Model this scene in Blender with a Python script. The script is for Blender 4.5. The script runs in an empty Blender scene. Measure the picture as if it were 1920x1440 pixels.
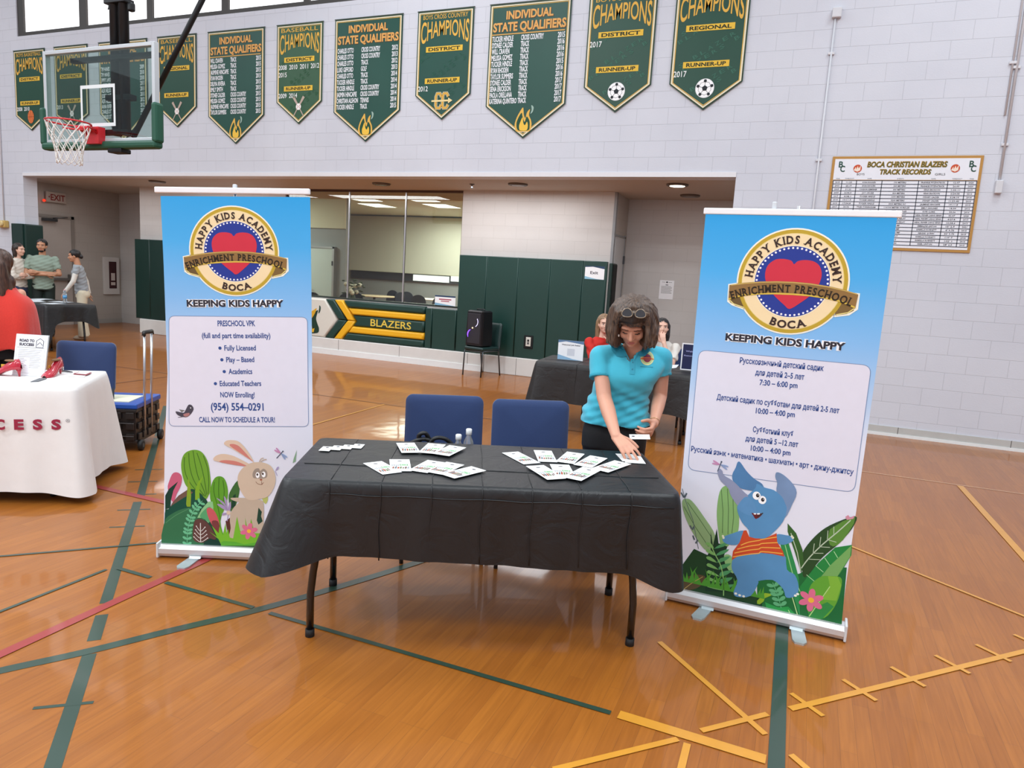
import bpy, bmesh, math, random
from mathutils import Vector, Matrix, Euler
from mathutils.geometry import tessellate_polygon
random.seed(7)
S = bpy.context.scene
C = S.collection
PI = math.pi

# ------------------------------------------------------------------ camera
F_PX, PITCH, ROLL, YAW, CAM_H, WALL_Y = 1340.52, .148234, .058583, -.386505, 1.61600, 9.50595
cy, sy = math.cos(YAW), math.sin(YAW)
fwd = Vector((sy*math.cos(PITCH), cy*math.cos(PITCH), -math.sin(PITCH)))
rgt = Vector((cy, -sy, 0)); upv = rgt.cross(fwd)
r2 = rgt*math.cos(ROLL)+upv*math.sin(ROLL); u2 = -rgt*math.sin(ROLL)+upv*math.cos(ROLL)
cd = bpy.data.cameras.new('camera'); cam = bpy.data.objects.new('camera', cd); C.objects.link(cam)
cd.sensor_fit = 'HORIZONTAL'; cd.sensor_width = 36; cd.lens = F_PX*36/1920
cd.clip_start = .05; cd.clip_end = 200
mw = Matrix((r2, u2, -fwd)).transposed().to_4x4(); mw.translation = Vector((0, 0, CAM_H))
cam.matrix_world = mw
S.camera = cam

# ------------------------------------------------------------------ light
W = bpy.data.worlds.new('world'); S.world = W; W.use_nodes = True
bg = W.node_tree.nodes['Background']; bg.inputs[0].default_value = (.80, .90, 1, 1); bg.inputs[1].default_value = .80
def area(loc, size, power, col=(1, 1, 1), rot=(0, 0, 0), sy_=None):
    l = bpy.data.lights.new('ceiling_or_fill_lamp', 'AREA'); l.energy = power; l.color = col
    l.shape = 'RECTANGLE'; l.size = size; l.size_y = sy_ or size
    o = bpy.data.objects.new('ceiling_or_fill_lamp', l); C.objects.link(o); o.location = loc; o.rotation_euler = rot
for x in (-13, -5.5, 2):
    for y, pw in ((-6.5, 330), (-1.5, 260), (3.2, 150), (7.0, 85)):  # the rearmost row is added to brighten the banner fronts
        area((x if (x > -10 or y < 5) else -16.5, y if (x > -10 or y < 5) else 5.2, 7.6), 1.5, pw, (.93, .97, 1))
for x, pw in ((-1.6, 16), (-4.6, 34), (-7.6, 34), (-10.6, 26), (-13.4, 12)): area((x, 10.3, 2.97), 2.4, pw, (.96, .97, 1), sy_=.5)  # wide strips added to brighten the corridor, far larger than its recessed lights
area((-7, 15, 3.5), 3.0, 190, (.97, 1, .97)); area((-14.5, 14.4, 3.5), 1.5, 150, (.97, 1, 1)); area((-11, 20.5, 3.5), 3.0, 330, (.97, 1, .97))  # cafeteria lamps; the middle one is added to brighten its left wall and door
S.view_settings.view_transform = 'Standard'; S.view_settings.look = 'None'
S.view_settings.gamma = 1; S.view_settings.use_curve_mapping = False
S.view_settings.exposure = 0.03

# ------------------------------------------------------------------ materials
def lin(h):
    if isinstance(h, str):
        h = h.lstrip('#'); c = [int(h[i:i+2], 16)/255 for i in (0, 2, 4)]
    else: c = h
    return tuple((v/12.92 if v <= .04045 else ((v+.055)/1.055)**2.4) for v in c)+(1,)
MATS = {}
def mat(name, col='#808080', rough=.6, metal=0, spec=.5, coat=0, noise=0, nscale=20, bump=0, bscale=200, emit=0, trans=0, alpha=1, sheen=0, stretch=None):
    if name in MATS: return MATS[name]
    m = bpy.data.materials.new(name); m.use_nodes = True; MATS[name] = m
    nt = m.node_tree; N = nt.nodes; L = nt.links; b = N['Principled BSDF']
    c = lin(col); b.inputs['Base Color'].default_value = c
    b.inputs['Roughness'].default_value = rough; b.inputs['Metallic'].default_value = metal
    b.inputs['Specular IOR Level'].default_value = spec; b.inputs['Coat Weight'].default_value = coat
    b.inputs['Coat Roughness'].default_value = .08
    b.inputs['Transmission Weight'].default_value = trans; b.inputs['Alpha'].default_value = alpha
    if sheen: b.inputs['Sheen Weight'].default_value = sheen
    if emit:
        b.inputs['Emission Color'].default_value = c; b.inputs['Emission Strength'].default_value = emit
    tc = N.new('ShaderNodeTexCoord'); mp = N.new('ShaderNodeMapping'); L.new(tc.outputs['Object'], mp.inputs[0])
    if stretch: mp.inputs['Scale'].default_value = stretch
    nz = N.new('ShaderNodeTexNoise'); nz.inputs['Scale'].default_value = nscale; nz.inputs['Detail'].default_value = 4
    L.new(mp.outputs[0], nz.inputs[0])
    k = noise if noise else .03
    mx = N.new('ShaderNodeMix'); mx.data_type = 'RGBA'
    mx.inputs[6].default_value = tuple(v*(1-k) for v in c[:3])+(1,); mx.inputs[7].default_value = tuple(min(1, v*(1+k)) for v in c[:3])+(1,)
    L.new(nz.outputs[0], mx.inputs[0]); L.new(mx.outputs[2], b.inputs['Base Color'])
    if bump:
        n2 = N.new('ShaderNodeTexNoise'); n2.inputs['Scale'].default_value = bscale; n2.inputs['Detail'].default_value = 3
        L.new(mp.outputs[0], n2.inputs[0])
        bp = N.new('ShaderNodeBump'); bp.inputs['Strength'].default_value = bump; bp.inputs['Distance'].default_value = .01
        L.new(n2.outputs[0], bp.inputs['Height']); L.new(bp.outputs[0], b.inputs['Normal'])
    return m
def flat(h, rough=.55): return mat('print_'+h.lstrip('#'), h, rough, spec=.3)

def brick_wall(name, axis, col, mort, bstr=.5, var=.02):
    m = bpy.data.materials.new(name); m.use_nodes = True; nt = m.node_tree; N = nt.nodes; L = nt.links; b = N['Principled BSDF']
    tc = N.new('ShaderNodeTexCoord'); sp = N.new('ShaderNodeSeparateXYZ'); cb = N.new('ShaderNodeCombineXYZ')
    L.new(tc.outputs['Object'], sp.inputs[0]); L.new(sp.outputs['X' if axis == 'x' else 'Y'], cb.inputs[0]); L.new(sp.outputs['Z'], cb.inputs[1])
    mp = N.new('ShaderNodeMapping'); mp.inputs['Location'].default_value = (40*.4064+.11, 10*.4064, 0); L.new(cb.outputs[0], mp.inputs[0])
    nw = N.new('ShaderNodeTexNoise'); nw.inputs['Scale'].default_value = 6; L.new(mp.outputs[0], nw.inputs[0])
    va = N.new('ShaderNodeVectorMath'); va.operation = 'MULTIPLY_ADD'; va.inputs[1].default_value = (.004, .004, 0)
    L.new(nw.outputs['Color'], va.inputs[0]); L.new(mp.outputs[0], va.inputs[2])
    br = N.new('ShaderNodeTexBrick'); br.offset = .5; br.inputs['Scale'].default_value = 1
    br.inputs['Brick Width'].default_value = .4064; br.inputs['Row Height'].default_value = .2032
    br.inputs['Mortar Size'].default_value = .0035; br.inputs['Mortar Smooth'].default_value = .6
    c = lin(col); br.inputs['Color1'].default_value = c; br.inputs['Color2'].default_value = tuple(v*(1-var) for v in c[:3])+(1,)
    br.inputs['Mortar'].default_value = lin(mort)
    L.new(va.outputs[0], br.inputs[0])
    # patchy paint
    n1 = N.new('ShaderNodeTexNoise'); n1.inputs['Scale'].default_value = .9; n1.inputs['Detail'].default_value = 5; L.new(mp.outputs[0], n1.inputs[0])
    mx = N.new('ShaderNodeMix'); mx.data_type = 'RGBA'; mx.blend_type = 'MULTIPLY'; mx.inputs[0].default_value = 1
    cr = N.new('ShaderNodeValToRGB'); cr.color_ramp.elements[0].position = .3; cr.color_ramp.elements[0].color = (.94, .94, .95, 1)
    cr.color_ramp.elements[1].position = .6; cr.color_ramp.elements[1].color = (1, 1, 1, 1)
    L.new(n1.outputs[0], cr.inputs[0]); L.new(br.outputs['Color'], mx.inputs[6]); L.new(cr.outputs[0], mx.inputs[7]); L.new(mx.outputs[2], b.inputs['Base Color'])
    n2 = N.new('ShaderNodeTexNoise'); n2.inputs['Scale'].default_value = 60; n2.inputs['Detail'].default_value = 4; L.new(mp.outputs[0], n2.inputs[0])
    ma = N.new('ShaderNodeMath'); ma.operation = 'MULTIPLY_ADD'; ma.inputs[1].default_value = -1; L.new(br.outputs['Fac'], ma.inputs[0])
    m3 = N.new('ShaderNodeMath'); m3.operation = 'MULTIPLY'; m3.inputs[1].default_value = .25; L.new(n2.outputs[0], m3.inputs[0]); L.new(m3.outputs[0], ma.inputs[2])
    bp = N.new('ShaderNodeBump'); bp.inputs['Strength'].default_value = bstr; bp.inputs['Distance'].default_value = .012
    L.new(ma.outputs[0], bp.inputs['Height']); L.new(bp.outputs[0], b.inputs['Normal'])
    b.inputs['Roughness'].default_value = .5; b.inputs['Specular IOR Level'].default_value = .35
    return m
M_WALL = brick_wall('painted_block_wall', 'x', '#d3d5dd', '#c3c5cd', .4)
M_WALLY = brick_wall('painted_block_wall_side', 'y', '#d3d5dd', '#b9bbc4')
M_WALLG = brick_wall('grey_painted_block_wall', 'x', '#c9c6c2', '#bbb8b4', .22)
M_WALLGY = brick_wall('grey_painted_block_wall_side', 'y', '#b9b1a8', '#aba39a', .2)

def floor_mat():
    m = bpy.data.materials.new('maple_gym_floor'); m.use_nodes = True; nt = m.node_tree; N = nt.nodes; L = nt.links; b = N['Principled BSDF']
    tc = N.new('ShaderNodeTexCoord'); sp = N.new('ShaderNodeSeparateXYZ'); cb = N.new('ShaderNodeCombineXYZ')
    L.new(tc.outputs['Object'], sp.inputs[0]); L.new(sp.outputs['Y'], cb.inputs[0]); L.new(sp.outputs['X'], cb.inputs[1])
    mp = N.new('ShaderNodeMapping'); mp.inputs['Location'].default_value = (50, 50, 0); L.new(cb.outputs[0], mp.inputs[0])
    br = N.new('ShaderNodeTexBrick'); br.offset = .37; br.offset_frequency = 3; br.inputs['Scale'].default_value = 1
    br.inputs['Brick Width'].default_value = .93; br.inputs['Row Height'].default_value = .057
    br.inputs['Mortar Size'].default_value = .0008; br.inputs['Mortar Smooth'].default_value = .3; br.inputs['Bias'].default_value = 0
    br.inputs['Color1'].default_value = lin('#a66423'); br.inputs['Color2'].default_value = lin('#9b5b1f'); br.inputs['Mortar'].default_value = lin('#85501f')
    L.new(mp.outputs[0], br.inputs[0])
    mg = N.new('ShaderNodeMapping'); mg.inputs['Scale'].default_value = (1.2, 22, 1); L.new(mp.outputs[0], mg.inputs[0])
    ng = N.new('ShaderNodeTexNoise'); ng.inputs['Scale'].default_value = 3.2; ng.inputs['Detail'].default_value = 7; ng.inputs['Distortion'].default_value = .6; L.new(mg.outputs[0], ng.inputs[0])
    cr = N.new('ShaderNodeValToRGB'); e = cr.color_ramp.elements; e[0].position = .3; e[0].color = (.86, .84, .80, 1); e[1].position = .72; e[1].color = (1.08, 1.08, 1.06, 1)
    L.new(ng.outputs[0], cr.inputs[0])
    mx = N.new('ShaderNodeMix'); mx.data_type = 'RGBA'; mx.blend_type = 'MULTIPLY'; mx.inputs[0].default_value = 1
    L.new(br.outputs['Color'], mx.inputs[6]); L.new(cr.outputs[0], mx.inputs[7])
    nb = N.new('ShaderNodeTexNoise'); nb.inputs['Scale'].default_value = .55; nb.inputs['Detail'].default_value = 3; L.new(mp.outputs[0], nb.inputs[0])
    c2 = N.new('ShaderNodeValToRGB'); e = c2.color_ramp.elements; e[0].position = .38; e[0].color = (.93, .90, .80, 1); e[1].position = .62; e[1].color = (1.0, 1.02, 1.07, 1); L.new(nb.outputs[0], c2.inputs[0])
    m2 = N.new('ShaderNodeMix'); m2.data_type = 'RGBA'; m2.blend_type = 'MULTIPLY'; m2.inputs[0].default_value = 1
    L.new(mx.outputs[2], m2.inputs[6]); L.new(c2.outputs[0], m2.inputs[7]); L.new(m2.outputs[2], b.inputs['Base Color'])
    b.inputs['Roughness'].default_value = .42; b.inputs['Specular IOR Level'].default_value = .3; b.inputs['Coat Weight'].default_value = .45; b.inputs['Coat Roughness'].default_value = .06; b.inputs['Coat IOR'].default_value = 1.4
    nw = N.new('ShaderNodeTexNoise'); nw.inputs['Scale'].default_value = 2.2; nw.inputs['Detail'].default_value = 2; L.new(mp.outputs[0], nw.inputs[0])
    bp = N.new('ShaderNodeBump'); bp.inputs['Strength'].default_value = .12; bp.inputs['Distance'].default_value = .02
    L.new(nw.outputs[0], bp.inputs['Height']); L.new(bp.outputs[0], b.inputs['Coat Normal'])
    bp2 = N.new('ShaderNodeBump'); bp2.inputs['Strength'].default_value = .25; bp2.inputs['Distance'].default_value = .003; bp2.invert = True
    L.new(br.outputs['Fac'], bp2.inputs['Height']); L.new(bp2.outputs[0], b.inputs['Normal'])
    return m
M_FLOOR = floor_mat()

# ------------------------------------------------------------------ mesh helpers
class MB:
    def __init__(s): s.bm = bmesh.new(); s.mats = []
    def mi(s, m):
        if m not in s.mats: s.mats.append(m)
        return s.mats.index(m)
    def _fin(s, verts, mat_, T=None):
        if T is not None: bmesh.ops.transform(s.bm, matrix=T, verts=verts)
        k = s.mi(mat_)
        for v in verts:
            for f in v.link_faces: f.material_index = k
    def box(s, c, d, m, rz=0, bev=0, T=None, seg=2):
        r = bmesh.ops.create_cube(s.bm, size=1); vs = r['verts']
        bmesh.ops.scale(s.bm, vec=d, verts=vs)
        if bev:
            es = list({e for v in vs for e in v.link_edges})
            r2_ = bmesh.ops.bevel(s.bm, geom=es, offset=bev, segments=seg, affect='EDGES', profile=.5)
            vs = list({v for f in r2_['faces'] for v in f.verts} | {v for v in vs if v.is_valid})
        M = Matrix.Translation(c) @ Matrix.Rotation(rz, 4, 'Z')
        if T is not None: M = T @ M
        s._fin(vs, m, M); return vs
    def quad(s, pts, m):
        vs = [s.bm.verts.new(p) for p in pts]; f = s.bm.faces.new(vs); f.material_index = s.mi(m); return f
    def prism(s, pts, vec, m, cap=True):
        a = [s.bm.verts.new(p) for p in pts]; b = [s.bm.verts.new(Vector(p)+Vector(vec)) for p in pts]
        k = s.mi(m); n = len(a)
        for i in range(n):
            s.bm.faces.new((a[i], a[(i+1) % n], b[(i+1) % n], b[i])).material_index = k
        if cap:
            for t in tessellate_polygon([[Vector(p) for p in pts]]):
                s.bm.faces.new([a[i] for i in t]).material_index = k
                s.bm.faces.new([b[i] for i in reversed(t)]).material_index = k
    def tube(s, pts, r, m, n=10, closed=False, cap=True):
        pts = [Vector(p) for p in pts]; k = s.mi(m); rings = []; N = len(pts)
        prev = None
        for i, p in enumerate(pts):
            if closed: t = (pts[(i+1) % N]-pts[i-1]).normalized()
            else: t = (pts[min(i+1, N-1)]-pts[max(i-1, 0)]).normalized()
            if prev is None:
                a = t.orthogonal().normalized()
            else:
                a = (prev - t*prev.dot(t)); a = a.normalized() if a.length > 1e-6 else t.orthogonal().normalized()
            prev = a; b = t.cross(a)
            rr = r[i] if isinstance(r, (list, tuple)) else r
            rings.append([s.bm.verts.new(p+(a*math.cos(2*PI*j/n)+b*math.sin(2*PI*j/n))*rr) for j in range(n)])
        for i in range(N if closed else N-1):
            A, B = rings[i], rings[(i+1) % N]
            for j in range(n):
                f = s.bm.faces.new((A[j], A[(j+1) % n], B[(j+1) % n], B[j])); f.material_index = k; f.smooth = True
        if cap and not closed:
            s.bm.faces.new(list(reversed(rings[0]))).material_index = k; s.bm.faces.new(rings[-1]).material_index = k
    def lathe(s, prof, m, c=(0, 0, 0), n=24, T=None, smooth=True):
        k = s.mi(m); rings = []
        for r, z in prof:
            rings.append([s.bm.verts.new((r*math.cos(2*PI*j/n), r*math.sin(2*PI*j/n), z)) for j in range(n)])
        for A, B in zip(rings, rings[1:]):
            for j in range(n):
                f = s.bm.faces.new((A[j], A[(j+1) % n], B[(j+1) % n], B[j])); f.material_index = k; f.smooth = smooth
        s.bm.faces.new(list(reversed(rings[0]))).material_index = k; s.bm.faces.new(rings[-1]).material_index = k
        M = Matrix.Translation(c)
        if T is not None: M = T @ M
        bmesh.ops.transform(s.bm, matrix=M, verts=[v for R in rings for v in R])
    def ell(s, c, r, m, n=16, T=None):
        k = s.mi(m)
        q = bmesh.ops.create_uvsphere(s.bm, u_segments=n, v_segments=n//2, radius=1)
        M = Matrix.Translation(c) @ Matrix.Diagonal((*r, 1))
        if T is not None: M = T @ M
        bmesh.ops.transform(s.bm, matrix=M, verts=q['verts'])
        for v in q['verts']:
            for f in v.link_faces: f.material_index = k; f.smooth = True
    def grid(s, rows, m, closed=False, smooth=True):
        k = s.mi(m); V = [[s.bm.verts.new(p) for p in R] for R in rows]
        n = len(V[0])
        for A, B in zip(V, V[1:]):
            for j in range(n if closed else n-1):
                f = s.bm.faces.new((A[j], A[(j+1) % n], B[(j+1) % n], B[j])); f.material_index = k; f.smooth = smooth
        return V
    def add_mesh(s, me, T, m):
        k = s.mi(m); vs = [s.bm.verts.new(T @ v.co if isinstance(T, Matrix) else T(v.co)) for v in me.vertices]
        for p in me.polygons:
            try: f = s.bm.faces.new([vs[i] for i in p.vertices]); f.material_index = k
            except ValueError: pass
    def obj(s, name, parent=None, loc=None, recalc=True, smooth=False, wn=False):
        if recalc: bmesh.ops.recalc_face_normals(s.bm, faces=s.bm.faces[:])
        me = bpy.data.meshes.new(name); s.bm.to_mesh(me); s.bm.free()
        for m in s.mats: me.materials.append(m)
        if smooth:
            for p in me.polygons: p.use_smooth = True
        o = bpy.data.objects.new(name, me); C.objects.link(o)
        if loc is not None: o.location = loc
        if parent is not None:
            o.parent = parent
        return o
def tag(o, label=None, cat=None, group=None, kind=None):
    if label: o['label'] = label
    if cat: o['category'] = cat
    if group: o['group'] = group
    if kind: o['kind'] = kind
    return o
def thing(name, label, cat, loc=(0, 0, 0), rz=0, group=None):
    o = bpy.data.objects.new(name, None); C.objects.link(o); o.location = loc; o.rotation_euler = (0, 0, rz)
    o.empty_display_size = .1
    return tag(o, label, cat, group)
def dup(root, loc=None, rz=None, label=None, group=None):
    r = root.copy(); C.objects.link(r)
    if loc is not None: r.location = loc
    if rz is not None: r.rotation_euler = (0, 0, rz)
    if label: r['label'] = label
    if group: r['group'] = group
    for ch in list(root.children):
        c = ch.copy(); C.objects.link(c); c.parent = r
        for g in ch.children:
            d = g.copy(); C.objects.link(d); d.parent = c
    return r
def struct(mb, name, label=None):
    o = mb.obj(name); o['kind'] = 'structure'
    if label: o['label'] = label
    return o

def catmull(P, n=6, closed=True):
    out = []; N = len(P)
    for i in range(N if closed else N-1):
        p0, p1, p2, p3 = (P[(i-1) % N], P[i], P[(i+1) % N], P[(i+2) % N]) if closed else (P[max(i-1, 0)], P[i], P[i+1], P[min(i+2, N-1)])
        for k in range(n):
            t = k/n
            out.append(tuple(.5*((2*b)+(-a+c)*t+(2*a-5*b+4*c-d)*t*t+(-a+3*b-3*c+d)*t**3) for a, b, c, d in zip(p0, p1, p2, p3)))
    if not closed: out.append(tuple(P[-1]))
    return out

# ------------------------------------------------------------------ printed art on a flat sheet
_TXT = {}
def text_mesh(body, off=0, res=3, shear=0):
    key = (body, off, res, shear)
    if key not in _TXT:
        cu = bpy.data.curves.new('t', 'FONT'); cu.body = body; cu.size = 1; cu.resolution_u = res; cu.offset = off; cu.shear = shear
        o = bpy.data.objects.new('t', cu); C.objects.link(o)
        bpy.context.view_layer.update()
        me = bpy.data.meshes.new_from_object(o.evaluated_get(bpy.context.evaluated_depsgraph_get()))
        V = [(v.co.x, v.co.y) for v in me.vertices]; Fc = [tuple(p.vertices) for p in me.polygons]
        bpy.data.objects.remove(o); bpy.data.curves.remove(cu); bpy.data.meshes.remove(me)
        x0 = min(v[0] for v in V) if V else 0; x1 = max(v[0] for v in V) if V else 1
        _TXT[key] = (V, Fc, x0, x1)
    return _TXT[key]
CAP = .729
class Art(MB):
    """2-D print; u to the right, v up, origin o; layers are lifted off the sheet"""
    def __init__(s, o, eu, en, step=.0005):
        super().__init__(); s.o = Vector(o); s.eu = Vector(eu).normalized(); s.en = Vector(en).normalized(); s.ev = Vector((0, 0, 1)); s.st = step
        if abs(s.en.z) > .9: s.ev = s.en.cross(s.eu)
        s.fn = None
    def P(s, u, v, l):
        if s.fn: u, v = s.fn(u, v)
        return s.o+s.eu*u+s.ev*v+s.en*(l*s.st)
    def poly(s, pts, col, l=1, smooth=0, rough=.55):
        if smooth: pts = catmull(pts, smooth)
        m = col if not isinstance(col, str) else flat(col, rough); k = s.mi(m)
        vs = [s.bm.verts.new(s.P(u, v, l)) for u, v in pts]
        for t in tessellate_polygon([[Vector((u, v, 0)) for u, v in pts]]):
            try: s.bm.faces.new([vs[i] for i in t]).material_index = k
            except ValueError: pass
    def rect(s, u0, v0, u1, v1, col, l=1): s.poly([(u0, v0), (u1, v0), (u1, v1), (u0, v1)], col, l)
    def disc(s, c, r, col, l=1, n=40, ry=None): s.poly([(c[0]+r*math.cos(2*PI*i/n), c[1]+(ry or r)*math.sin(2*PI*i/n)) for i in range(n)], col, l)
    def line(s, pts, w, col, l=1, closed=False, smooth=0):
        if smooth: pts = catmull(pts, smooth, closed)
        N = len(pts); A = []; B = []
        for i in range(N):
            a = pts[i-1] if (closed or i) else pts[0]; b = pts[(i+1) % N] if (closed or i < N-1) else pts[-1]
            dx, dy = b[0]-a[0], b[1]-a[1]; d = math.hypot(dx, dy) or 1
            ww = w[i] if isinstance(w, list) else w
            A.append((pts[i][0]-dy/d*ww/2, pts[i][1]+dx/d*ww/2)); B.append((pts[i][0]+dy/d*ww/2, pts[i][1]-dx/d*ww/2))
        k = s.mi(flat(col) if isinstance(col, str) else col)
        va = [s.bm.verts.new(s.P(*p, l)) for p in A]; vb = [s.bm.verts.new(s.P(*p, l)) for p in B]
        for i in range(N if closed else N-1):
            j = (i+1) % N; s.bm.faces.new((va[i], vb[i], vb[j], va[j])).material_index = k
    def text(s, body, a, b, cap, col, l=3, off=.0, res=3, warp=None, shear=0, fit=True, align='l'):
        """fit between a and b (baseline ends); cap = capital height"""
        V, Fc, x0, x1 = text_mesh(body, off, res, shear)
        a = Vector(a); b = Vector(b); d = b-a; L = d.length; dx = d/L; dy = Vector((-dx.y, dx.x)); sc = cap/CAP
        sx = L/(x1-x0) if fit else sc
        if not fit:
            tw = (x1-x0)*sc; a = a + dx*({'l': 0, 'c': (L-tw)/2, 'r': L-tw}[align])
        k = s.mi(flat(col) if isinstance(col, str) else col); vs = []
        for x, y in V:
            X, Y = (x-x0)*sx, y*sc
            if warp: X, Y = warp(X, Y)
            p = a+dx*X+dy*Y; vs.append(s.bm.verts.new(s.P(p.x, p.y, l)))
        for f in Fc:
            try: s.bm.faces.new([vs[i] for i in f]).material_index = k
            except ValueError: pass
    def arc(s, body, c, r, a0, a1, cap, col, l=3, off=.0, inner=False, serif=0):
        """letters spread from angle a0 to a1 (deg) on radius r (baseline)"""
        ws = []
        for ch in body:
            if ch == ' ': ws.append(.38); continue
            V, Fc, x0, x1 = text_mesh(ch, off, 3); ws.append((x1-x0)+.13)
        T = sum(ws); acc = 0
        for ch, w in zip(body, ws):
            mid = (acc+w/2)/T; acc += w
            if ch == ' ': continue
            t = math.radians(a0+(a1-a0)*mid); V, Fc, x0, x1 = text_mesh(ch, off, 3)
            per = abs(math.radians(a1-a0))*r/T
            sc = cap/CAP; k = s.mi(flat(col)); vs = []
            er = Vector((math.cos(t), math.sin(t)))
            if inner: up = -er; ri = Vector((-math.sin(t), math.cos(t)))
            else: up = er; ri = Vector((math.sin(t), -math.cos(t)))
            o = Vector(c)+er*r
            for x, y in V:
                p = o+ri*((x-(x0+x1)/2)*per)+up*(y*sc); vs.append(s.bm.verts.new(s.P(p.x, p.y, l)))
            for f in Fc:
                try: s.bm.faces.new([vs[i] for i in f]).material_index = k
                except ValueError: pass
            if serif:
                hw = (x1-x0)/2*per
                if ch in 'HKIPMNRTFYEDBLA':
                    xs = {'H': (-.8, .8), 'K': (-.7, .75), 'I': (0,), 'P': (-.7,), 'M': (-.85, .85), 'N': (-.8, .8), 'R': (-.7, .8), 'T': (0,), 'F': (-.7,), 'Y': (0,), 'E': (-.7,), 'D': (-.7,), 'B': (-.7,), 'L': (-.7,), 'A': (-.9, .9)}[ch]
                    tops = {'K': (-.7, .7), 'H': (-.8, .8), 'I': (0,), 'P': (-.7,), 'M': (-.8, .8), 'N': (-.8, .8), 'R': (-.7,), 'Y': (-.85, .85), 'E': (-.7,), 'D': (-.7,), 'B': (-.7,), 'A': (), 'T': (), 'F': (-.7,), 'L': (-.7,)}[ch]
                    for (xx, yb) in [(q, 0) for q in xs]+[(q, cap*.92) for q in tops]:
                        cx = xx*hw; e = cap*serif; h = cap*.09
                        s.poly([tuple(o+ri*(cx-e)+up*yb), tuple(o+ri*(cx+e)+up*yb), tuple(o+ri*(cx+e)+up*(yb+h)), tuple(o+ri*(cx-e)+up*(yb+h))], col, l+.15)

# ================================================================== THE SETTING
WY = WALL_Y
fl = MB(); fl.quad([(-26, -10, 0), (10, -10, 0), (10, 30, 0), (-26, 30, 0)], M_FLOOR); struct(fl, 'floor', 'glossy orange maple gym floor')
w = MB()
def wb(mb, x0, x1, y0, y1, z0, z1, m): mb.box(((x0+x1)/2, (y0+y1)/2, (z0+z1)/2), (x1-x0, y1-y0, z1-z0), m)
OX0, OX1, OZ = -14.33, -1.03, 3.003
wb(w, -26, OX0, WY, WY+.27, 0, 8.6, M_WALL); wb(w, OX1, 10, WY, WY+.27, 0, 8.6, M_WALL)
wb(w, OX0, OX1, WY, WY+.27, OZ, 5.55, M_WALL)
wb(w, OX0, OX1, WY, WY+.27, 7.5, 8.6, M_WALL)
struct(w, 'wall_back', 'white painted block wall with the corridor opening')
w = MB(); wb(w, OX0, OX1, WY-.012, WY, OZ, OZ+.06, mat('lintel_paint', '#e2e1e4', .5)); struct(w, 'trim_1')
# reveal of the opening on its left
w = MB(); wb(w, -15.4, -15.2, WY+.27, 12.4, 0, 3.2, M_WALLGY); struct(w, 'wall_exit')
w = MB(); wb(w, -15.4, -13.06, 12.3, 12.45, 0, 3.2, M_WALLG)
struct(w, 'wall_corridor_end')
w = MB(); wb(w, -13.06, -9.3, 11.05, 11.25, 0, 3.2, M_WALLG); wb(w, -5.58, -2.97, 11.05, 11.25, 0, 3.2, M_WALLG)
wb(w, -9.3, -5.58, 11.05, 11.25, 0, 1.05, M_WALLG)
wb(w, -13.06, -12.9, 11.25, 12.3, 0, 3.2, M_WALLGY)
struct(w, 'wall_corridor', 'corridor wall of grey painted block')
w = MB(); wb(w, -3.1, -2.97, 11.25, 12.1, 0, 3.2, M_WALLGY); wb(w, -3.1, .6, 12.0, 12.15, 0, 3.2, M_WALLG); wb(w, .5, .65, WY+.27, 12.1, 0, 3.2, M_WALLGY)
struct(w, 'wall_recess')
w = MB(); wb(w, -15.4, .65, WY+.27, 12.6, OZ, OZ+.1, mat('soffit_paint', '#b9aea3', .7, bump=.1, bscale=90)); struct(w, 'ceiling', 'low beige corridor ceiling')
# other gym walls (bounce and reflections)
w = MB(); wb(w, -26.2, -26, -10, WY+.2, 0, 8.6, M_WALLY); struct(w, 'wall_left')
w = MB(); wb(w, 10, 10.2, -10, WY+.2, 0, 8.6, M_WALLY); struct(w, 'wall_right')
w = MB(); wb(w, -26, 10, -10.2, -10, 0, 8.6, M_WALL); struct(w, 'wall_front')
# baseboard on the right wall
w = MB(); mb_ = mat('grey_cove_base', '#bcbcb8', .6, noise=.1, nscale=9)
wb(w, OX1, 9.9, WY-.012, WY, .035, .115, mb_); wb(w, OX1, 9.9, WY-.02, WY, 0, .035, mat('white_caulk', '#e6e9e8', .5))
for x in (1.12, 2.26, 3.4): wb(w, x-.003, x+.003, WY-.0135, WY-.011, .035, .115, mat('dark_gap', '#55524e', .8))
struct(w, 'baseboard_right')
w = MB(); wc = mat('white_curb', '#d9d8d4', .5, noise=.06, nscale=8)
w.box((-9.0, 11.0, .15), (8.0, .12, .30), wc, bev=.012); w.box((-3.98, 11.0, .15), (2.02, .12, .30), wc, bev=.012)
for x in (-7.95, -6.65, -5.3, -4.4): wb(w, x-.003, x+.003, 10.9385, 10.94, .01, .29, mat('dark_gap', '#55524e', .8))
wb(w, -9.0, -5.02, 10.925, 10.94, 0, .1, mat('white_caulk', '#e6e9e8', .5))
struct(w, 'baseboard_corridor', 'white painted curb under the green wall pads')
w = MB(); wb(w, -15.2, -15.185, WY+.28, 12.3, 0, .1, mat('cove_grey', '#a9a59f', .6)); struct(w, 'baseboard_exit')

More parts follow.
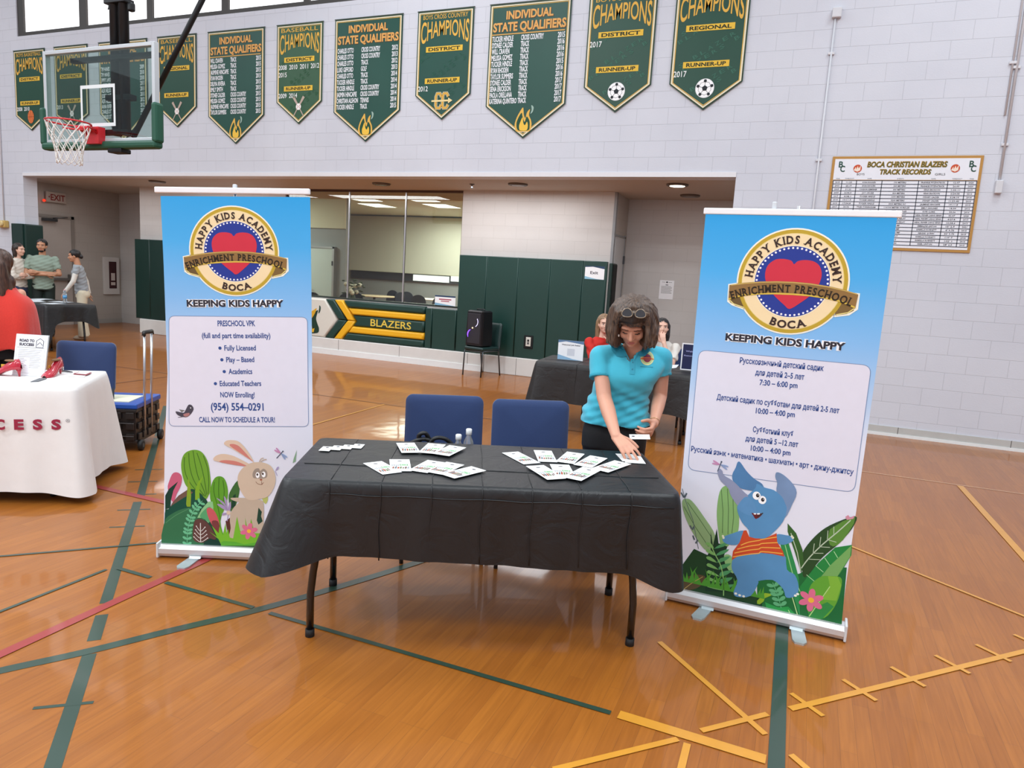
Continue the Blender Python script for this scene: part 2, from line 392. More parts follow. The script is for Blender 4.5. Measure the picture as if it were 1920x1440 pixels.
# clerestory windows over the banners
fr = mat('bronze_window_frame', '#3c3834', .5)
pane = mat('frosted_daylight_pane', '#fbfcff', .5, emit=1.05)
w = MB(); Z0, Z1 = 5.55, 7.5
wb(w, OX0-.03, OX1, WY+.02, WY+.12, Z0, Z0+.07, fr); wb(w, OX0-.03, OX1, WY+.02, WY+.12, Z1-.07, Z1, fr)
xs = [(-14.36, -14.17), (-12.67, -12.49), (-11.01, -10.88), (-9.35, -9.21), (-7.71, -7.60), (-6.08, -5.97), (-4.45, -4.34), (-2.8, -2.7), (-1.15, -1.03)]
for a, b in xs: wb(w, a, b, WY+.02, WY+.12, Z0+.07, Z1-.07, fr)
o = struct(w, 'window_1', 'row of high frosted windows in dark frames')
for i, (a, b) in enumerate(zip(xs, xs[1:])):
    p = MB(); wb(p, a[1], b[0], WY+.06, WY+.075, Z0+.07, Z1-.07, pane); p.obj('pane', o)

# corridor window with the room behind
def glass(name, refl=.06, tint='#eef2ea'):
    m = bpy.data.materials.new(name); m.use_nodes = True; nt = m.node_tree; N = nt.nodes; L = nt.links
    N.remove(N['Principled BSDF']); out = N['Material Output']
    t = N.new('ShaderNodeBsdfTransparent'); t.inputs[0].default_value = lin(tint)
    g = N.new('ShaderNodeBsdfGlossy'); g.inputs['Roughness'].default_value = .01
    lw = N.new('ShaderNodeLayerWeight'); lw.inputs[0].default_value = .5
    pw = N.new('ShaderNodeMath'); pw.operation = 'POWER'; pw.inputs[1].default_value = 4.5; L.new(lw.outputs['Facing'], pw.inputs[0])
    mt = N.new('ShaderNodeMath'); mt.operation = 'MULTIPLY_ADD'; mt.inputs[1].default_value = .8; mt.inputs[2].default_value = refl; L.new(pw.outputs[0], mt.inputs[0])
    mx = N.new('ShaderNodeMixShader'); L.new(mt.outputs[0], mx.inputs[0]); L.new(t.outputs[0], mx.inputs[1]); L.new(g.outputs[0], mx.inputs[2]); L.new(mx.outputs[0], out.inputs[0])
    return m
GL = glass('clear_glass')
alu = mat('satin_aluminium', '#c9cbce', .3, metal=.85)
w = MB(); fm = mat('dark_bronze_channel', '#4a3226', .5)
wb(w, -9.3, -5.58, 11.08, 11.14, 2.965, 3.0, fm)
wb(w, -5.60, -5.58, 11.08, 11.14, 1.05, 2.97, fm); wb(w, -9.3, -9.28, 11.08, 11.14, 1.05, 2.97, fm)
wb(w, -9.3, -5.58, 11.04, 11.2, 1.035, 1.06, mat('dark_sill', '#23302c', .5))
o = struct(w, 'window_2', 'large glass wall of the cafeteria')
for a, b in ((-9.28, -7.9), (-7.885, -6.72), (-6.705, -5.6)):
    p = MB(); wb(p, a, b, 11.10, 11.108, 1.06, 2.965, GL); p.obj('pane', o)
for x in (-7.893, -6.713):
    p = MB(); wb(p, x-.012, x+.012, 11.09, 11.118, 1.06, 2.965, alu); p.obj('joint_strip', o)
# cafeteria behind the glass
caf = mat('cafeteria_grey_wall', '#9aa0a3', .7, noise=.08, nscale=3); cre = mat('cafeteria_cream_wall', '#d9d8bf', .7)
w = MB(); wb(w, -22, -2, 23.2, 23.35, 0, 3.7, caf); wb(w, -22.2, -22, 12.5, 23.3, 0, 3.7, caf); wb(w, -2, -1.8, 12.2, 23.3, 0, 3.7, caf)
struct(w, 'wall_cafeteria')
w = MB(); wb(w, -22, -11.9, 16.6, 16.75, 0, 3.7, caf); wb(w, -22, -11.9, 16.55, 16.6, 2.65, 3.7, cre); struct(w, 'wall_cafeteria_left')
w = MB(); wb(w, -22, -1.9, 12.6, 23.3, 3.6, 3.7, cre); wb(w, -13, -3, 11.25, 12.6, 3.6, 3.7, cre); struct(w, 'ceiling_cafeteria')
w = MB(); dm = mat('pale_teal_door', '#cfdfdd', .5); wb(w, -13.15, -12.25, 16.50, 16.6, 0, 2.10, dm)
wb(w, -12.25, -12.19, 16.48, 16.6, 0, 2.15, alu); wb(w, -13.21, -12.19, 16.48, 16.6, 2.10, 2.15, alu); o = struct(w, 'door_1', 'pale door inside the cafeteria')
p = MB(); p.box((-12.24, 16.47, 1.7), (.03, .02, .12), mat('steel_dark', '#5b5d60', .4, metal=.8)); p.obj('hinge', o)
p = MB(); p.tube([(-13.02, 16.5, 1.0), (-13.02, 16.44, 1.0), (-12.9, 16.44, 1.0)], .012, mat('steel_dark'), 8); p.obj('door_handle', o)
# exterior window strip, shades
w = MB(); wb(w, -16.3, -3.5, 23.12, 23.2, 1.24, 1.60, mat('dark_frame_far', '#33363c', .5)); o = struct(w, 'window_3', 'strip of window under the roller shades')
lit = mat('daylit_window', '#f4faff', .5, emit=1.3)
for a, b, c, d in ((-13.55, -12.08, 1.28, 1.5), (-12.0, -9.2, 1.34, 1.56)):
    p = MB(); wb(p, a, b, 23.08, 23.12, c, d, lit); p.obj('pane', o)
for i, (a, b, lab) in enumerate(((-16.3, -13.97, 'cream roller shade in the cafeteria, seen left of the right glass joint'), (-13.93, -6.4, 'cream roller shade in the cafeteria, seen right of the right glass joint'))):
    p = MB(); wb(p, a, b, 23.0, 23.02, 1.55, 3.55, mat('cream_shade', '#d3d3c6', .75)); wb(p, a, b, 22.99, 23.03, 1.53, 1.56, mat('shade_hem', '#c9c9b4', .6))
    tag(p.obj('roller_shade'), lab, 'shade', 'roller shades in the cafeteria')
tro = mat('lit_troffer', '#ffffff', .5, emit=2.2)
for i, (x, y) in enumerate(((-12.3, 17.9), (-12.9, 19.6), (-10.3, 17.75), (-10.5, 19.4))):
    p = MB(); wb(p, x-.38, x+.38, y-.5, y+.5, 3.585, 3.6, tro); wb(p, x-.41, x+.41, y-.53, y+.53, 3.592, 3.6, mat('white_frame', '#e8e8e8', .5))
    tag(p.obj('ceiling_light'), ('left' if x < -11 else 'right')+' pair, '+('nearer' if y < 18.5 else 'farther')+' lit ceiling panel behind the cafeteria glass', 'ceiling light', 'lit ceiling panels in the cafeteria')

# doors of the corridor
dgrey = mat('taupe_door', '#b7aea6', .5); dfr = mat('taupe_door_frame', '#8f877f', .5)
w = MB(); wb(w, -15.2, -15.17, 10.02, 11.06, 0, 2.30, dgrey); wb(w, -15.2, -15.15, 11.06, 11.13, 0, 2.36, dfr); wb(w, -15.2, -15.15, 9.95, 11.13, 2.30, 2.36, dfr)
o = struct(w, 'door_2', 'beige exit door with a push bar')
p = MB(); p.box((-15.10, 10.56, 1.0), (.05, .86, .06), mat('push_bar_grey', '#7d7a77', .4, metal=.6), bev=.01); p.box((-15.11, 10.98, 1.0), (.09, .08, .22), mat('push_bar_grey'), bev=.01); p.obj('push_bar', o)
p = MB(); p.box((-15.11, 10.55, 2.25), (.08, .3, .06), mat('steel_dark')); p.tube([(-15.08, 10.6, 2.29), (-14.95, 10.75, 2.31), (-15.12, 10.95, 2.33)], .012, mat('steel_dark'), 6); p.obj('door_closer', o)
d0, d1 = 11.27, 11.82
gd = mat('pale_grey_door', '#c3c4c4', .5)
w = MB(); wb(w, -2.97, -2.955, d0, d1, 0, 2.35, gd); wb(w, -2.972, -2.945, d1, d1+.05, 0, 2.4, mat('steel_frame_grey', '#8d9092', .5)); wb(w, -2.972, -2.945, d0-.2, d1+.05, 2.35, 2.38, mat('steel_frame_grey')); wb(w, -2.99, -2.93, 11.05, 11.13, 0, 3.0, mat('steel_frame_grey'))
o = struct(w, 'door_3', 'pale grey door in the corridor recess')
for z in (2.0, 1.15, .3):
    p = MB(); p.box((-2.94, d1-.005, z), (.03, .03, .13), mat('steel_dark')); p.obj('hinge', o)

# recessed corridor lights
for i, (pt, on, lab) in enumerate((((-6.684,10.26,2.99), 0, 'dark recessed light slot above the cafeteria glass'), ((-4.253,10.219,2.99), 0, 'dark recessed light slot above the green wall pads'), ((-1.866,10.171,2.99), 1, 'recessed light glinting in the ceiling over the corridor recess'), ((-1.872,11.329,2.99), 0, 'dark recessed light slot deep in the corridor recess'), ((-11.515,10.136,2.99), 0, 'dark recessed light slot above the left roll-up banner'))):
    t = thing('recessed_light', lab, 'ceiling light', pt, 0, 'recessed lights in the corridor ceiling')
    p = MB(); p.lathe([(.14, -.012), (.15, .0), (.15, .012)], mat('light_trim', '#5c534b', .5), n=24); p.obj('trim_ring', t)
    p = MB(); p.lathe([(.10, -.016), (.105, -.012)], mat('dim_lens', '#6a5f55', .2, metal=.4) if not on else mat('lit_lens', '#fff2dc', .3, emit=4), n=20); p.obj('lens', t)
t = thing('sprinkler_head', 'small dark sprinkler in the corridor ceiling right of the glass wall', 'sprinkler', (-5.038,10.26,2.995))
p = MB(); p.lathe([(.012, -.06), (.03, -.055), (.012, -.05), (.012, -.01), (.04, 0), (.04, .008)], mat('steel_dark'), n=12); p.obj('head', t)

# floor markings
FG, FR, FYL = mat('green_floor_paint', '#2b4236', .4, coat=.4, noise=.06), mat('red_floor_paint', '#9c3532', .4, coat=.4, noise=.08), mat('gold_floor_paint', '#cf8f2c', .4, coat=.4, noise=.08)
SEAM = mat('dark_seam', '#5b3418', .5)
m = MB(); mz = [.0006]
def strip(a, b, wd, mt, square=True):
    a = Vector((a[0], a[1], 0)); b = Vector((b[0], b[1], 0)); d = (b-a).normalized(); n = Vector((-d.y, d.x, 0))*wd/2; z = Vector((0, 0, mz[0]))
    m.quad([a-n+z, b-n+z, b+n+z, a+n+z], mt); mz[0] += .00004
def strips(a, b, wd, mt, gaps):
    a = Vector(a); b = Vector(b); L = (b-a).length; d = (b-a)/L; t = 0
    for g0, g1 in gaps+[(L, L)]:
        if g0 > t: strip(a+d*t, a+d*g0, wd, mt)
        t = g1
# 45-degree broad green line with its hash marks
def seg(p, q, wd, mt): strip(p, q, wd, mt)
seg((-5.3, 4.62), (-4.03, 3.37), .052, FG); seg((-3.97, 3.30), (-2.885, 2.215), .052, FG); seg((-2.80, 2.13), (-2.63, 1.96), .052, FG); seg((-2.55, 1.88), (-1.4, .72), .052, FG)
seg((-6.4, 5.7), (-5.34, 4.66), .052, FG)
for c in ((-4.53, 3.87), (-4.31, 3.63), (-4.08, 3.42), (-3.86, 3.18), (-3.64, 2.95), (-2.32, 1.605), (-1.98, 1.25)):
    seg((c[0]-.075, c[1]-.06), (c[0]+.075, c[1]+.06), .018, FG)
# large green circle arc
P = [(-2.86, 1.40), (-2.73, 1.64), (-2.58, 1.88), (-2.425, 2.17), (-2.24, 2.50), (-2.06, 2.90), (-1.88, 3.36), (-1.74, 3.80), (-1.63, 4.3), (-1.55, 4.9)]
P = catmull([(a, b) for a, b in P], 6, False)
for a, b in zip(P, P[1:]):
    d = (Vector(b)-Vector(a)).normalized()*.004; seg((a[0]-d.x, a[1]-d.y), (b[0]+d.x, b[1]+d.y), .052, FG)
seg((-2.82, 1.0), (-2.88, 2.9), .052, FR); seg((-2.88, 2.9), (-2.90, 5.2), .052, FR)
seg((-5.6, 3.38), (-2.6, 3.38), .052, FR)
seg((-4.4, 1.70), (-3.26, 2.88), .02, FG); seg((-3.19, 1.2), (-3.205, 2.47), .02, FG)
seg((-3.17, 2.51), (-2.94, 2.51), .026, FG); seg((-2.83, 2.505), (-2.27, 2.505), .026, FG); seg((-2.17, 2.50), (-.53, 2.49), .026, FG)
seg((.035, 4.1), (.07, 2.2), .056, FG)
seg((-.50, 2.495), (.03, 2.48), .052, FYL); seg((-.62, 2.09), (-.27, 2.45), .026, FYL); seg((-.235, 2.44), (-.23, 2.15), .026, FYL)
seg((-.20, 2.54), (.02, 2.77), .026, FYL); seg((-.47, 3.13), (.02, 2.63), .026, FYL); seg((.10, 2.85), (2.2, 5.02), .030, FYL); seg((.11, 2.55), (.35, 2.31), .026, FYL)
for k in range(6):
    c = (.16+.204*k, 2.915+.18*k*1.02) if 0 else (.16+.2025*k, 2.915+.222*k)
    seg((c[0]-.06, c[1]+.055), (c[0]+.06, c[1]-.055), .022, FYL)
seg((.42, 5.02), (1.6, 4.05), .022, FYL); seg((-.6, 5.9), (.42, 5.02), .022, FYL)
seg((1.41, 7.3), (1.48, 5.0), .052, FYL)
seg((-4.56, 5.6), (-4.63, 7.32), .022, FYL); seg((-7.97, 6.0), (-7.97, 7.3), .016, SEAM)
seg((-12, 7.33), (.55, 7.33), .014, SEAM); seg((.55, 7.33), (6, 7.33), .010, mat('pale_seam', '#e0b489', .4))
o = m.obj('trim_2', recalc=False); o['kind'] = 'structure'; o['label'] = 'painted court lines on the gym floor'

# ================================================================== WALL OBJECTS
def pillow(mb, pts, yb, yf, m, inset=.018, round_=.02):
    """cushion: outline at yb, shoulder, inset face at yf (towards -y)"""
    n = len(pts); ar = sum(pts[i][0]*pts[(i+1) % n][1]-pts[(i+1) % n][0]*pts[i][1] for i in range(n)); sg = 1 if ar > 0 else -1
    def off(d):
        out = []
        for i in range(n):
            a, b, c = Vector(pts[i-1]), Vector(pts[i]), Vector(pts[(i+1) % n])
            e1 = (b-a).normalized(); e2 = (c-b).normalized(); n1 = Vector((-e1.y, e1.x))*sg; n2 = Vector((-e2.y, e2.x))*sg
            h = (n1+n2); k = h.length_squared/2
            out.append(b+h*(d/max(k, .35)))
        return out
    rings = []
    for d, y in ((.003, yb), (.003, yf+round_), (.003+inset*.35, yf+round_*.35), (.003+inset, yf)):
        rings.append([(p[0], y, p[1]) for p in off(d)])
    k = mb.mi(m); V = [[mb.bm.verts.new(p) for p in R] for R in rings]
    for A, B in zip(V, V[1:]):
        for j in range(n):
            f = mb.bm.faces.new((A[j], A[(j+1) % n], B[(j+1) % n], B[j])); f.material_index = k; f.smooth = True
    for t in tessellate_polygon([[Vector((p[0], p[2], 0)) for p in rings[-1]]]):
        mb.bm.faces.new([V[-1][i] for i in t]).material_index = k
VG = mat('green_vinyl_pad', '#123a33', .42, bump=.06, bscale=300, noise=.05, nscale=4); VG2 = mat('green_vinyl_pad_dark', '#0f2f29', .4, bump=.06, bscale=300)
VY = mat('gold_vinyl_pad', '#edb21c', .4, bump=.05, bscale=200); VW = mat('cream_vinyl_pad', '#d9d6cb', .45, bump=.05, bscale=200)
# tall wall pads right of the glass
px = [-5.56, -5.04, -4.475, -3.92, -3.375, -2.99]
labs = ['tall dark green wall pad beside the glass wall, leftmost of the five', 'tall green wall pad behind the black speaker chair', 'tall green wall pad with the outlet cut-out', 'tall green wall pad between the outlet pad and the exit paper pad', 'narrower green wall pad carrying the paper exit notice']
for a, b, lab in zip(px, px[1:], labs):
    p = MB(); pillow(p, [(a, .30), (b, .30), (b, 1.94), (a, 1.94)], 11.049, 10.97, VG, .012, .012)
    tag(p.obj('wall_pad'), lab, 'wall pad', 'tall green wall pads')
p = MB(); p.box((-2.945, 11.19, 1.11), (.05, .30, 1.62), VG2, bev=.01); p.box((-2.915, 11.20, 1.25), (.012, .22, 1.3), mat('black_gap', '#0c0f10', .8))
tag(p.obj('wall_pad'), 'dark green pad wrapping the wall corner right of the paper exit notice', 'wall pad')
for k, (a, b) in enumerate(((-13.14, -12.72), (-12.72, -12.1), (-12.1, -11.5))):
    p = MB(); pillow(p, [(a, .30), (b, .30), (b, 1.95), (a, 1.95)], 11.049, 10.97, VG2, .012, .012)
    tag(p.obj('wall_pad'), ['dark green wall pad left of the roll-up banner, at the corridor corner', 'dark green wall pad half hidden by the left roll-up banner', 'dark green wall pad behind the left edge of the left banner'][k], 'wall pad', 'dark pads left of the banner')
p = MB(); p.box((-14.45, WY-.045, 1.27), (.32, .09, 1.64), VG2, bev=.012); p.box((-14.285, WY+.12, 1.27), (.09, .36, 1.64), VG2, bev=.02)
tag(p.obj('wall_pad'), 'green pad wrapped round the left edge of the corridor opening', 'wall pad')
for a, b, lab in ((-6.17, -6.04, 'narrow green pad just right of the lettered padding'), (-6.03, -5.57, 'low square green pad between lettered padding and tall pads')):
    p = MB(); pillow(p, [(a, .30), (b, .30), (b, 1.0), (a, 1.0)], 11.049, 10.97, VG, .010, .012); tag(p.obj('wall_pad'), lab, 'wall pad', 'low green pads')
# BLAZERS padding
t = thing('logo_padding', 'padded green and gold half wall lettered BLAZERS with a flame shield', 'padding', (0, 0, 0))
ZT, ZB = 1.02, .30
def pz(x, z): return (x, z)
Lx = -9.55
p = MB(); pillow(p, [(-8.93, ZB), (-8.28, ZB), (-8.0, (ZT+ZB)/2), (-8.28, ZT), (-8.93, ZT), (-9.2, (ZT+ZB)/2)], 11.049, 10.95, VW, .03, .03); sh = p.obj('shield_pad', t)
def chev(x0, wd, m, nm):
    zm = (ZT+ZB)/2; x1 = x0+wd
    p = MB(); pillow(p, [(x0, ZT), (x1, ZT), (x1+.30, zm), (x0+.30, zm)], 11.049, 10.95, m, .02, .03); pillow(p, [(x0+.30, zm), (x1+.30, zm), (x1, ZB), (x0, ZB)], 11.049, 10.95, m, .02, .03); return p.obj(nm, t)
chev(-8.28, .19, VG, 'green_chevron'); chev(-8.08, .18, VY, 'gold_chevron')
zz = [ZB, .44, .575, .76, .885, ZT]; zz = [.30, .435, .565, .765, .89, 1.02]
cols = [VG, VY, VG, VY, VG]; zm = .66
for i in range(5):
    a, b = zz[i], zz[i+1]
    def xl(z): return -7.90+.30*(1-abs(z-zm)/.36)+.015
    pts = [(xl(a), a), (-6.18, a), (-6.18, b), (xl(b), b)] if not (a < zm < b) else [(xl(a), a), (-6.18, a), (-6.18, b), (xl(b), b), (xl(zm), zm)]
    p = MB(); pillow(p, pts, 11.049, 10.945, cols[i], .03, .04); p.obj('stripe_pad', t)
a = Art((0, 10.9435, 0), (1, 0, 0), (0, -1, 0), .0006)
a.text('BLAZERS', (-7.27, .60), (-6.43, .60), .13, '#e3c64e', 1, off=.012)
# slab serifs
for ch_x in (): pass
a.obj('lettering', t, recalc=False)
a = Art((0, 10.9485, 0), (1, 0, 0), (0, -1, 0), .0008)
a.poly([(-8.76, .36), (-8.45, .37), (-8.40, .45), (-8.44, .55), (-8.47, .64), (-8.445, .74), (-8.43, .80), (-8.50, .76), (-8.56, .68), (-8.58, .60), (-8.60, .68), (-8.64, .72), (-8.70, .62), (-8.78, .5)], '#1d3a2c', 1, 5)
a.poly([(-8.60, .62), (-8.52, .70), (-8.46, .83), (-8.52, .80), (-8.60, .74)], '#d8a52b', 2, 4)
a.poly([(-8.68, .38), (-8.52, .38), (-8.50, .46), (-8.55, .44), (-8.57, .53), (-8.61, .46), (-8.64, .52)], '#dfae2e', 2)
a.poly([(-8.42, .74), (-8.38, .78), (-8.37, .86), (-8.40, .89), (-8.405, .83)], '#26443a', 2, 4)
a.obj('flame_emblem', sh, recalc=False)

# exit sign, fire cabinet, notices, outlets, conduits
t = thing('exit_sign', 'lit red lettered exit sign above the beige door', 'exit sign', (-15.17, 10.72, 2.62))
p = MB(); p.box((.03, 0, .11), (.05, .44, .22), mat('exit_sign_face', '#b5a79c', .4), bev=.006); p.obj('housing', t)
a = Art((.0565, -.13, .045), (0, 1, 0), (1, 0, 0)); a.text('EXIT', (0, 0), (.32, 0), .13, mat('exit_red', '#7d1d1a', .4), 1, off=.02); a.poly([(-.05, .065), (-.02, .09), (-.02, .04)], mat('exit_red'), 1); a.obj('lettering', t, recalc=False)
p = MB(); p.ell((.05, -.27, .02), (.03, .03, .03), mat('red_strobe', '#ff3b22', .3, emit=1.0)); tag(p.obj('alarm_lamp', loc=(-15.17, 10.72, 2.62)), 'small glowing red lamp left of the exit sign', 'lamp')
t = thing('extinguisher_cabinet', 'white recessed fire extinguisher cabinet on the corridor side wall', 'cabinet', (-15.2, 12.02, 0))
p = MB(); cw = mat('cabinet_white', '#cfcac5', .45); p.box((.03, 0, 1.10), (.06, .40, .86), cw, bev=.008); p.obj('frame', t)
p = MB(); p.box((.063, .02, 1.12), (.008, .19, .62), mat('dark_red_glass', '#3a0f14', .15), bev=.002); p.obj('glass', t)
p = MB(); p.box((.069, .02, 1.08), (.004, .10, .17), mat('label_white', '#c9bcb4', .5)); p.box((.069, .02, .92), (.004, .11, .07), mat('label_white')); p.obj('label_sticker', t)
def paper(name, label, cat, o, eu, en, w_, h_, fn, th=.002):
    t = thing(name, label, cat, o)
    eu = Vector(eu).normalized(); en = Vector(en).normalized()
    a = Art((0, 0, 0), eu, en); a.o = Vector((0, 0, 0))
    s = MB(); ev = Vector((0, 0, 1)) if abs(en.z) < .9 else en.cross(eu)
    s.prism([eu*0-en*th, eu*w_-en*th, eu*w_+ev*h_-en*th, ev*h_-en*th], en*th, flat('#f1f2f4')); s.obj('sheet', t)
    fn(a, w_, h_); a.obj('print', t, recalc=False)
    return t
def f_exit(a, w_, h_):
    a.poly([(0, h_), (w_, h_), (w_, h_*.80), (w_*.75, h_*.86), (w_*.4, h_*.95), (0, h_*.9)], '#2c4462', 1); a.poly([(0, 0), (w_, 0), (w_*.6, h_*.04), (w_*.3, h_*.12), (0, h_*.22)], '#8fc0d6', 1)
    a.text('Exit', (w_*.28, h_*.40), (w_*.68, h_*.40), h_*.22, '#3a3040', 2, off=.02)
paper('exit_notice', 'paper sheet reading Exit taped to the rightmost green pad', 'notice', (-3.335, 10.966, 1.655), (1, 0, 0), (0, -1, 0), .315, .205, f_exit)
def f_not(a, w_, h_):
    a.disc((w_*.5, h_*.9), w_*.06, '#2a2a2e', 1, 16); a.line([(w_*.15, h_*.9), (w_*.4, h_*.9)], .006, '#888888'); a.line([(w_*.6, h_*.9), (w_*.85, h_*.9)], .006, '#888888')
    a.line([(w_*.42, h_*.76), (w_*.6, h_*.76)], .012, '#555555')
    for k in range(9): a.line([(w_*.12, h_*(.68-.045*k)), (w_*(.88 if k % 3 else .8), h_*(.68-.045*k))], .006, '#9c9c9c')
paper('wall_notice', 'white typed notice taped on the recess wall behind the turquoise shirt woman', 'notice', (-2.345, 11.995, 1.40), (1, 0, 0), (0, -1, 0), .235, .31, f_not)
t = thing('wall_outlet', 'white power outlet set in a cut-out of the green wall pad', 'outlet', (-4.215, 10.97, .50))
p = MB(); p.box((0, -.004, .075), (.16, .012, .22), mat('black_gap', '#0c0f10', .8), bev=.01); p.obj('cut_out', t)
p = MB(); p.box((0, -.013, .08), (.085, .012, .15), mat('outlet_plate', '#d8d5cc', .4), bev=.004); p.box((0, -.021, .10), (.03, .006, .035), mat('black_gap')); p.box((0, -.021, .055), (.03, .006, .03), mat('steel_dark')); p.obj('plate', t)
t = thing('emergency_light', 'yellowed emergency light box on the wall left of the corridor', 'emergency light', (-14.93, WY, 2.0))
p = MB(); ye = mat('yellowed_plastic', '#c9a75f', .45, noise=.2, nscale=12); p.box((0, -.05, .07), (.27, .10, .14), ye, bev=.02); p.obj('housing', t)
for s in (-1, 1):
    p = MB(); p.lathe([(.05, 0), (.055, .03), (.045, .05)], mat('lamp_lens_yellow', '#dcc48a', .25), n=16, T=Matrix.Translation((s*.07, -.09, .08)) @ Matrix.Rotation(PI/2, 4, 'X')); p.obj('lamp_head', t)
cond = mat('white_painted_conduit', '#d3d3d7', .45)
def conduit(name, pts, r, label, box=None, clamp=()):
    t = thing(name, label, 'conduit', pts[-1]); o = Vector(pts[-1])
    p = MB(); p.tube([Vector(q)-o for q in pts], r, cond, 8); p.obj('pipe', t)
    if box: p = MB(); p.box(Vector(box[0])-o, box[1], cond, bev=.008); p.obj('junction_box', t)
    for c in clamp: p = MB(); p.box(Vector(c)-o, (.07, .02, .03), cond, bev=.004); p.obj('clamp', t)
yy = WY-.018
conduit('conduit', [(-.10, yy, 4.78), (-.10, yy, .25)], .012, 'white conduit running down from the square box between green banners and records board', ((-.09, WY-.03, 4.84), (.10, .06, .11)), [(-.10, yy, 4.4), (-.10, yy, 3.2)])
conduit('conduit', [(1.757, yy, 8.0), (1.757, yy, 2.95)], .014, 'long white conduit at the right edge ending in a small box', ((1.757, WY-.03, 2.90), (.07, .06, .14)), [(1.757, yy, 4.15), (1.757, yy, 3.35)])
conduit('conduit', [(1.715, yy, 8.0), (1.715, yy, 3.66)], .010, 'thinner shorter conduit beside the long one at the right edge', None, [(1.715, yy, 4.2)])
conduit('conduit', [(-14.92, yy, 8.0), (-14.92, yy, 2.14)], .010, 'thin conduit dropping to the yellowed emergency light')

# ---------------------------------------------------- championship banners
VIN = {}
def vinyl(c):
    return mat('banner_vinyl_'+c.lstrip('#'), c, .42, spec=.4, noise=.12, nscale=2.5, bump=.25, bscale=1.6)
GOLD, CREAM = '#e3b453', '#e9dfc0'
def pent(x0, x1, zt, zs, zp): return [(x0, zs), ((x0+x1)/2, zp), (x1, zs), (x1, zt), (x0, zt)]
def wall_banner(x0, x1, zt, zs, zp, col, label, fn):
    t = thing('championship_banner', label, 'banner', (0, 0, 0), 0, 'green pennant banners on the gym wall')
    t.location = (x0, WY, zp)
    w_ = x1-x0; H = zt-zp; sh = zs-zp
    s = MB(); P_ = pent(0, w_, H, sh, 0)
    s.prism([(u, -.012, v) for u, v in P_], (0, -.008, 0), vinyl(col)); s.obj('sheet', t)
    p = MB(); p.tube([(-.01, -.016, H+.004), (w_+.01, -.016, H+.004)], .007, mat('banner_rod', '#4b4a3c', .5), 8); p.obj('rod', t)
    a = Art((0, -.0215, 0), (1, 0, 0), (0, -1, 0), .0009)
    def ins(d):
        k = d*1.35; return [(d, sh+d*.35), (w_/2, k), (w_-d, sh+d*.35), (w_-d, H-d), (d, H-d)]
    a.line(ins(.012), .010, '#2d3a2a', 1, closed=True); a.line(ins(.026), .022, CREAM, 1, closed=True); a.line(ins(.042), .010, GOLD, 1, closed=True)
    fn(a, w_, H, sh); a.obj('print', t, recalc=False)
    return t
def inside(u, v, w_, H, sh):
    if not (.05 < u < w_-.05 and v < H-.05): return False
    return v > sh*abs(u-w_/2)/(w_/2)+.07
def champ(sport, band1, years1, years2, emblem, wm=None):
    def fn(a, w_, H, sh):
        g, dk = '#e2b04a', '#8a6a22'
        a.text(sport, (w_*.10, H-.115), (w_*.90, H-.115), .062, g, 2, off=.004)
        def warp(X, Y):
            L = w_*.86; q = (X/L-.5)*2; k = 1+.62*q*q; top = .20
            return X, top-(top-Y)*k
        a.text('CHAMPIONS', (w_*.07, H-.335), (w_*.93, H-.335), .20, g, 2, off=.012, warp=warp, res=4)
        pass
        def band(b, v, l, r):
            a.rect(w_*l, v, w_*r, v+.075, '#e6bb3f', 2); a.text(b, (w_*(l+.045), v+.016), (w_*(r-.045), v+.016), .045, '#1c2b1c', 3, off=.03)
        band(band1, H-.56, .17, .83); band('RUNNER-UP', H-.99, .17, .80)
        for i, y in enumerate(years1): a.text(y, (w_*(.05+.235*(i % 4)), H-.665-.11*(i//4)), (w_*(.05+.235*(i % 4)+.18), H-.665-.11*(i//4)), .072, '#eef0ee', 3, off=.012)
        for i, y in enumerate(years2): a.text(y, (w_*(.05+.235*i), H-1.09), (w_*(.05+.235*i+.18), H-1.09), .072, '#eef0ee', 3, off=.012)
        if wm:
            R = random.Random(3)
            for r in range(-3, 9):
                for k in range(22):
                    u = -.6+k*.085+(r % 2)*.2; v = -.35+r*.19+k*.048
                    if k % 8 == 7: continue
                    if inside(u, v, w_, H-.42, sh) and inside(u+.06, v+.08, w_, H-.42, sh): a.text('BLAZERS'[k % 8], (u, v), (u+.055, v+.031), .05, wm, 1, off=.01, res=1)
        emblem(a, w_/2, .26)
    return fn
def em_ball(a, x, y):
    a.disc((x, y), .115, '#e8eaea', 3); a.disc((x, y), .108, '#fbfbfb', 4)
    def pg(cx, cy, r, rot): a.poly([(cx+r*math.cos(rot+2*PI*i/5), cy+r*math.sin(rot+2*PI*i/5)) for i in range(5)], '#20242a', 6)
    pg(x, y, .036, PI/2)
    for i in range(5):
        t = PI/2+2*PI*i/5; a.line([(x+.036*math.cos(t), y+.036*math.sin(t)), (x+.075*math.cos(t), y+.075*math.sin(t))], .005, '#20242a', 5)
        t2 = t; pg(x+.088*math.cos(t2+PI/5*0), y+.088*math.sin(t2), .021, t2+PI)
        t3 = t+PI/5; a.line([(x+.075*math.cos(t), y+.075*math.sin(t)), (x+.082*math.cos(t3), y+.082*math.sin(t3)), (x+.075*math.cos(t+2*PI/5), y+.075*math.sin(t+2*PI/5))], .004, '#20242a', 5)
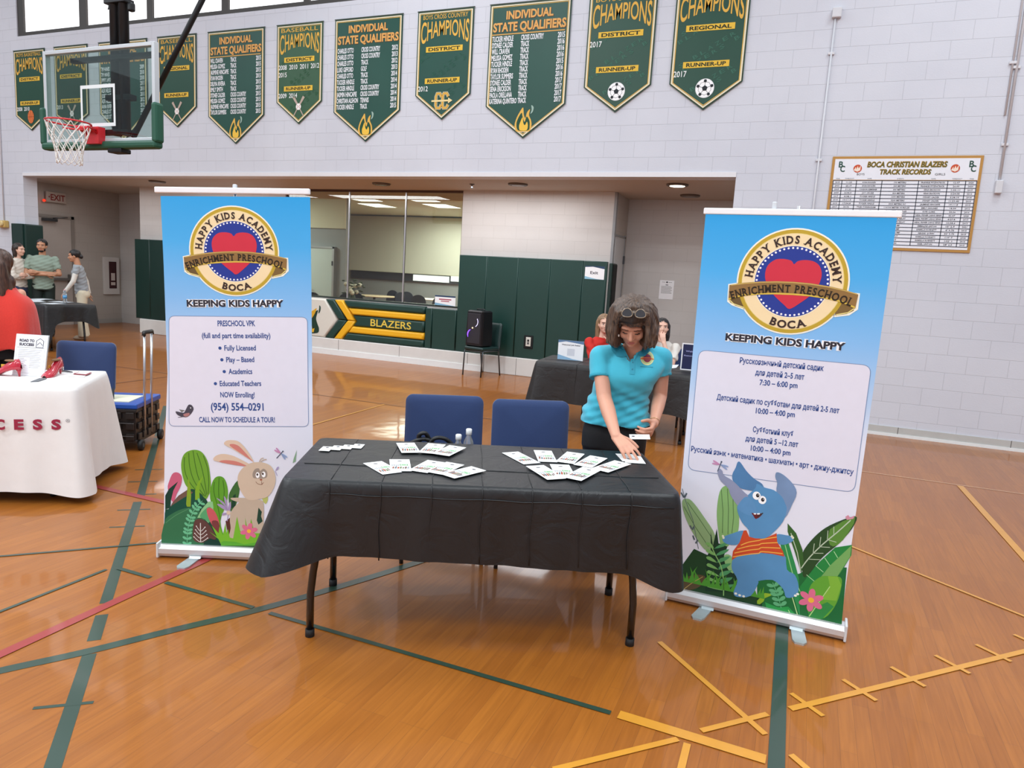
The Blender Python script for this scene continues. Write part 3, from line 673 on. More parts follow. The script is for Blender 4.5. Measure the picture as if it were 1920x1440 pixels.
def em_bats(a, x, y):
    for s in (-1, 1): a.line([(x-s*.095, y-.14), (x-s*.03, y-.04), (x+s*.06, y+.09), (x+s*.10, y+.15)], [.016, .018, .038, .044], '#b9a79a', 3)
    a.disc((x, y), .05, '#f2efec', 5, 20); a.line([(x-.03, y-.03), (x-.01, y), (x-.03, y+.03)], .006, '#b8423a', 6); a.line([(x+.03, y-.03), (x+.01, y), (x+.03, y+.03)], .006, '#b8423a', 6)
def em_basket(a, x, y):
    a.disc((x, y-.01), .085, '#d9743c', 4, 28, .12); a.line([(x-.085, y-.01), (x+.085, y-.01)], .006, '#7a3018', 5); a.line([(x, y-.13), (x, y+.11)], .006, '#7a3018', 5)
    for s in (-1, 1): a.line([(x+s*.06, y-.09), (x+s*.03, y-.01), (x+s*.06, y+.075)], .006, '#7a3018', 5)
def em_cc(a, x, y):
    for dx in (-.055, .055):
        for wd, c, l in ((.05, '#e9dfc0', 3), (.036, '#8a6a22', 4), (.024, '#e2b04a', 5)): a.line([(x+dx+.045, y+.055), (x+dx+.02, y+.10), (x+dx-.03, y+.10), (x+dx-.045, y+.06), (x+dx-.045, y-.06), (x+dx-.03, y-.10), (x+dx+.02, y-.10), (x+dx+.045, y-.055)], wd, c, l)
    a.poly([(x-.17, y-.012), (x+.10, y-.012), (x+.10, y-.04), (x+.17, y), (x+.10, y+.04), (x+.10, y+.012), (x-.17, y+.012)], '#e9d49a', 6)
def em_flame(a, x, y, k=1):
    f = lambda L: [(x+p*k, y+q*k) for p, q in L]
    a.poly(f([(-.10, -.17), (.10, -.17), (.14, -.09), (.13, .0), (.09, .08), (.10, .17), (.05, .12), (.03, .04), (.0, .09), (-.02, .20), (-.07, .14), (-.12, .05), (-.15, -.05), (-.14, -.12)]), '#e3b453', 2, 5)
    a.poly(f([(-.08, -.15), (.09, -.15), (.11, -.08), (.10, .0), (.05, .06), (.02, -.02), (-.02, .06), (-.04, .12), (-.09, .05), (-.12, -.05)]), '#1c4a33', 3, 5)
    a.poly(f([(-.05, -.15), (.06, -.15), (.08, -.08), (.06, -.02), (.03, -.07), (.0, -.04), (-.02, .05), (-.06, -.04), (-.07, -.09)]), '#efc348', 4, 5)
    a.poly(f([(.11, .10), (.15, .13), (.16, .20), (.12, .23), (.13, .16)]), '#9db8ac', 3, 4)
    a.line(f([(-.10, -.175), (.10, -.175)]), .008*k, '#e9dfc0', 4)
def qual(rows, lined=False):
    def fn(a, w_, H, sh):
        for dx, dy, c, l in ((.006, -.006, '#6b3b1e', 1), (0, 0, '#e0a75c', 2)):
            a.text('INDIVIDUAL', (w_*.21+dx, H-.20+dy), (w_*.79+dx, H-.20+dy), .105, c, l, off=.035)
            a.text('STATE QUALIFIERS', (w_*.05+dx, H-.355+dy), (w_*.95+dx, H-.355+dy), .115, c, l, off=.035)
        if lined: a.line([(w_*.04, H-.395), (w_*.94, H-.395)], .014, '#d9a65a', 2)
        dz = .90/len(rows)
        for i, (n_, s_, y_) in enumerate(rows):
            v = H-.485-i*dz
            a.text(n_, (w_*.045, v), (w_*(.045+.0207*len(n_)), v), .070, '#eceff2', 3, off=.028, res=2)
            a.text(s_, (w_*.41, v), (w_*(.41+.0215*len(s_)), v), .070, '#eceff2', 3, off=.028, res=2)
            a.text(y_, (w_*.86, v), (w_*.945, v), .070, '#eceff2', 3, off=.028, res=2)
        em_flame(a, w_/2, .235, .86)
    return fn
G1, G_LIT, G3 = '#174a3e', '#2a5436', '#1b4736'  # the middle green has the olive cast of the lamps put into it
ZT_ = 5.288
R15 = [('WILL CRAVEN', 'TRACK', '2015'), ('MELISSA GOMEZ', 'TRACK', '2015'), ('JASMINE HINCAPIE', 'TRACK', '2015'), ('RYAN RHODEN', 'TRACK', '2015'), ('DELPIA RIVERA', 'TRACK', '2015'), ('EMILY SMITH', 'TRACK', '2015'), ('SYDNEE CALDER', 'CROSS COUNTRY', '2015'), ('MELISSA GOMEZ', 'CROSS COUNTRY', '2015'), ('JASMINE HINCAPIE', 'CROSS COUNTRY', '2015'), ('TAYLOR SUMMERS', 'CROSS COUNTRY', '2015')]
R12 = [('CHARLES OTTO', 'CROSS COUNTRY', '2012'), ('CHARLES OTTO', 'CROSS COUNTRY', '2013'), ('CHARLES OTTO', 'TRACK', '2012'), ('LUKE GIFFORD', 'GOLF', '2013'), ('CHARLES OTTO', 'TRACK', '2014'), ('TUCKER HINDLE', 'TRACK', '2014'), ('TUCKER HINDLE', 'CROSS COUNTRY', '2014'), ('JASMIN HINCAPIE', 'CROSS COUNTRY', '2014'), ('CHRISTIAN ALSHON', 'TENNIS', '2014'), ('TUCKER HINDLE', 'TRACK', '2015')]
R16 = [('TUCKER HINDLE', 'CROSS COUNTRY', '2015'), ('SYDNEE CALDER', 'TRACK', '2016'), ('WILL CRAVEN', 'TRACK', '2016'), ('MELISSA GOMEZ', 'TRACK', '2016'), ('TUCKER HINDLE', 'TRACK', '2015'), ('RYAN RHODEN', 'TRACK', '2016'), ('TAYLOR SUMMERS', 'TRACK', '2016'), ('SYDNEE CALDER', 'TRACK', '2017'), ('SENA ERICKSON', 'TRACK', '2017'), ('PAOLA ORELLANA', 'TRACK', '2017'), ('KATERINA QUINTERO', 'TRACK', '2017')]
RC = [('TIM HAMES', '', ''), ('TIM HAMES', '', ''), ('SHANTI LAPPIN', '', ''), ('JACKSON TUCK', '', '')]
R0 = [('TIM HANES', 'TENNIS', '2009'), ('TIM HANES', 'TENNIS', '2010'), ('JIMMY LAPORTE', 'TRACK', '2010'), ('JACKSON TUCK', 'TRACK', '2011'), ('ALEX NELSON', 'TRACK', '2011'), ('JOSIE LANE', 'TRACK', '2011'), ('ALEX NELSON', 'TRACK', '2012'), ('ANNA RIVERS', 'TRACK', '2012'), ('CHARLES OTTO', 'TRACK', '2012'), ('CHARLES OTTO', 'TRACK', '2012')]
wall_banner(-14.43, -13.57, ZT_, 4.11, 3.835, G3, 'green BOYS BASKETBALL champions banner with an orange ball, leftmost on the wall', champ('BOYS BASKETBALL', 'DISTRICT', [], ['2008', '2010'], em_basket))
wall_banner(-13.31, -12.44, ZT_, 4.09, 3.85, G3, 'green champions banner seen through the left half of the backboard', champ('VOLLEYBALL', 'DISTRICT', [], ['2013'], em_bats))
wall_banner(-12.15, -10.98, ZT_, 4.08, 3.60, G1, 'green state qualifiers banner seen through the backboard glass behind the post', qual(R0))
wall_banner(-10.73, -9.86, ZT_, 4.13, 3.81, G3, 'green BASEBALL champions REGIONAL banner right beside the backboard', champ('BASEBALL', 'REGIONAL', [], [], em_bats))
wall_banner(-9.60, -8.43, ZT_, 3.96, 3.517, G1, 'green INDIVIDUAL STATE QUALIFIERS banner left of the lighter green BASEBALL banner', qual(R15, True))
wall_banner(-8.18, -7.305, ZT_, 4.135, 3.80, G_LIT, 'lighter green BASEBALL champions DISTRICT banner with crossed bats', champ('BASEBALL', 'DISTRICT', ['2008', '2010', '2011', '2012', '2015'], ['2009', '2014'], em_bats, '#2f5a3c'))
wall_banner(-7.08, -5.90, ZT_, 3.95, 3.513, G1, 'green INDIVIDUAL STATE QUALIFIERS banner between the BASEBALL and BOYS CROSS COUNTRY banners', qual(R12))
wall_banner(-5.645, -4.755, ZT_, 4.138, 3.797, G1, 'green BOYS CROSS COUNTRY champions banner with the double C emblem', champ('BOYS CROSS COUNTRY', 'DISTRICT', [], ['2012'], em_cc, '#265748'))
wall_banner(-4.505, -3.33, ZT_, 3.952, 3.515, G1, 'green INDIVIDUAL STATE QUALIFIERS banner right of the BOYS CROSS COUNTRY banner', qual(R16, True))
wall_banner(-3.085, -2.19, 5.31, 4.145, 3.82, G3, 'green champions DISTRICT banner with a football, left of the last two', champ('BOYS SOCCER', 'DISTRICT', ['2017'], [], em_ball, '#3a6a58'))
wall_banner(-1.955, -1.065, 5.31, 4.137, 3.812, G3, 'green champions REGIONAL banner with a football, rightmost on the wall', champ('BOYS SOCCER', 'REGIONAL', [], ['2017'], em_ball, '#3a6a58'))

# ---------------------------------------------------- records board
t = thing('records_board', 'white TRACK RECORDS board in a gold border on the right wall', 'board', (.05, WY, 2.18), 0)
bw, bh = 1.53, 1.06
p = MB(); p.box((bw/2, -.008, bh/2), (bw, .014, bh), flat('#b98a48'), bev=.002); p.obj('border', t)
p = MB(); p.box((bw/2, -.0165, bh/2), (bw-.06, .003, bh-.06), flat('#e9eaf0')); p.obj('panel', t)
a = Art((0, -.019, 0), (1, 0, 0), (0, -1, 0), .0006)
a.text('BOCA CHRISTIAN BLAZERS', (.38, .935), (1.19, .935), .062, '#5f5a24', 2, off=.03, shear=.15); a.text('TRACK RECORDS', (.52, .855), (1.04, .855), .056, '#5f5a24', 2, off=.03, shear=.15)
a.text('BOCA CHRISTIAN BLAZERS', (.376, .938), (1.186, .938), .062, '#c9973a', 1, off=.045, shear=.15); a.text('TRACK RECORDS', (.516, .858), (1.036, .858), .056, '#c9973a', 1, off=.045, shear=.15)
for x in (.075, 1.40):
    a.text('B', (x, .935), (x+.045, .935), .07, '#1f4a3c', 2, off=.02); a.text('C', (x+.02, .885), (x+.07, .885), .07, '#1f4a3c', 3, off=.02)
for x in (.28, 1.27):
    a.disc((x, .92), .045, '#c9502b', 2, 24); a.poly([(x-.04, .90), (x-.02, .94), (x-.015, .91), (x+.0, .95), (x+.01, .92), (x+.03, .955), (x+.03, .90), (x, .885)], '#f3e2cf', 3)
a.text('BOYS', (.28, .845), (.36, .845), .024, '#444444', 2); a.text('GIRLS', (1.08, .845), (1.18, .845), .024, '#444444', 2)
cx = [.035, .115, .245, .475, .80, 1.13, 1.28, 1.475]; cx = [.04, .125, .265, .50, .83, 1.09, 1.27, 1.49-.0]
cx = [.04, .125, .265, .505, .845, 1.11, 1.27, 1.385]; cx = [.035, .12, .26, .50, .835, 1.095, 1.25, 1.345]
sc_ = (bw-.07)/(1.345-.035); cx = [.035+(c-.035)*sc_ for c in cx]
for h, i in zip(['YEAR', 'TIME/DIST', 'NAME', 'EVENTS', 'NAME', 'TIME/DIST', 'YEAR'], range(7)):
    m_ = (cx[i]+cx[i+1])/2; wv = .010*len(h); a.text(h, (m_-wv/2*1.1, .800), (m_+wv/2*1.1, .800), .014, '#666666', 2, res=1)
top, rh, NR = .785, .0402, 18
a.line([(cx[0]-.004, top+.004), (cx[-1]+.004, top+.004)], .010, '#b98a48', 1)
for r in range(NR+1): a.line([(cx[0], top-r*rh), (cx[-1], top-r*rh)], .0075, '#333b4a', 2)
for c in cx: a.line([(c, top), (c, top-NR*rh)], .0075, '#333b4a', 2)
yb = '2015 2015 2009 2009 2017 2014 2015 2017 2015 2016 2014 2015 2012 2013 2015 2016 2014 2015'.split(); tb = '11.23 23.19 51.22 2:04.3 4:38.1 10:11.5 17:54.8 20.06 42.11 45.34 3:38.1 8:59.7 21.4 5.10 38.2 42.7 118.4 130.3'.split()
nb = ['RYAN RHODEN', 'RYAN RHODEN', 'CONNOR KEMPENER', 'JOY CRUISE', 'TUCKER HINDLE', 'TUCKER HINDLE', 'TUCKER HINDLE', 'TYLER CUNNINGHAM']+['RYAN RHODEN']*10
ev_ = ['100 METERS', '200 METERS', '400 METERS', '800 METERS', '1600 METERS', '3200 METERS', '5000 METERS XC', '110/100 METER HURDLES', '300 METER HURDLES', '4X100 METER RELAY', '4X400 METER RELAY', '4X800 METER RELAY', 'LONG JUMP', 'HIGH JUMP', 'TRIPLE JUMP', 'SHOT PUT', 'DISCUS', 'JAVELIN']
ng = ['FRANKIE FITZPATRICK', 'FRANKIE FITZPATRICK', 'SENA ERICKSON', 'SENA ERICKSON', 'SYDNEY CALDER', 'SYDNEY CALDER', 'JASMINE HINCAPIE', 'EMILY SANCHEZ', 'KORI CLARK', 'NEAL FISHER LANG SENN', 'NEAL FISHER LANG SENN', 'NEAL FISHER LANG SENN', 'EMMALINE LINTON', 'ISABELLA ROBNETT', 'ABIGAIL QUINN', 'ISABELLA ROBNETT', 'ISABELLA ROBNETT', 'ARIEL LINTON']
tg = '12.07 26.09 1:00.11 2:24.58 5:38.10 11:59.40 19:11.8 18.09 50.06 52.07 4:27.8 10:38.6 15_2.9 4_9.75 30_9.75 110_7 102_1 28_6.5'.replace('_', "' ").split(' ')
tg = ['12.07', '26.09', '1:00.11', '2:24.58', '5:38.10', '11:59.40', '19:11.8', '18.09', '50.06', '52.07', '4:27.8', '10:38.6', "15' 2.9", "4' 9.75", "30' 9.75", "110' 7", "102' 1", "28' 6.5"]
yg = '2020 2020 2017 2016 2014 2015 2015 2016 2016 2020 2013 2013 2021 2015 2015 2014 2014 2015'.split()
for r in range(NR):
    for i, tx in enumerate((yb[r], tb[r], nb[r], ev_[r], ng[r], tg[r], yg[r])):
        m_ = (cx[i]+cx[i+1])/2; wv = min(.0125*len(tx), (cx[i+1]-cx[i])*.9); v = top-(r+1)*rh+.012
        a.text(tx, (m_-wv/2, v), (m_+wv/2, v), .017, '#4a4a52', 2, off=.02, res=1)
a.obj('print', t, recalc=False)

# ---------------------------------------------------- basketball hoop
HX, HY, HZ = -7.94, 6.20, 2.90
t = thing('basketball_hoop', 'ceiling hung glass basketball backboard with red rim and white net', 'basketball hoop', (HX, HY, HZ))
fa = mat('backboard_frame', '#c3c9cd', .4, metal=.2); BWd, BHt = 1.83, 1.07
p = MB()
for x in (-1, 1): p.box((x*(BWd/2-.022), 0, BHt/2), (.044, .07, BHt), fa, bev=.006)
for z in (.022, BHt-.022): p.box((0, 0, z), (BWd-.088, .07, .044), fa, bev=.006)
p.obj('board_frame', t)
p = MB(); p.box((0, -.02, BHt/2), (BWd-.09, .012, BHt-.09), glass('backboard_glass', tint='#dfece8')); p.obj('glass', t)
a = Art((0, -.0275, 0), (1, 0, 0), (0, -1, 0), .0005); a.line([(-.27, .20), (.27, .20), (.27, .63), (-.27, .63)], .05, '#dfe5e6', 1, closed=True); a.obj('target_square', t, recalc=False)
p = MB(); gp = mat('green_edge_padding', '#17503c', .5, bump=.04, bscale=200)
p.box((0, -.012, -.035), (BWd+.06, .13, .09), gp, bev=.03)
for x in (-1, 1): p.box((x*(BWd/2+.012), -.012, .20), (.075, .13, .44), gp, bev=.03)
p.obj('padding', t)
rd = mat('red_rim', '#c8202a', .35, coat=.4)
p = MB(); RC_ = Vector((0, -.40, .15))
p.tube([RC_+Vector((.225*math.cos(2*PI*i/40), .225*math.sin(2*PI*i/40), 0)) for i in range(40)], .010, rd, 8, closed=True)
p.tube([RC_+Vector((.225*math.cos(q), .225*math.sin(q), -.035)) for q in [PI*.12+PI*.76*i/14 for i in range(15)]], .012, rd, 8)
for s in (-1, 1): p.tube([(s*.075, -.06, .06), (s*.10, -.20, .12), (s*.13, -.22, .145)], .014, rd, 8)
p.obj('rim', t)
p = MB(); p.prism([(-.115, -.03, -.03), (.115, -.03, -.03), (.115, -.03, .16), (-.115, -.03, .16)], (0, -.09, 0), rd); p.box((0, -.15, .135), (.19, .10, .03), rd, bev=.006); p.obj('rim_bracket', t)
nm_ = mat('white_net_cord', '#e4e2dd', .8)
p = MB(); ns = 12; lv = [(.225, 0), (.205, -.09), (.175, -.17), (.15, -.25), (.135, -.33), (.13, -.41), (.125, -.45)]
for k in range(ns):
    for s in (-1, 1):
        pts = []
        for i, (r, z) in enumerate(lv):
            q = 2*PI*(k+s*.5*i)/ns; pts.append(RC_+Vector((r*math.cos(q), r*math.sin(q), z-.008)))
        p.tube(catmull([tuple(x) for x in pts], 3, False), .0048, nm_, 5)
p.obj('net', t)
blk = mat('black_steel', '#15171a', .45, metal=.3)
p = MB()
for dx in (-.075, .075): p.tube([(dx+.10, .20, .12), (dx+.10, .20, 5.6)], .055, blk, 12)
p.box((.10, .20, .55), (.40, .10, .06), blk); p.box((.10, .12, .14), (.5, .10, .05), blk); p.box((.10, .12, .98), (1.4, .07, .05), blk); p.box((.10, .2, 1.62), (.34, .14, .05), blk, bev=.01); p.box((.30, .2, 1.55), (.07, .07, .10), blk, bev=.02)
p.box((.30, -.0, -.10), (.22, .14, .05), blk, bev=.01)
p.obj('mast', t)
p = MB(); p.tube([(.36, .14, .08), (1.12, .45, 1.64), (2.2, .9, 3.86)], .032, blk, 10); p.obj('right_brace', t)
p = MB(); p.tube([(-.02, .25, 1.75), (-.12, .35, 1.95), (-.9, 1.0, 3.4)], [.03, .05, .03], blk, 10); p.tube([(-.0, .2, 1.6), (-.14, .25, 1.58), (-.3, .5, 2.1), (-.9, 1.2, 3.6)], .007, blk, 6); p.tube([(-.13, .3, 1.9), (-.13, .3, 4)], .006, blk, 6)
p.box((-.10, .3, 1.9), (.1, .08, .08), blk, bev=.02); p.obj('left_brace', t)

# ================================================================== ROLL-UP BANNERS
def logo(a, cx, cy, R, l=2):
    def q(L): return [(cx+(x-587)/333*R, cy-(y-550)/333*R) for x, y in L]
    bandT = [(212, 592), (300, 572), (400, 558), (500, 551), (600, 549), (700, 553), (800, 564), (900, 582), (975, 606)]
    bandB = [(968, 690), (890, 660), (790, 642), (690, 634), (600, 632), (500, 634), (400, 642), (300, 658), (215, 688)]
    a.disc((cx, cy), R, '#f6f4e4', l, 64)
    a.poly(q([(204, 586), (300, 565), (984, 598), (984, 696), (940, 735), (860, 752), (780, 700), (400, 700), (318, 745), (240, 722), (208, 700)]), '#f6f4e4', l)
    a.poly(q([(218, 684), (300, 656), (330, 700), (318, 736), (262, 722), (226, 702)]), '#6b5530', l+1, 0); a.poly(q([(966, 686), (890, 658), (845, 690), (864, 742), (925, 728), (960, 706)]), '#7c6236', l+1, 0)
    a.line(q([(222, 688), (250, 712), (318, 731)]), .022*R, '#e4d58a', l+1.4); a.line(q([(962, 692), (930, 720), (866, 737)]), .022*R, '#e4d58a', l+1.4)
    a.disc((cx, cy), R*.972, '#c0a233', l+2, 64); a.disc((cx, cy), R*.905, '#e9d58c', l+2.5, 64); a.disc((cx, cy), R*.893, '#f3dcae', l+3, 64)
    a.disc((cx, cy), R*.680, '#f0ead2', l+3.5, 56); a.disc((cx, cy), R*.664, '#263a92', l+4, 56)
    for i in range(50): t_ = 2*PI*i/50; a.disc((cx+.63*R*math.cos(t_), cy+.63*R*math.sin(t_)), R*.020, '#f4f4fa', l+5, 8)
    a.poly(q([(590, 440), (572, 420), (530, 411), (480, 416), (440, 448), (425, 492), (430, 545), (455, 598), (500, 648), (560, 698), (594, 720), (650, 680), (708, 626), (742, 572), (757, 505), (742, 450), (706, 420), (655, 412), (612, 420)]), '#cf3245', l+6, 4)
    a.poly(q(bandT+bandB), mat('ribbon_gold', '#8d6a35', .5, noise=.35, nscale=6), l+7, 0)
    a.line(q([(222, 592), (300, 577), (400, 563), (500, 556), (600, 554), (700, 558), (800, 569), (900, 587), (968, 604)]), .02*R, '#c9a95c', l+8)
    a.line(q([(216, 683), (300, 652), (400, 637), (500, 629), (600, 627), (700, 629), (790, 637), (890, 655), (966, 686)]), .03*R, '#d9bb4c', l+8)
    a.arc('HAPPY KIDS ACADEMY', (cx, cy), R*.715, 177, 0, R*.145, '#3a2a26', l+9, off=.035, serif=.16)
    a.arc('BOCA', (cx, cy), R*.875, 248, 294, R*.145, '#3a2a26', l+9, off=.035, inner=True, serif=.14)
    body = 'ENRICHMENT PRESCHOOL'; sd = (-1, 0)
    # ribbon lettering follows the band: big shallow circle below
    rr = 3.1*R; ycen = cy+(550-617)/333*R-rr
    half = math.degrees(math.asin(1.07*R/rr)); a.arc(body, (cx, ycen), rr, 90+half, 90-half, R*.145, '#2b2114', l+10, off=.03, serif=.16)
def tagline(a, p0, p1, cap, l=3):
    a.text('KEEPING KIDS HAPPY', p0, p1, cap, '#f4f7fa', l, off=.11); a.text('KEEPING KIDS HAPPY', p0, p1, cap, '#2d2b35', l+1, off=.04)
    p0 = Vector(p0); p1 = Vector(p1); L = (p1-p0).length; d = (p1-p0)/L
    V, Fc, x0, x1 = text_mesh('KEEPING KIDS HAPPY', .04)
def rrect(c, r, n=6):
    (x0, y0), (x1, y1), (x2, y2), (x3, y3) = c; out = []
    C4 = [Vector(p) for p in c]
    for i in range(4):
        p = C4[i]; a_ = (C4[i-1]-p).normalized(); b_ = (C4[(i+1) % 4]-p).normalized()
        s = p+a_*r; e = p+b_*r
        for k in range(n+1):
            t_ = k/n; out.append(tuple(s*(1-t_)**2+p*2*t_*(1-t_)+e*t_*t_))
    return out
def grad_mat(name, zs):
    m = bpy.data.materials.new(name); m.use_nodes = True; nt = m.node_tree; N = nt.nodes; L = nt.links; b = N['Principled BSDF']
    tc = N.new('ShaderNodeTexCoord'); sp = N.new('ShaderNodeSeparateXYZ'); L.new(tc.outputs['Object'], sp.inputs[0])
    mr = N.new('ShaderNodeMapRange'); mr.inputs[1].default_value = 0; mr.inputs[2].default_value = 2; L.new(sp.outputs['Z'], mr.inputs[0])
    cr = N.new('ShaderNodeValToRGB'); e = cr.color_ramp.elements
    e[0].position = zs[0][0]/2; e[0].color = lin(zs[0][1]); e[1].position = zs[-1][0]/2; e[1].color = lin(zs[-1][1])
    for z, c in zs[1:-1]: k = e.new(z/2); k.color = lin(c)
    L.new(mr.outputs[0], cr.inputs[0]); L.new(cr.outputs[0], b.inputs['Base Color']); b.inputs['Roughness'].default_value = .45
    nz = N.new('ShaderNodeTexNoise'); nz.inputs['Scale'].default_value = 3; L.new(tc.outputs['Object'], nz.inputs[0])
    bp = N.new('ShaderNodeBump'); bp.inputs['Strength'].default_value = .15; bp.inputs['Distance'].default_value = .02; L.new(nz.outputs[0], bp.inputs['Height']); L.new(bp.outputs[0], b.inputs['Normal'])
    return m
GRAD = grad_mat('banner_gradient_print', [(.55, '#e4e6f2'), (.95, '#dfe4f3'), (1.15, '#b3cfee'), (1.40, '#86bdee'), (1.70, '#47ace9'), (1.97, '#1c9fe2')])
ALB = mat('banner_aluminium', '#d4d3d4', .32, metal=.55); ALF = mat('foot_aluminium', '#b9c6c9', .35, metal=.5); WRAIL = mat('white_rail', '#f0f1f3', .4)
TB = '#33508f'
def rollup(label, B, E, wd, H, sheet, art, feet, hookx, tilt=0.0):
    E = Vector((E[0], E[1], 0)).normalized(); ang = math.atan2(E.y, E.x)
    t = thing('rollup_banner', label, 'banner', (B[0], B[1], 0), ang)
    # local frame: x along the base, -y towards the viewer
    p = MB(); prof = [(-.035, .012), (-.045, .03), (-.043, .055), (-.028, .074), (0.01, .08), (.04, .072), (.05, .045), (.045, .012)]
    p.prism([(0, y, z) for y, z in prof], (wd, 0, 0), ALB); p.obj('base_cassette', t)
    for x in (-.004, wd): p = MB(); p.box((x+.002, .002, .046), (.012, .10, .082), mat('end_cap_silver', '#cfd0d1', .4), bev=.004); p.obj('end_cap', t)
    for fx, sk in feet:
        p = MB(); P_ = [(-.03, .02), (.03, .02), (.032-.0+sk, -.15), (.02+sk, -.175), (-.02+sk, -.175), (-.032+sk, -.15)]
        p.prism([(fx+x, y, .0) for x, y in P_], (0, 0, .010), ALF); p.prism([(fx-.03, -.05, .01), (fx+.03, -.05, .01), (fx+.03, -.03, .03), (fx-.03, -.03, .03)], (0, .05, 0), ALF); p.obj('foot', t)
    p = MB(); p.tube([(wd/2, .03, .05), (wd/2, .03, H+.02)], .008, ALB, 8); p.obj('support_pole', t)
    p = MB(); p.box((0, 0, 0), (wd+.006, .024, .030), WRAIL, bev=.005); r_ = p.obj('top_rail', t); r_.location = (wd/2, -.004, H-.014+tilt*wd*.42); r_.rotation_euler = (0, -tilt, 0)
    p = MB(); p.box((hookx, .02, H+.012), (.022, .02, .05), mat('hook_plastic', '#c9ced2', .4), bev=.006); p.obj('hook', t)
    # printed sheet, 0.6 mm film bowed very slightly
    s = MB(); s.prism([(u, -.012, v) for u, v in sheet], (0, .0012, 0), GRAD); s.obj('graphic_sheet', t)
    a = Art((0, -.0125, 0), (1, 0, 0), (0, -1, 0), .0003); art(a); a.obj('print', t, recalc=False)
    return t
def qf(L, kx, ky=None):  # helper scaling unused
    return L
def flower(a, c, r, rot, l, col='#dd6f8f'):
    for i in range(6):
        q = rot+2*PI*i/6; x, y = c[0]+r*.6*math.cos(q), c[1]+r*.6*math.sin(q)
        a.poly([(x+r*.45*math.cos(q)*math.cos(s)-r*.27*math.sin(q)*math.sin(s), y+r*.45*math.sin(q)*math.cos(s)+r*.27*math.cos(q)*math.sin(s)) for s in [2*PI*k/14 for k in range(14)]], col, l+.2*(i % 2))
    a.disc(c, r*.24, '#f0b93c', l+1, 14)
def sprig(a, pts, col, n, ll, lw, l=5, stem=.004):
    a.line(pts, stem, col, l, smooth=4); P_ = catmull(pts, 8, False)
    for i in range(n):
        p = P_[int((i+1)/(n+1)*(len(P_)-1))]; p2 = P_[min(len(P_)-1, int((i+1)/(n+1)*(len(P_)-1))+1)]
        d = Vector((p2[0]-p[0], p2[1]-p[1])).normalized()
        for s in (-1, 1):
            e = Vector((-d.y, d.x))*s*.85+d*.5; e.normalize(); nn = Vector((-e.y, e.x)); o = Vector(p)
            a.poly([tuple(o), tuple(o+e*ll*.4+nn*lw), tuple(o+e*ll*.85+nn*lw*.8), tuple(o+e*ll), tuple(o+e*ll*.85-nn*lw*.8), tuple(o+e*ll*.4-nn*lw)], col, l+.1, 2)
def grass(a, x0, x1, y0, h, n, col, l, seed=1):
    R = random.Random(seed)
    for i in range(n):
        x = x0+(x1-x0)*i/(n-1); hh = h*R.uniform(.5, 1); w_ = (x1-x0)/n*.8; k = R.uniform(-.5, .5)*hh
        a.poly([(x-w_, y0), (x+w_, y0), (x+k*.4+w_*.3, y0+hh*.6), (x+k, y0+hh), (x+k*.4-w_*.4, y0+hh*.6)], col, l+.05*(i % 5))
def dragonfly(a, c, s, ang, l=8):
    d = Vector((math.cos(ang), math.sin(ang))); n_ = Vector((-d.y, d.x)); c = Vector(c)
    a.line([tuple(c-d*s*.9), tuple(c+d*s*.5)], s*.12, '#4b5568', l+1); a.disc(tuple(c+d*s*.55), s*.11, '#4b5568', l+1, 10)
    for sg, col in ((1, '#c98fb5'), (-1, '#8fa3c9')):
        for k in (.15, -.25):
            e = (n_*sg+d*k).normalized(); o = c+d*.1*s; q = Vector((-e.y, e.x))
            a.poly([tuple(o), tuple(o+e*s*.5+q*s*.13), tuple(o+e*s*1.0+q*s*.1), tuple(o+e*s*1.1), tuple(o+e*s*1.0-q*s*.1), tuple(o+e*s*.5-q*s*.1)], col, l, 2)

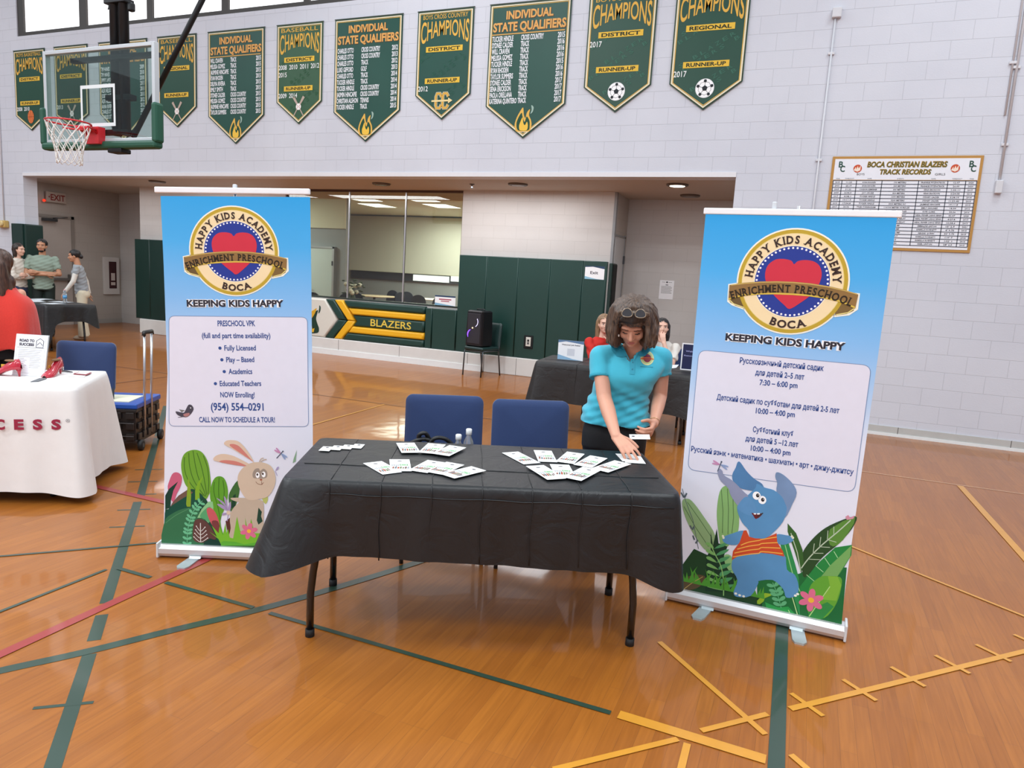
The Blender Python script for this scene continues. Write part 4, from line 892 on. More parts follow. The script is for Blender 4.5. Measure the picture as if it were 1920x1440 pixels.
# ---- left banner art (u along the base, v up)
def art_left(a):
    p = [(0.0633,1.3139),(0.7757,1.3473),(0.7914,0.7646),(0.056,0.7286)]
    rr = rrect([p[0], p[1], p[2], p[3]], .03); a.poly(rr, '#e2e1ee', 1); a.line(rr, .003, '#7d93b8', 2, closed=True)
    c = (0.3983,1.6638); e1 = (0.6301,1.6775); e2 = (0.3981,1.893); R = (e2[1]-c[1]); an = math.atan2(e1[1]-c[1], e1[0]-c[0]); a.fn = lambda u, v: (c[0]+(u-c[0])*math.cos(an)-(v-c[1])*math.sin(an), c[1]+(u-c[0])*math.sin(an)+(v-c[1])*math.cos(an)); logo(a, c[0], c[1], R, 2); a.fn = None
    tagline(a, (0.1557,1.3684), (0.6523,1.3954), .034)
    T = [('PRESCHOOL VPK', (0.3133,1.2751), (0.5072,1.2861), .030), ('(full and part time availability)', (0.2321,1.2082), (0.586,1.2274), .028), ('\u2022 Fully Licensed', (0.3157,1.149), (0.5114,1.1591), .028), ('\u2022 Play \u2013 Based', (0.3253,1.088), (0.5034,1.0972), .028), ('\u2022 Academics', (0.3377,1.0256), (0.4931,1.0333), .029), ('\u2022 Educated Teachers', (0.2915,0.9589), (0.5401,0.9715), .029), ('NOW Enrolling!', (0.3263,0.8991), (0.5057,0.9079), .029), ('(954) 554\u20130291', (0.277,0.8264), (0.5539,0.8398), .041), ('CALL NOW TO SCHEDULE A TOUR!', (0.2149,0.7588), (0.6137,0.7788), .029)]
    for s, p0, p1, cp in T:
        if s[0] == '\u2022': a.disc((p0[0]+.009, p0[1]+cp*.40), .0085, TB, 3, 16); s = s[2:]; p0 = (p0[0]+.032, p0[1])
        a.text(s, p0, p1, cp, TB, 3, off=.022)
    # bird
    a.poly([(0.0924,0.8108),(0.1312,0.8049),(0.143,0.8191),(0.1589,0.8488),(0.1767,0.8474),(0.1859,0.8254),(0.1662,0.7947),(0.1427,0.7814),(0.1039,0.7897)], '#4a4652', 4, 3); a.poly([(0.1312,0.7968),(0.1624,0.8065),(0.1623,0.7929),(0.1427,0.7838)], '#b07a78', 5, 2); a.disc((0.1704,0.8334), .003, '#f2f2f2', 6, 10)
    a.poly([(0.1096,0.8222),(0.1407,0.819),(0.1235,0.8069)], '#7d7a76', 5); a.line([(0.1271,0.7829),(0.1037,0.7785)], .003, '#4a4652', 4)
    # plants
    a.poly([(0.0203,0.0495),(0.0242,0.2003),(0.0301,0.268),(0.0552,0.2693),(0.1105,0.3152),(0.1475,0.3793),(0.1977,0.4009),(0.2429,0.3459),(0.2883,0.2617),(0.3247,0.1764),(0.3431,0.1238),(0.4999,0.1266),(0.5645,0.1542),(0.565,0.076)], '#184a36', 2, 0)
    a.poly([(0.0717,0.3085),(0.0453,0.3836),(0.055,0.4317),(0.0713,0.4681),(0.0917,0.4772),(0.112,0.4687),(0.1209,0.4445),(0.1136,0.4014),(0.0927,0.3574)], '#c9607c', 3, 4); a.poly([(0.0301,0.268),(0.0311,0.3447),(0.0521,0.384),(0.1003,0.4269),(0.0747,0.3756),(0.0604,0.3175),(0.0576,0.2766)], '#123c30', 4, 0)
    a.poly([(0.0694,0.3084),(0.1017,0.3483),(0.1475,0.3817),(0.1793,0.3713),(0.147,0.3267),(0.0507,0.269)], '#6f5548', 3, 0); a.poly([(0.0276,0.2487),(0.0692,0.294),(0.1335,0.3403),(0.1884,0.3718),(0.2339,0.355),(0.2153,0.3061),(0.1466,0.2738),(0.0498,0.2015),(0.0248,0.1761)], '#0f4d3c', 4.2, 0)
    a.poly([(0.0231,0.0521),(0.025,0.1955),(0.0686,0.2459),(0.1329,0.278),(0.1923,0.2809),(0.2332,0.2348),(0.2512,0.1631),(0.2415,0.0651)], '#33704a', 4.6, 4); a.line([(0.0314,0.191),(0.0868,0.2372),(0.1603,0.2793)], .004, '#4f8a5e', 5, smooth=4)
    a.poly([(0.2452,0.3388),(0.2021,0.382),(0.1477,0.3984),(0.1233,0.4636),(0.1181,0.5295),(0.1358,0.5822),(0.1811,0.6057),(0.2262,0.5963),(0.2576,0.5462),(0.2708,0.4712),(0.2742,0.3952),(0.2612,0.3564)], '#6fa332', 4.4, 5)
    for L_ in ([(0.1356,0.5634),(0.135,0.5021),(0.1504,0.446),(0.1885,0.3909),(0.2339,0.355)], [(0.1584,0.5881),(0.1623,0.5177),(0.1799,0.4476),(0.2113,0.3921),(0.243,0.3507)], [(0.1811,0.601),(0.1918,0.5286),(0.2072,0.4584),(0.2341,0.3932),(0.2475,0.3509)], [(0.2013,0.5903),(0.2213,0.5301),(0.2389,0.4506),(0.2521,0.3607)], [(0.2351,0.578),(0.2574,0.5084),(0.2638,0.4281),(0.259,0.3658)]): a.line(L_, .004, '#3f6a22', 4.8, smooth=4)
    a.poly([(0.2703,0.3425),(0.276,0.4097),(0.2935,0.4534),(0.3199,0.4675),(0.3458,0.456),(0.3617,0.414),(0.3653,0.3616),(0.3525,0.3034),(0.3248,0.2152),(0.3431,0.1287),(0.3156,0.1905),(0.2929,0.2619)], '#5f9e2c', 4.3, 4)
    for L_ in ([(0.2934,0.4343),(0.291,0.377),(0.3113,0.2965),(0.3248,0.2249)], [(0.3185,0.4594),(0.316,0.3783),(0.3227,0.2971)], [(0.339,0.4462),(0.3457,0.3798),(0.3364,0.2978)]): a.line(L_, .004, '#3d6e1f', 4.8, smooth=4)
    a.poly([(0.3685,0.3474),(0.38,0.3911),(0.4164,0.4478),(0.4279,0.4126),(0.4211,0.3549),(0.3983,0.2865),(0.3799,0.2759)], '#3e6a34', 4, 3); a.poly([(0.3799,0.2904),(0.3937,0.3631),(0.4074,0.3733),(0.4051,0.3012)], '#153f2c', 4.5)
    a.poly([(0.1423,0.3025),(0.1499,0.3985),(0.155,0.4581),(0.165,0.4088),(0.1691,0.3517),(0.1659,0.2892),(0.1467,0.2883)], '#86a52c', 5.2, 0); a.poly([(0.1904,0.3289),(0.1907,0.3815),(0.207,0.4299),(0.2354,0.4656),(0.216,0.4114),(0.2134,0.3635),(0.2155,0.3301)], '#7fae2b', 5.2, 0)
    a.poly([(0.2011,0.2284),(0.2243,0.2777),(0.2611,0.3228),(0.2839,0.324),(0.2884,0.2906),(0.2697,0.2125),(0.2605,0.2023),(0.2332,0.23)], '#8cc48a', 5.3, 0); a.poly([(0.2149,0.2387),(0.2426,0.2787),(0.2701,0.2945),(0.2791,0.2612),(0.2697,0.2076),(0.2423,0.2208)], '#57a36c', 5.4, 3)
    sprig(a, [(0.1447,0.0604),(0.1476,0.1337),(0.1597,0.207),(0.1877,0.2759),(0.2291,0.326)], '#6bbd8d', 11, .028, .007, 6)
    a.poly([(0.2517,0.2791),(0.2701,0.2897),(0.2929,0.2715),(0.3111,0.2339),(0.3202,0.1859),(0.2971,0.1702),(0.2743,0.203),(0.2584,0.2409)], '#c95a60', 5.6, 4); a.poly([(0.288,0.1746),(0.2789,0.2129),(0.3111,0.2145),(0.3247,0.1667),(0.3109,0.1417)], '#7a3c3c', 5.7, 3)
    a.poly([(0.1773,0.1108),(0.1825,0.1936),(0.1964,0.2185),(0.224,0.2223),(0.2559,0.2021),(0.2879,0.1552),(0.3016,0.1169),(0.2693,0.0958),(0.2093,0.088)], '#5f3e38', 5.5, 4)
    a.line([(0.2186,0.0909),(0.2175,0.1468),(0.2179,0.2002)], .004, '#e6e2da', 6.2)
    for k in range(4):
        y = 1180+42*k; w_ = 48+10*k
        pts = [(487-w_, y-25), (487, y+32), (487+w_+6, y-18)]
        a.line([uvA(*q) for q in pts], .003, '#e6e2da', 6.2, smooth=4)
        for q in (pts[0], pts[2]): a.disc(uvA(*q), .003, '#f4f1ea', 6.4, 8)
    a.poly([(0.3524,0.2166),(0.3754,0.2371),(0.3961,0.1799),(0.3869,0.1211),(0.3661,0.1347)], '#5b2f2a', 5)
    a.poly([(0.2322,0.0647),(0.237,0.0942),(0.2693,0.1153),(0.3246,0.0985),(0.343,0.0701)], '#0e3a30', 6)
    for L_ in ([(0.3616,0.2798),(0.3433,0.3078),(0.3045,0.3442),(0.3251,0.3356),(0.3479,0.3176)], [(0.3639,0.2847),(0.3502,0.3225),(0.3443,0.3582),(0.3594,0.3374),(0.3616,0.3087)], [(0.3662,0.2848),(0.3708,0.3139),(0.3799,0.3288),(0.3822,0.3001),(0.3754,0.2757)], [(0.3616,0.2774),(0.3341,0.2881),(0.3067,0.3107),(0.3342,0.3097),(0.357,0.2916)], [(0.3616,0.2605),(0.3432,0.25),(0.3318,0.2566),(0.3524,0.2649)]): a.poly(L_, '#a693ba', 6.5, 3)
    a.line([(0.3411,0.3221),(0.3685,0.2729),(0.3616,0.217)], .004, '#a693ba', 6.4)
    # rabbit
    body = '#c3b19c'
    a.poly([(0.3805,0.1792),(0.3759,0.2274),(0.385,0.2762),(0.4194,0.3212),(0.4651,0.3475),(0.5384,0.3464),(0.5569,0.3233),(0.5575,0.2268),(0.5537,0.1048),(0.3805,0.0964)], body, 5.8, 4)
    a.poly([(0.3818,0.3491),(0.433,0.3531),(0.4788,0.3506),(0.4743,0.3288),(0.4331,0.3267),(0.3919,0.3366)], body, 5.9, 3)
    a.disc((0.369,0.2657), .012, '#d9c4ac', 6.7, 18)
    a.poly([(0.4743,0.3432),(0.433,0.3938),(0.4174,0.4502),(0.4282,0.4982),(0.4736,0.5432),(0.5371,0.5569),(0.5919,0.5398),(0.6174,0.489),(0.6156,0.4317),(0.5841,0.3727),(0.5384,0.3522)], '#d2bda6', 7, 5)
    a.poly([(0.4781,0.5411),(0.4191,0.5356),(0.3192,0.547),(0.2884,0.5572),(0.3012,0.5791),(0.3374,0.5918),(0.3873,0.5859),(0.4372,0.5649)], '#dcc3ab', 6.8, 4); a.poly([(0.4622,0.5308),(0.4009,0.5347),(0.3215,0.5471),(0.3464,0.5579),(0.4009,0.556),(0.4417,0.5439)], '#cf8176', 7.1, 4)
    a.poly([(0.5053,0.5519),(0.4826,0.5673),(0.3872,0.6235),(0.3466,0.6448),(0.3556,0.664),(0.3872,0.6703),(0.4279,0.6608),(0.4733,0.6092)], '#dcc3ab', 6.8, 4); a.poly([(0.4985,0.5587),(0.4643,0.5805),(0.3782,0.6371),(0.3918,0.6495),(0.4234,0.6395),(0.4552,0.6082),(0.4825,0.5767)], '#cf8176', 7.1, 4)
    a.poly([(0.5012,0.4688),(0.4974,0.4923),(0.5101,0.5167),(0.5305,0.5215),(0.5374,0.5086),(0.5556,0.5214),(0.5739,0.5057),(0.5741,0.4772),(0.5559,0.4668),(0.524,0.4652)], '#9d8f82', 7.3, 4)
    a.disc((0.5239,0.4842), .0105, '#ffffff', 7.6, 20, .0165); a.disc((0.5558,0.4896), .0105, '#ffffff', 7.6, 20, .016); a.disc((0.5225,0.4874), .0048, '#3a2a22', 7.9, 12, .007); a.disc((0.5517,0.4927), .0048, '#3a2a22', 7.9, 12, .007)
    a.disc((0.5423,0.4594), .007, '#a5573f', 7.8, 12, .005); a.line([(0.5141,0.448),(0.5242,0.4366),(0.5447,0.4329),(0.5561,0.4454)], .0025, '#7a4a38', 7.8, smooth=4); a.line([(0.5455,0.452),(0.547,0.432)], .0025, '#7a4a38', 7.8)
    a.line([(0.5326,0.5581),(0.5416,0.5751),(0.5552,0.5805)], .005, '#c3b19c', 7.2, smooth=3); a.line([(0.5394,0.5584),(0.5552,0.5701),(0.5711,0.5742)], .005, '#c3b19c', 7.2, smooth=3)
    dragonfly(a, (0.645,0.6078), .036, math.radians(50)); a.poly([(0.6185,0.5128),(0.6261,0.5321),(0.6366,0.5374),(0.633,0.523)], '#a79bc0', 7, 2); a.line([(0.6172,0.5127),(0.6288,0.4848)], .003, '#a79bc0', 7)
    a.poly([(0.7102,0.5602),(0.7144,0.584),(0.731,0.6344),(0.7279,0.5942),(0.726,0.5704)], '#86a98a', 4)
    a.poly([(0.5475,0.3565),(0.5749,0.3722),(0.5797,0.3485),(0.5661,0.3238)], '#b9c06c', 4, 2); a.poly([(0.5295,0.3027),(0.548,0.2795),(0.5436,0.2551),(0.5529,0.2265),(0.53,0.206),(0.5207,0.2298)], '#1f4434', 6)
    # grass
    for L_ in ([(0.3338,0.0696),(0.3154,0.1127),(0.2649,0.154),(0.3062,0.1269),(0.2788,0.1887),(0.3155,0.1468),(0.3202,0.1859),(0.3385,0.1382),(0.3524,0.2069),(0.3569,0.1489),(0.3661,0.1736),(0.3753,0.1254),(0.3938,0.1214),(0.4144,0.2463),(0.4306,0.1671),(0.4629,0.1443),(0.458,0.2412),(0.4768,0.1499),(0.4902,0.2379),(0.509,0.1563),(0.5644,0.1591),(0.565,0.0809)],): a.poly(L_, '#77ba2f', 8, 0)
    a.poly([(0.3291,0.0694),(0.3269,0.0938),(0.343,0.1043),(0.4076,0.1026),(0.4539,0.0902),(0.5647,0.1152),(0.565,0.0809)], '#5cab34', 8.3, 0)
    a.poly([(0.0213,0.0505),(0.0214,0.0617),(0.5649,0.0883),(0.565,0.077)], '#2f5a2a', 8.6)
    flower(a, (0.479,0.167), .046, .3, 9)
def uvA(x, y):
    # position on the left print of a point of the leaf drawing
    A = [(0.178,0.2079),(0.2697,0.2125),(0.1771,0.0864)]
    return (A[0][0]+(x-400)*(A[1][0]-A[0][0])/200, A[0][1]+(y-1100)*(A[2][1]-A[0][1])/250)
shL = [(.018, .07)]+[(0.0371,0.5756),(0.0512,1.0099),(0.0393,1.5652),(0.0281,1.9184)]+[(0.78,1.9586),(0.7911,1.6091),(0.8059,1.0513),(0.8143,0.7191),(0.8244,0.2876)]
shL += [(shL[-1][0], .07)]
shL[1] = (.030, shL[1][1])
rollup('blue and white roll-up banner with a rabbit, left of the black table', (-3.127, 2.743), (math.cos(math.radians(24)), math.sin(math.radians(24))), .775, 1.965, shL, art_left, [(.20, -.02), (.60, -.02)], .39, .048)

def art_right(a):
    p = [(0.0388,1.3148),(0.8051,1.316)]+[(0.8044,0.7222),(0.0402,0.7062)]
    rr = rrect(p, .04); a.poly(rr, '#e0dfec', 1); a.line(rr, .003, '#7d93b8', 2, closed=True)
    c = (0.4286,1.6695); e2 = (0.4019,1.9149); logo(a, c[0], c[1], e2[1]-c[1], 2)
    tagline(a, (0.1586,1.3741), (0.6891,1.3738), .034)
    T = [('\u0420\u0443\u0441\u0441\u043a\u043e\u044f\u0437\u044b\u0447\u043d\u044b\u0439 \u0434\u0435\u0442\u0441\u043a\u0438\u0439 \u0441\u0430\u0434\u0438\u043a', (0.2362,1.2704), (0.6101,1.2704)), ('\u0434\u043b\u044f \u0434\u0435\u0442\u0435\u0439 2\u20135 \u043b\u0435\u0442', (0.3135,1.2201), (0.5321,1.2208)), ('7:30 \u2013 6:00 pm', (0.3376,1.1742), (0.5074,1.178)),
         ('\u0414\u0435\u0442\u0441\u043a\u0438\u0439 \u0441\u0430\u0434\u0438\u043a \u043f\u043e \u0441\u0443\u0431\u0431\u043e\u0442\u0430\u043c \u0434\u043b\u044f \u0434\u0435\u0442\u0435\u0439 2-5 \u043b\u0435\u0442', (0.1467,1.0793), (0.6979,1.0817)), ('10:00 \u2013 4:00 pm', (0.3348,1.0357), (0.5108,1.0391)),
         ('\u0421\u0443\u0431\u0431\u043e\u0442\u043d\u0438\u0439 \u043a\u043b\u0443\u0431', (0.3307,0.9427), (0.514,0.9448)), ('\u0434\u043b\u044f \u0434\u0435\u0442\u0435\u0439 5 \u201312 \u043b\u0435\u0442', (0.3015,0.8937), (0.5409,0.8979)), ('10:00 \u2013 4:00 pm', (0.3304,0.8499), (0.5116,0.8527)),
         ('\u0420\u0443\u0441\u0441\u043a\u0438\u0439 \u044f\u0437\u044b\u043a \u2022 \u043c\u0430\u0442\u0435\u043c\u0430\u0442\u0438\u043a\u0430 \u2022 \u0448\u0430\u0445\u043c\u0430\u0442\u044b \u2022 \u0430\u0440\u0442 \u2022 \u0434\u0436\u0438\u0443-\u0434\u0436\u0438\u0442\u0441\u0443', (0.0475,0.8033), (0.7901,0.8043))]
    for s, p0, p1 in T: a.text(s, p0, p1, .027, TB, 4, off=.022)
    # leaves, left part
    a.poly([(0.056,0.0585),(0.0478,0.1784),(0.1102,0.3003),(0.1845,0.2805),(0.2197,0.1455),(0.3382,0.1614),(0.3323,0.1127),(0.4589,0.1256),(0.4651,0.0656)], '#1f4527', 2, 0)
    a.poly([(0.0287,0.5393),(0.0525,0.5555),(0.0817,0.5432),(0.1374,0.4832),(0.2068,0.3914),(0.192,0.3177),(0.1594,0.3108),(0.0903,0.3914),(0.0429,0.477)], '#8fb07c', 3, 4)
    for L_ in ([(0.0541,0.5381),(0.1167,0.4675),(0.1918,0.3766)], [(0.0397,0.5118),(0.1046,0.418),(0.18,0.327)]): a.line(L_, .003, '#4d6e44', 3.5)
    a.poly([(0.2457,0.3291),(0.2168,0.4286),(0.2025,0.519),(0.2064,0.618),(0.2298,0.6537),(0.2581,0.6386),(0.2957,0.5825),(0.3127,0.4939),(0.3117,0.4244),(0.2853,0.3667)], '#86b36e', 3.2, 4)
    for L_ in ([(0.2132,0.6307),(0.2318,0.5245),(0.2404,0.41)], [(0.2418,0.6415),(0.2571,0.5409),(0.2675,0.4096)], [(0.2725,0.6012),(0.2853,0.5001),(0.2854,0.4191)]): a.line(L_, .003, '#4d6e44', 3.6)
    a.poly([(0.1862,0.0896),(0.1748,0.2666),(0.192,0.3177),(0.183,0.4101),(0.2011,0.3373),(0.2115,0.4275),(0.2268,0.3545),(0.2711,0.3462),(0.2597,0.2968),(0.3079,0.2487),(0.3411,0.1857),(0.3212,0.1159)], '#173a26', 4, 0)
    for k in range(7):
        y = 860+62*k
        a.poly([uvC(*q) for q in ((430+14*k, y+40), (370, y+10), (350+6*k, y-14), (400, y-12))], '#7cb565', 5, 2); a.poly([uvC(*q) for q in ((432+14*k, y+40), (520+8*k, y+20), (560+8*k, y-18), (490, y))], '#4f9a62', 5, 2)
    a.line([(0.1865,0.346),(0.2164,0.2933),(0.2488,0.2414),(0.2696,0.1691),(0.2777,0.0876)], .005, '#8cc071', 5.5, smooth=4)
    a.poly([(0.2597,0.2968),(0.2916,0.3037),(0.3184,0.251),(0.3113,0.2141),(0.2761,0.2415)], '#8fbf7c', 4.6, 3)
    a.poly([(0.0582,0.0651),(0.0701,0.1228),(0.1177,0.161),(0.1729,0.1706),(0.1784,0.1419),(0.1462,0.0982),(0.0921,0.0702)], '#5a4c34', 5.2, 4); a.line([(0.0697,0.0648),(0.1213,0.1226),(0.168,0.1635)], .003, '#b59b5c', 5.5)
    grass(a, (0.0593,0.0532)[0], (0.4601,0.1142)[0], (0.4598,0.117)[1], .10, 26, '#4e9a33', 5.3, 4)
    a.line([(0.0228,0.603),(0.0453,0.5424),(0.0904,0.4506),(0.1321,0.305)], .003, '#55636b', 3.8)
    for L_ in ([(0.0354,0.5582),(0.0191,0.5818)], [(0.0381,0.5587),(0.0471,0.5838)], [(0.0892,0.4031),(0.0793,0.4189)], [(0.0926,0.3978),(0.0992,0.4169)], [(0.1085,0.3476),(0.098,0.3692)], [(0.1156,0.3312),(0.125,0.351)]): a.line(L_, .008, '#55636b', 4)
    # leaves, right part
    a.poly([(0.4432,0.0533),(0.4273,0.2066),(0.5105,0.2259),(0.6172,0.2838),(0.664,0.3339),(0.8147,0.3579),(0.8259,0.0571),(0.6364,0.0547)], '#1d6b35', 2, 0)
    a.poly([(0.8147,0.3579),(0.7539,0.2497),(0.7194,0.1491),(0.8218,0.0528)], '#1a6a37', 4.7)
    a.poly([(0.6215,0.3244),(0.6173,0.3893),(0.6597,0.4765),(0.7201,0.5467),(0.8213,0.6109),(0.819,0.5599),(0.7734,0.4742),(0.7047,0.3821),(0.6421,0.2697)], '#2b4a26', 4, 4); a.poly([(0.7223,0.5279),(0.8216,0.6078),(0.801,0.5246),(0.7639,0.4594),(0.7308,0.4525)], '#5a8a38', 4.2, 2)
    a.line([(0.62,0.3109),(0.6485,0.3698),(0.6975,0.4455),(0.7567,0.522),(0.8046,0.5887)], .005, '#b9c9ae', 4.6, smooth=3)
    for L_ in ([(0.6633,0.3927),(0.6632,0.4448)], [(0.6878,0.4304),(0.6877,0.4822)], [(0.7169,0.4753),(0.7147,0.5199)], [(0.7416,0.5061),(0.7374,0.5437)], [(0.6492,0.3634),(0.7057,0.3726)], [(0.6629,0.3959),(0.7077,0.4055)], [(0.6874,0.4336),(0.7323,0.4399)], [(0.7169,0.4753),(0.7569,0.4708)]): a.line(L_, .003, '#b9c9ae', 4.6)
    a.poly([(0.6229,0.2851),(0.5787,0.3942),(0.5401,0.4783),(0.5356,0.52),(0.5782,0.4794),(0.6159,0.4021),(0.6275,0.3389)], '#38622c', 4.1, 0); a.line([(0.6186,0.2974),(0.5944,0.3844),(0.5552,0.4748)], .004, '#b9c9ae', 4.6)
    a.poly([(0.5151,0.4072),(0.5486,0.4274),(0.5886,0.3303),(0.6136,0.2631),(0.6414,0.0627),(0.5682,0.246)], '#2e8f4e', 4.3); a.line([(0.5355,0.4114),(0.582,0.2824),(0.6271,0.1931)], .004, '#9ad08f', 4.7)
    a.poly([(0.6243,0.2191),(0.6907,0.3529),(0.7543,0.4445),(0.8237,0.472),(0.8268,0.4215),(0.7907,0.3233),(0.7205,0.2418),(0.6628,0.1351),(0.6285,0.1266)], '#25853f', 4.6, 0); a.poly([(0.6861,0.2403),(0.7423,0.3514),(0.8214,0.4683),(0.8221,0.4141),(0.7812,0.3082),(0.728,0.2764)], '#74a95e', 4.8, 0)
    for L_ in ([(0.6464,0.2839),(0.6839,0.2595)], [(0.6809,0.3377),(0.7181,0.3133)], [(0.7158,0.3845),(0.7423,0.3514)], [(0.751,0.4245),(0.7711,0.3966)]): a.line(L_, .003, '#a9dba0', 5)
    a.poly([(0.6656,0.2156),(0.7042,0.284),(0.7481,0.3006),(0.7929,0.3044),(0.8027,0.2677),(0.791,0.1734),(0.7491,0.0902),(0.6807,0.0794)], '#62a535', 5, 4); a.poly([(0.7398,0.2987),(0.7816,0.305),(0.8017,0.2674),(0.7895,0.1861),(0.7277,0.1776),(0.7539,0.2497)], '#7fb63c', 5.2, 0); a.poly([(0.6771,0.1119),(0.7515,0.1702),(0.7818,0.1547),(0.7386,0.0809),(0.6757,0.0715)], '#318a43', 5.3); a.line([(0.6807,0.0794),(0.7539,0.2497)], .004, '#b5dc85', 5.5)
    a.poly([(0.5005,0.0335),(0.475,0.1022),(0.5369,0.0904),(0.5833,0.1053),(0.6421,0.0561),(0.5661,0.0434)], '#2c9a4a', 5.1); a.line([(0.5954,0.1587),(0.6364,0.0547)], .004, '#bfe29a', 5.6); a.line([(0.5851,0.0889),(0.6068,0.0538)], .003, '#bfe29a', 5.6)
    sprig(a, [(0.552,0.0907),(0.5306,0.1498),(0.5001,0.21)], '#5fae78', 5, .036, .009, 5.4)
    a.poly([(0.4383,0.1001),(0.4701,0.1487),(0.5123,0.1521),(0.4729,0.1222),(0.4686,0.1041),(0.4415,0.07)], '#8fb52e', 5.2)
    a.poly([(0.0576,0.0405),(0.0557,0.0615),(0.2157,0.0726),(0.463,0.0856),(0.4654,0.0628)], '#12402a', 6.4); a.poly([(0.4436,0.0493),(0.4422,0.0633),(0.6357,0.0612),(0.8255,0.0603),(0.8266,0.0507)], '#12402a', 6.4)
    flower(a, (0.6802,0.1627), .056, .5, 7)
    a.poly([(0.7801,0.5998),(0.7909,0.6113),(0.8005,0.6005),(0.8182,0.6134),(0.8146,0.597),(0.7882,0.5868)], '#cf8fa0', 5)
    # elephant
    bl, bl2 = '#4d86b4', '#6f8fb8'
    EL = mat('elephant_blue', '#5590bf', .5, noise=.18, nscale=6)
    a.poly([(0.1852,0.7234),(0.1947,0.7364),(0.2091,0.7274),(0.2192,0.7062),(0.2641,0.6853),(0.3218,0.6385),(0.3422,0.6194),(0.3407,0.5566),(0.3032,0.561),(0.2609,0.6105),(0.247,0.6424),(0.2237,0.6612),(0.2,0.683)], mat('elephant_trunk', '#8d94b0', .5, noise=.2, nscale=8), 7.1, 3)
    a.poly([(0.2641,0.6853),(0.2581,0.7184),(0.2704,0.7545),(0.2757,0.7807),(0.2886,0.7845),(0.3214,0.7459),(0.3613,0.7132),(0.4018,0.692),(0.4053,0.659),(0.331,0.6515),(0.2878,0.661)], mat('elephant_ear', '#4d7fae', .5, noise=.2, nscale=9), 6.9, 3)
    a.poly([(0.4695,0.6675),(0.468,0.7095),(0.4562,0.7367),(0.4595,0.7618),(0.4897,0.7552),(0.5344,0.7209),(0.5595,0.6771),(0.5457,0.6164),(0.5209,0.5466),(0.4996,0.6078)], mat('elephant_ear2', '#7490b5', .5, noise=.25, nscale=8), 6.9, 3)
    a.poly([(0.3344,0.618),(0.3021,0.5722),(0.3003,0.5375),(0.3268,0.4851),(0.362,0.4519),(0.3763,0.4145)]+[(0.4411,0.425),(0.479,0.4659),(0.5143,0.5256),(0.5243,0.5864),(0.5134,0.6169),(0.4955,0.6462),(0.4571,0.6719),(0.4147,0.6775),(0.3771,0.6906)]+[(0.3713,0.667)], EL, 7, 3)
    a.poly([(0.3344,0.618),(0.3021,0.5722),(0.3002,0.5489),(0.3436,0.5285),(0.3853,0.5308),(0.3796,0.5866)], mat('elephant_cheek', '#5c93c2', .5, noise=.1), 7.2, 4)
    for (p0, p1) in (((0.3812,0.631), (0.3862,0.633)), ((0.4093,0.6142), (0.4115,0.6159))):
        a.disc(p0, .0185, '#ffffff', 8, 24, .0205); a.disc(p1, .008, '#2e2a2c', 8.3, 14, .010); a.disc((p1[0]+.002, p1[1]+.003), .002, '#ffffff', 8.5, 8)
    a.poly([(0.3659,0.5414),(0.3845,0.5392),(0.4148,0.5478),(0.4112,0.5329),(0.3897,0.5134),(0.3779,0.5265)], '#6a2326', 8, 2); a.poly([(0.3764,0.5416),(0.3883,0.5428),(0.3879,0.5359),(0.3786,0.5352)], '#f7f7f7', 8.3); a.poly([(0.3919,0.5434),(0.4055,0.5472),(0.4052,0.5403),(0.3941,0.537)], '#f7f7f7', 8.3)
    a.line([(0.3943,0.5254),(0.4196,0.5501)], .005, '#35302f', 8.2)
    a.poly([(0.3363,0.4438),(0.2907,0.4202),(0.2501,0.3944),(0.247,0.3704),(0.2753,0.3588),(0.3174,0.3676),(0.3453,0.4081)], EL, 6.8, 3); a.poly([(0.4921,0.4553),(0.5332,0.4604),(0.5659,0.4573),(0.5655,0.4342),(0.5268,0.4096),(0.4962,0.4165)], EL, 6.8, 3)
    for q in ((0.2445,0.3962), (0.248,0.3882), (0.5616,0.4596), (0.5663,0.4541)): a.disc(q, .006, '#e9ead0', 7, 8)
    a.poly([(0.3038,0.2888),(0.3037,0.236),(0.3359,0.1844),(0.3238,0.1166),(0.3446,0.0979),(0.4067,0.1188),(0.4358,0.196)]+[(0.428,0.2),(0.4987,0.2232),(0.5505,0.1882),(0.5697,0.1491),(0.612,0.1694),(0.6185,0.2177),(0.5949,0.2721),(0.5574,0.2902),(0.5309,0.3708),(0.4122,0.352)]+[(0.3845,0.3354),(0.3336,0.3128)], EL, 6.6, 3)
    for q in ((0.3349,0.1133), (0.3542,0.1091), (0.3732,0.1078), (0.6091,0.1687), (0.6181,0.1789)): a.disc(q, .007, '#f1f2e4', 7, 10, .006)
    a.poly([(0.3389,0.4444),(0.3517,0.4487),(0.368,0.4186),(0.3972,0.416),(0.4301,0.421)]+[(0.4411,0.425),(0.4914,0.4618),(0.4991,0.4171),(0.5302,0.3772),(0.5388,0.3526),(0.4848,0.3542),(0.4249,0.348)]+[(0.3845,0.3354),(0.3333,0.3157),(0.2991,0.2819),(0.2998,0.3289),(0.3267,0.3812)], '#cc4d2b', 7.4, 0)
    for k in range(4):
        y = 838+37*k; y2 = 668+33*k; x0 = [672, 640, 615, 603, 597][k]; x1 = [152, 160, 180, 198, 207][k]
        a.line([uvC(x0, y+32-k*3), uvC(740, y+6-k*2), uvC(830, y-8)]+[uvD(40, y2+30-k*2), uvD(x1, y2+12+k*9)], .0048, '#f0b24e', 7.8, smooth=3)
    dragonfly(a, (0.1952,0.7536), .036, math.radians(75), 8)
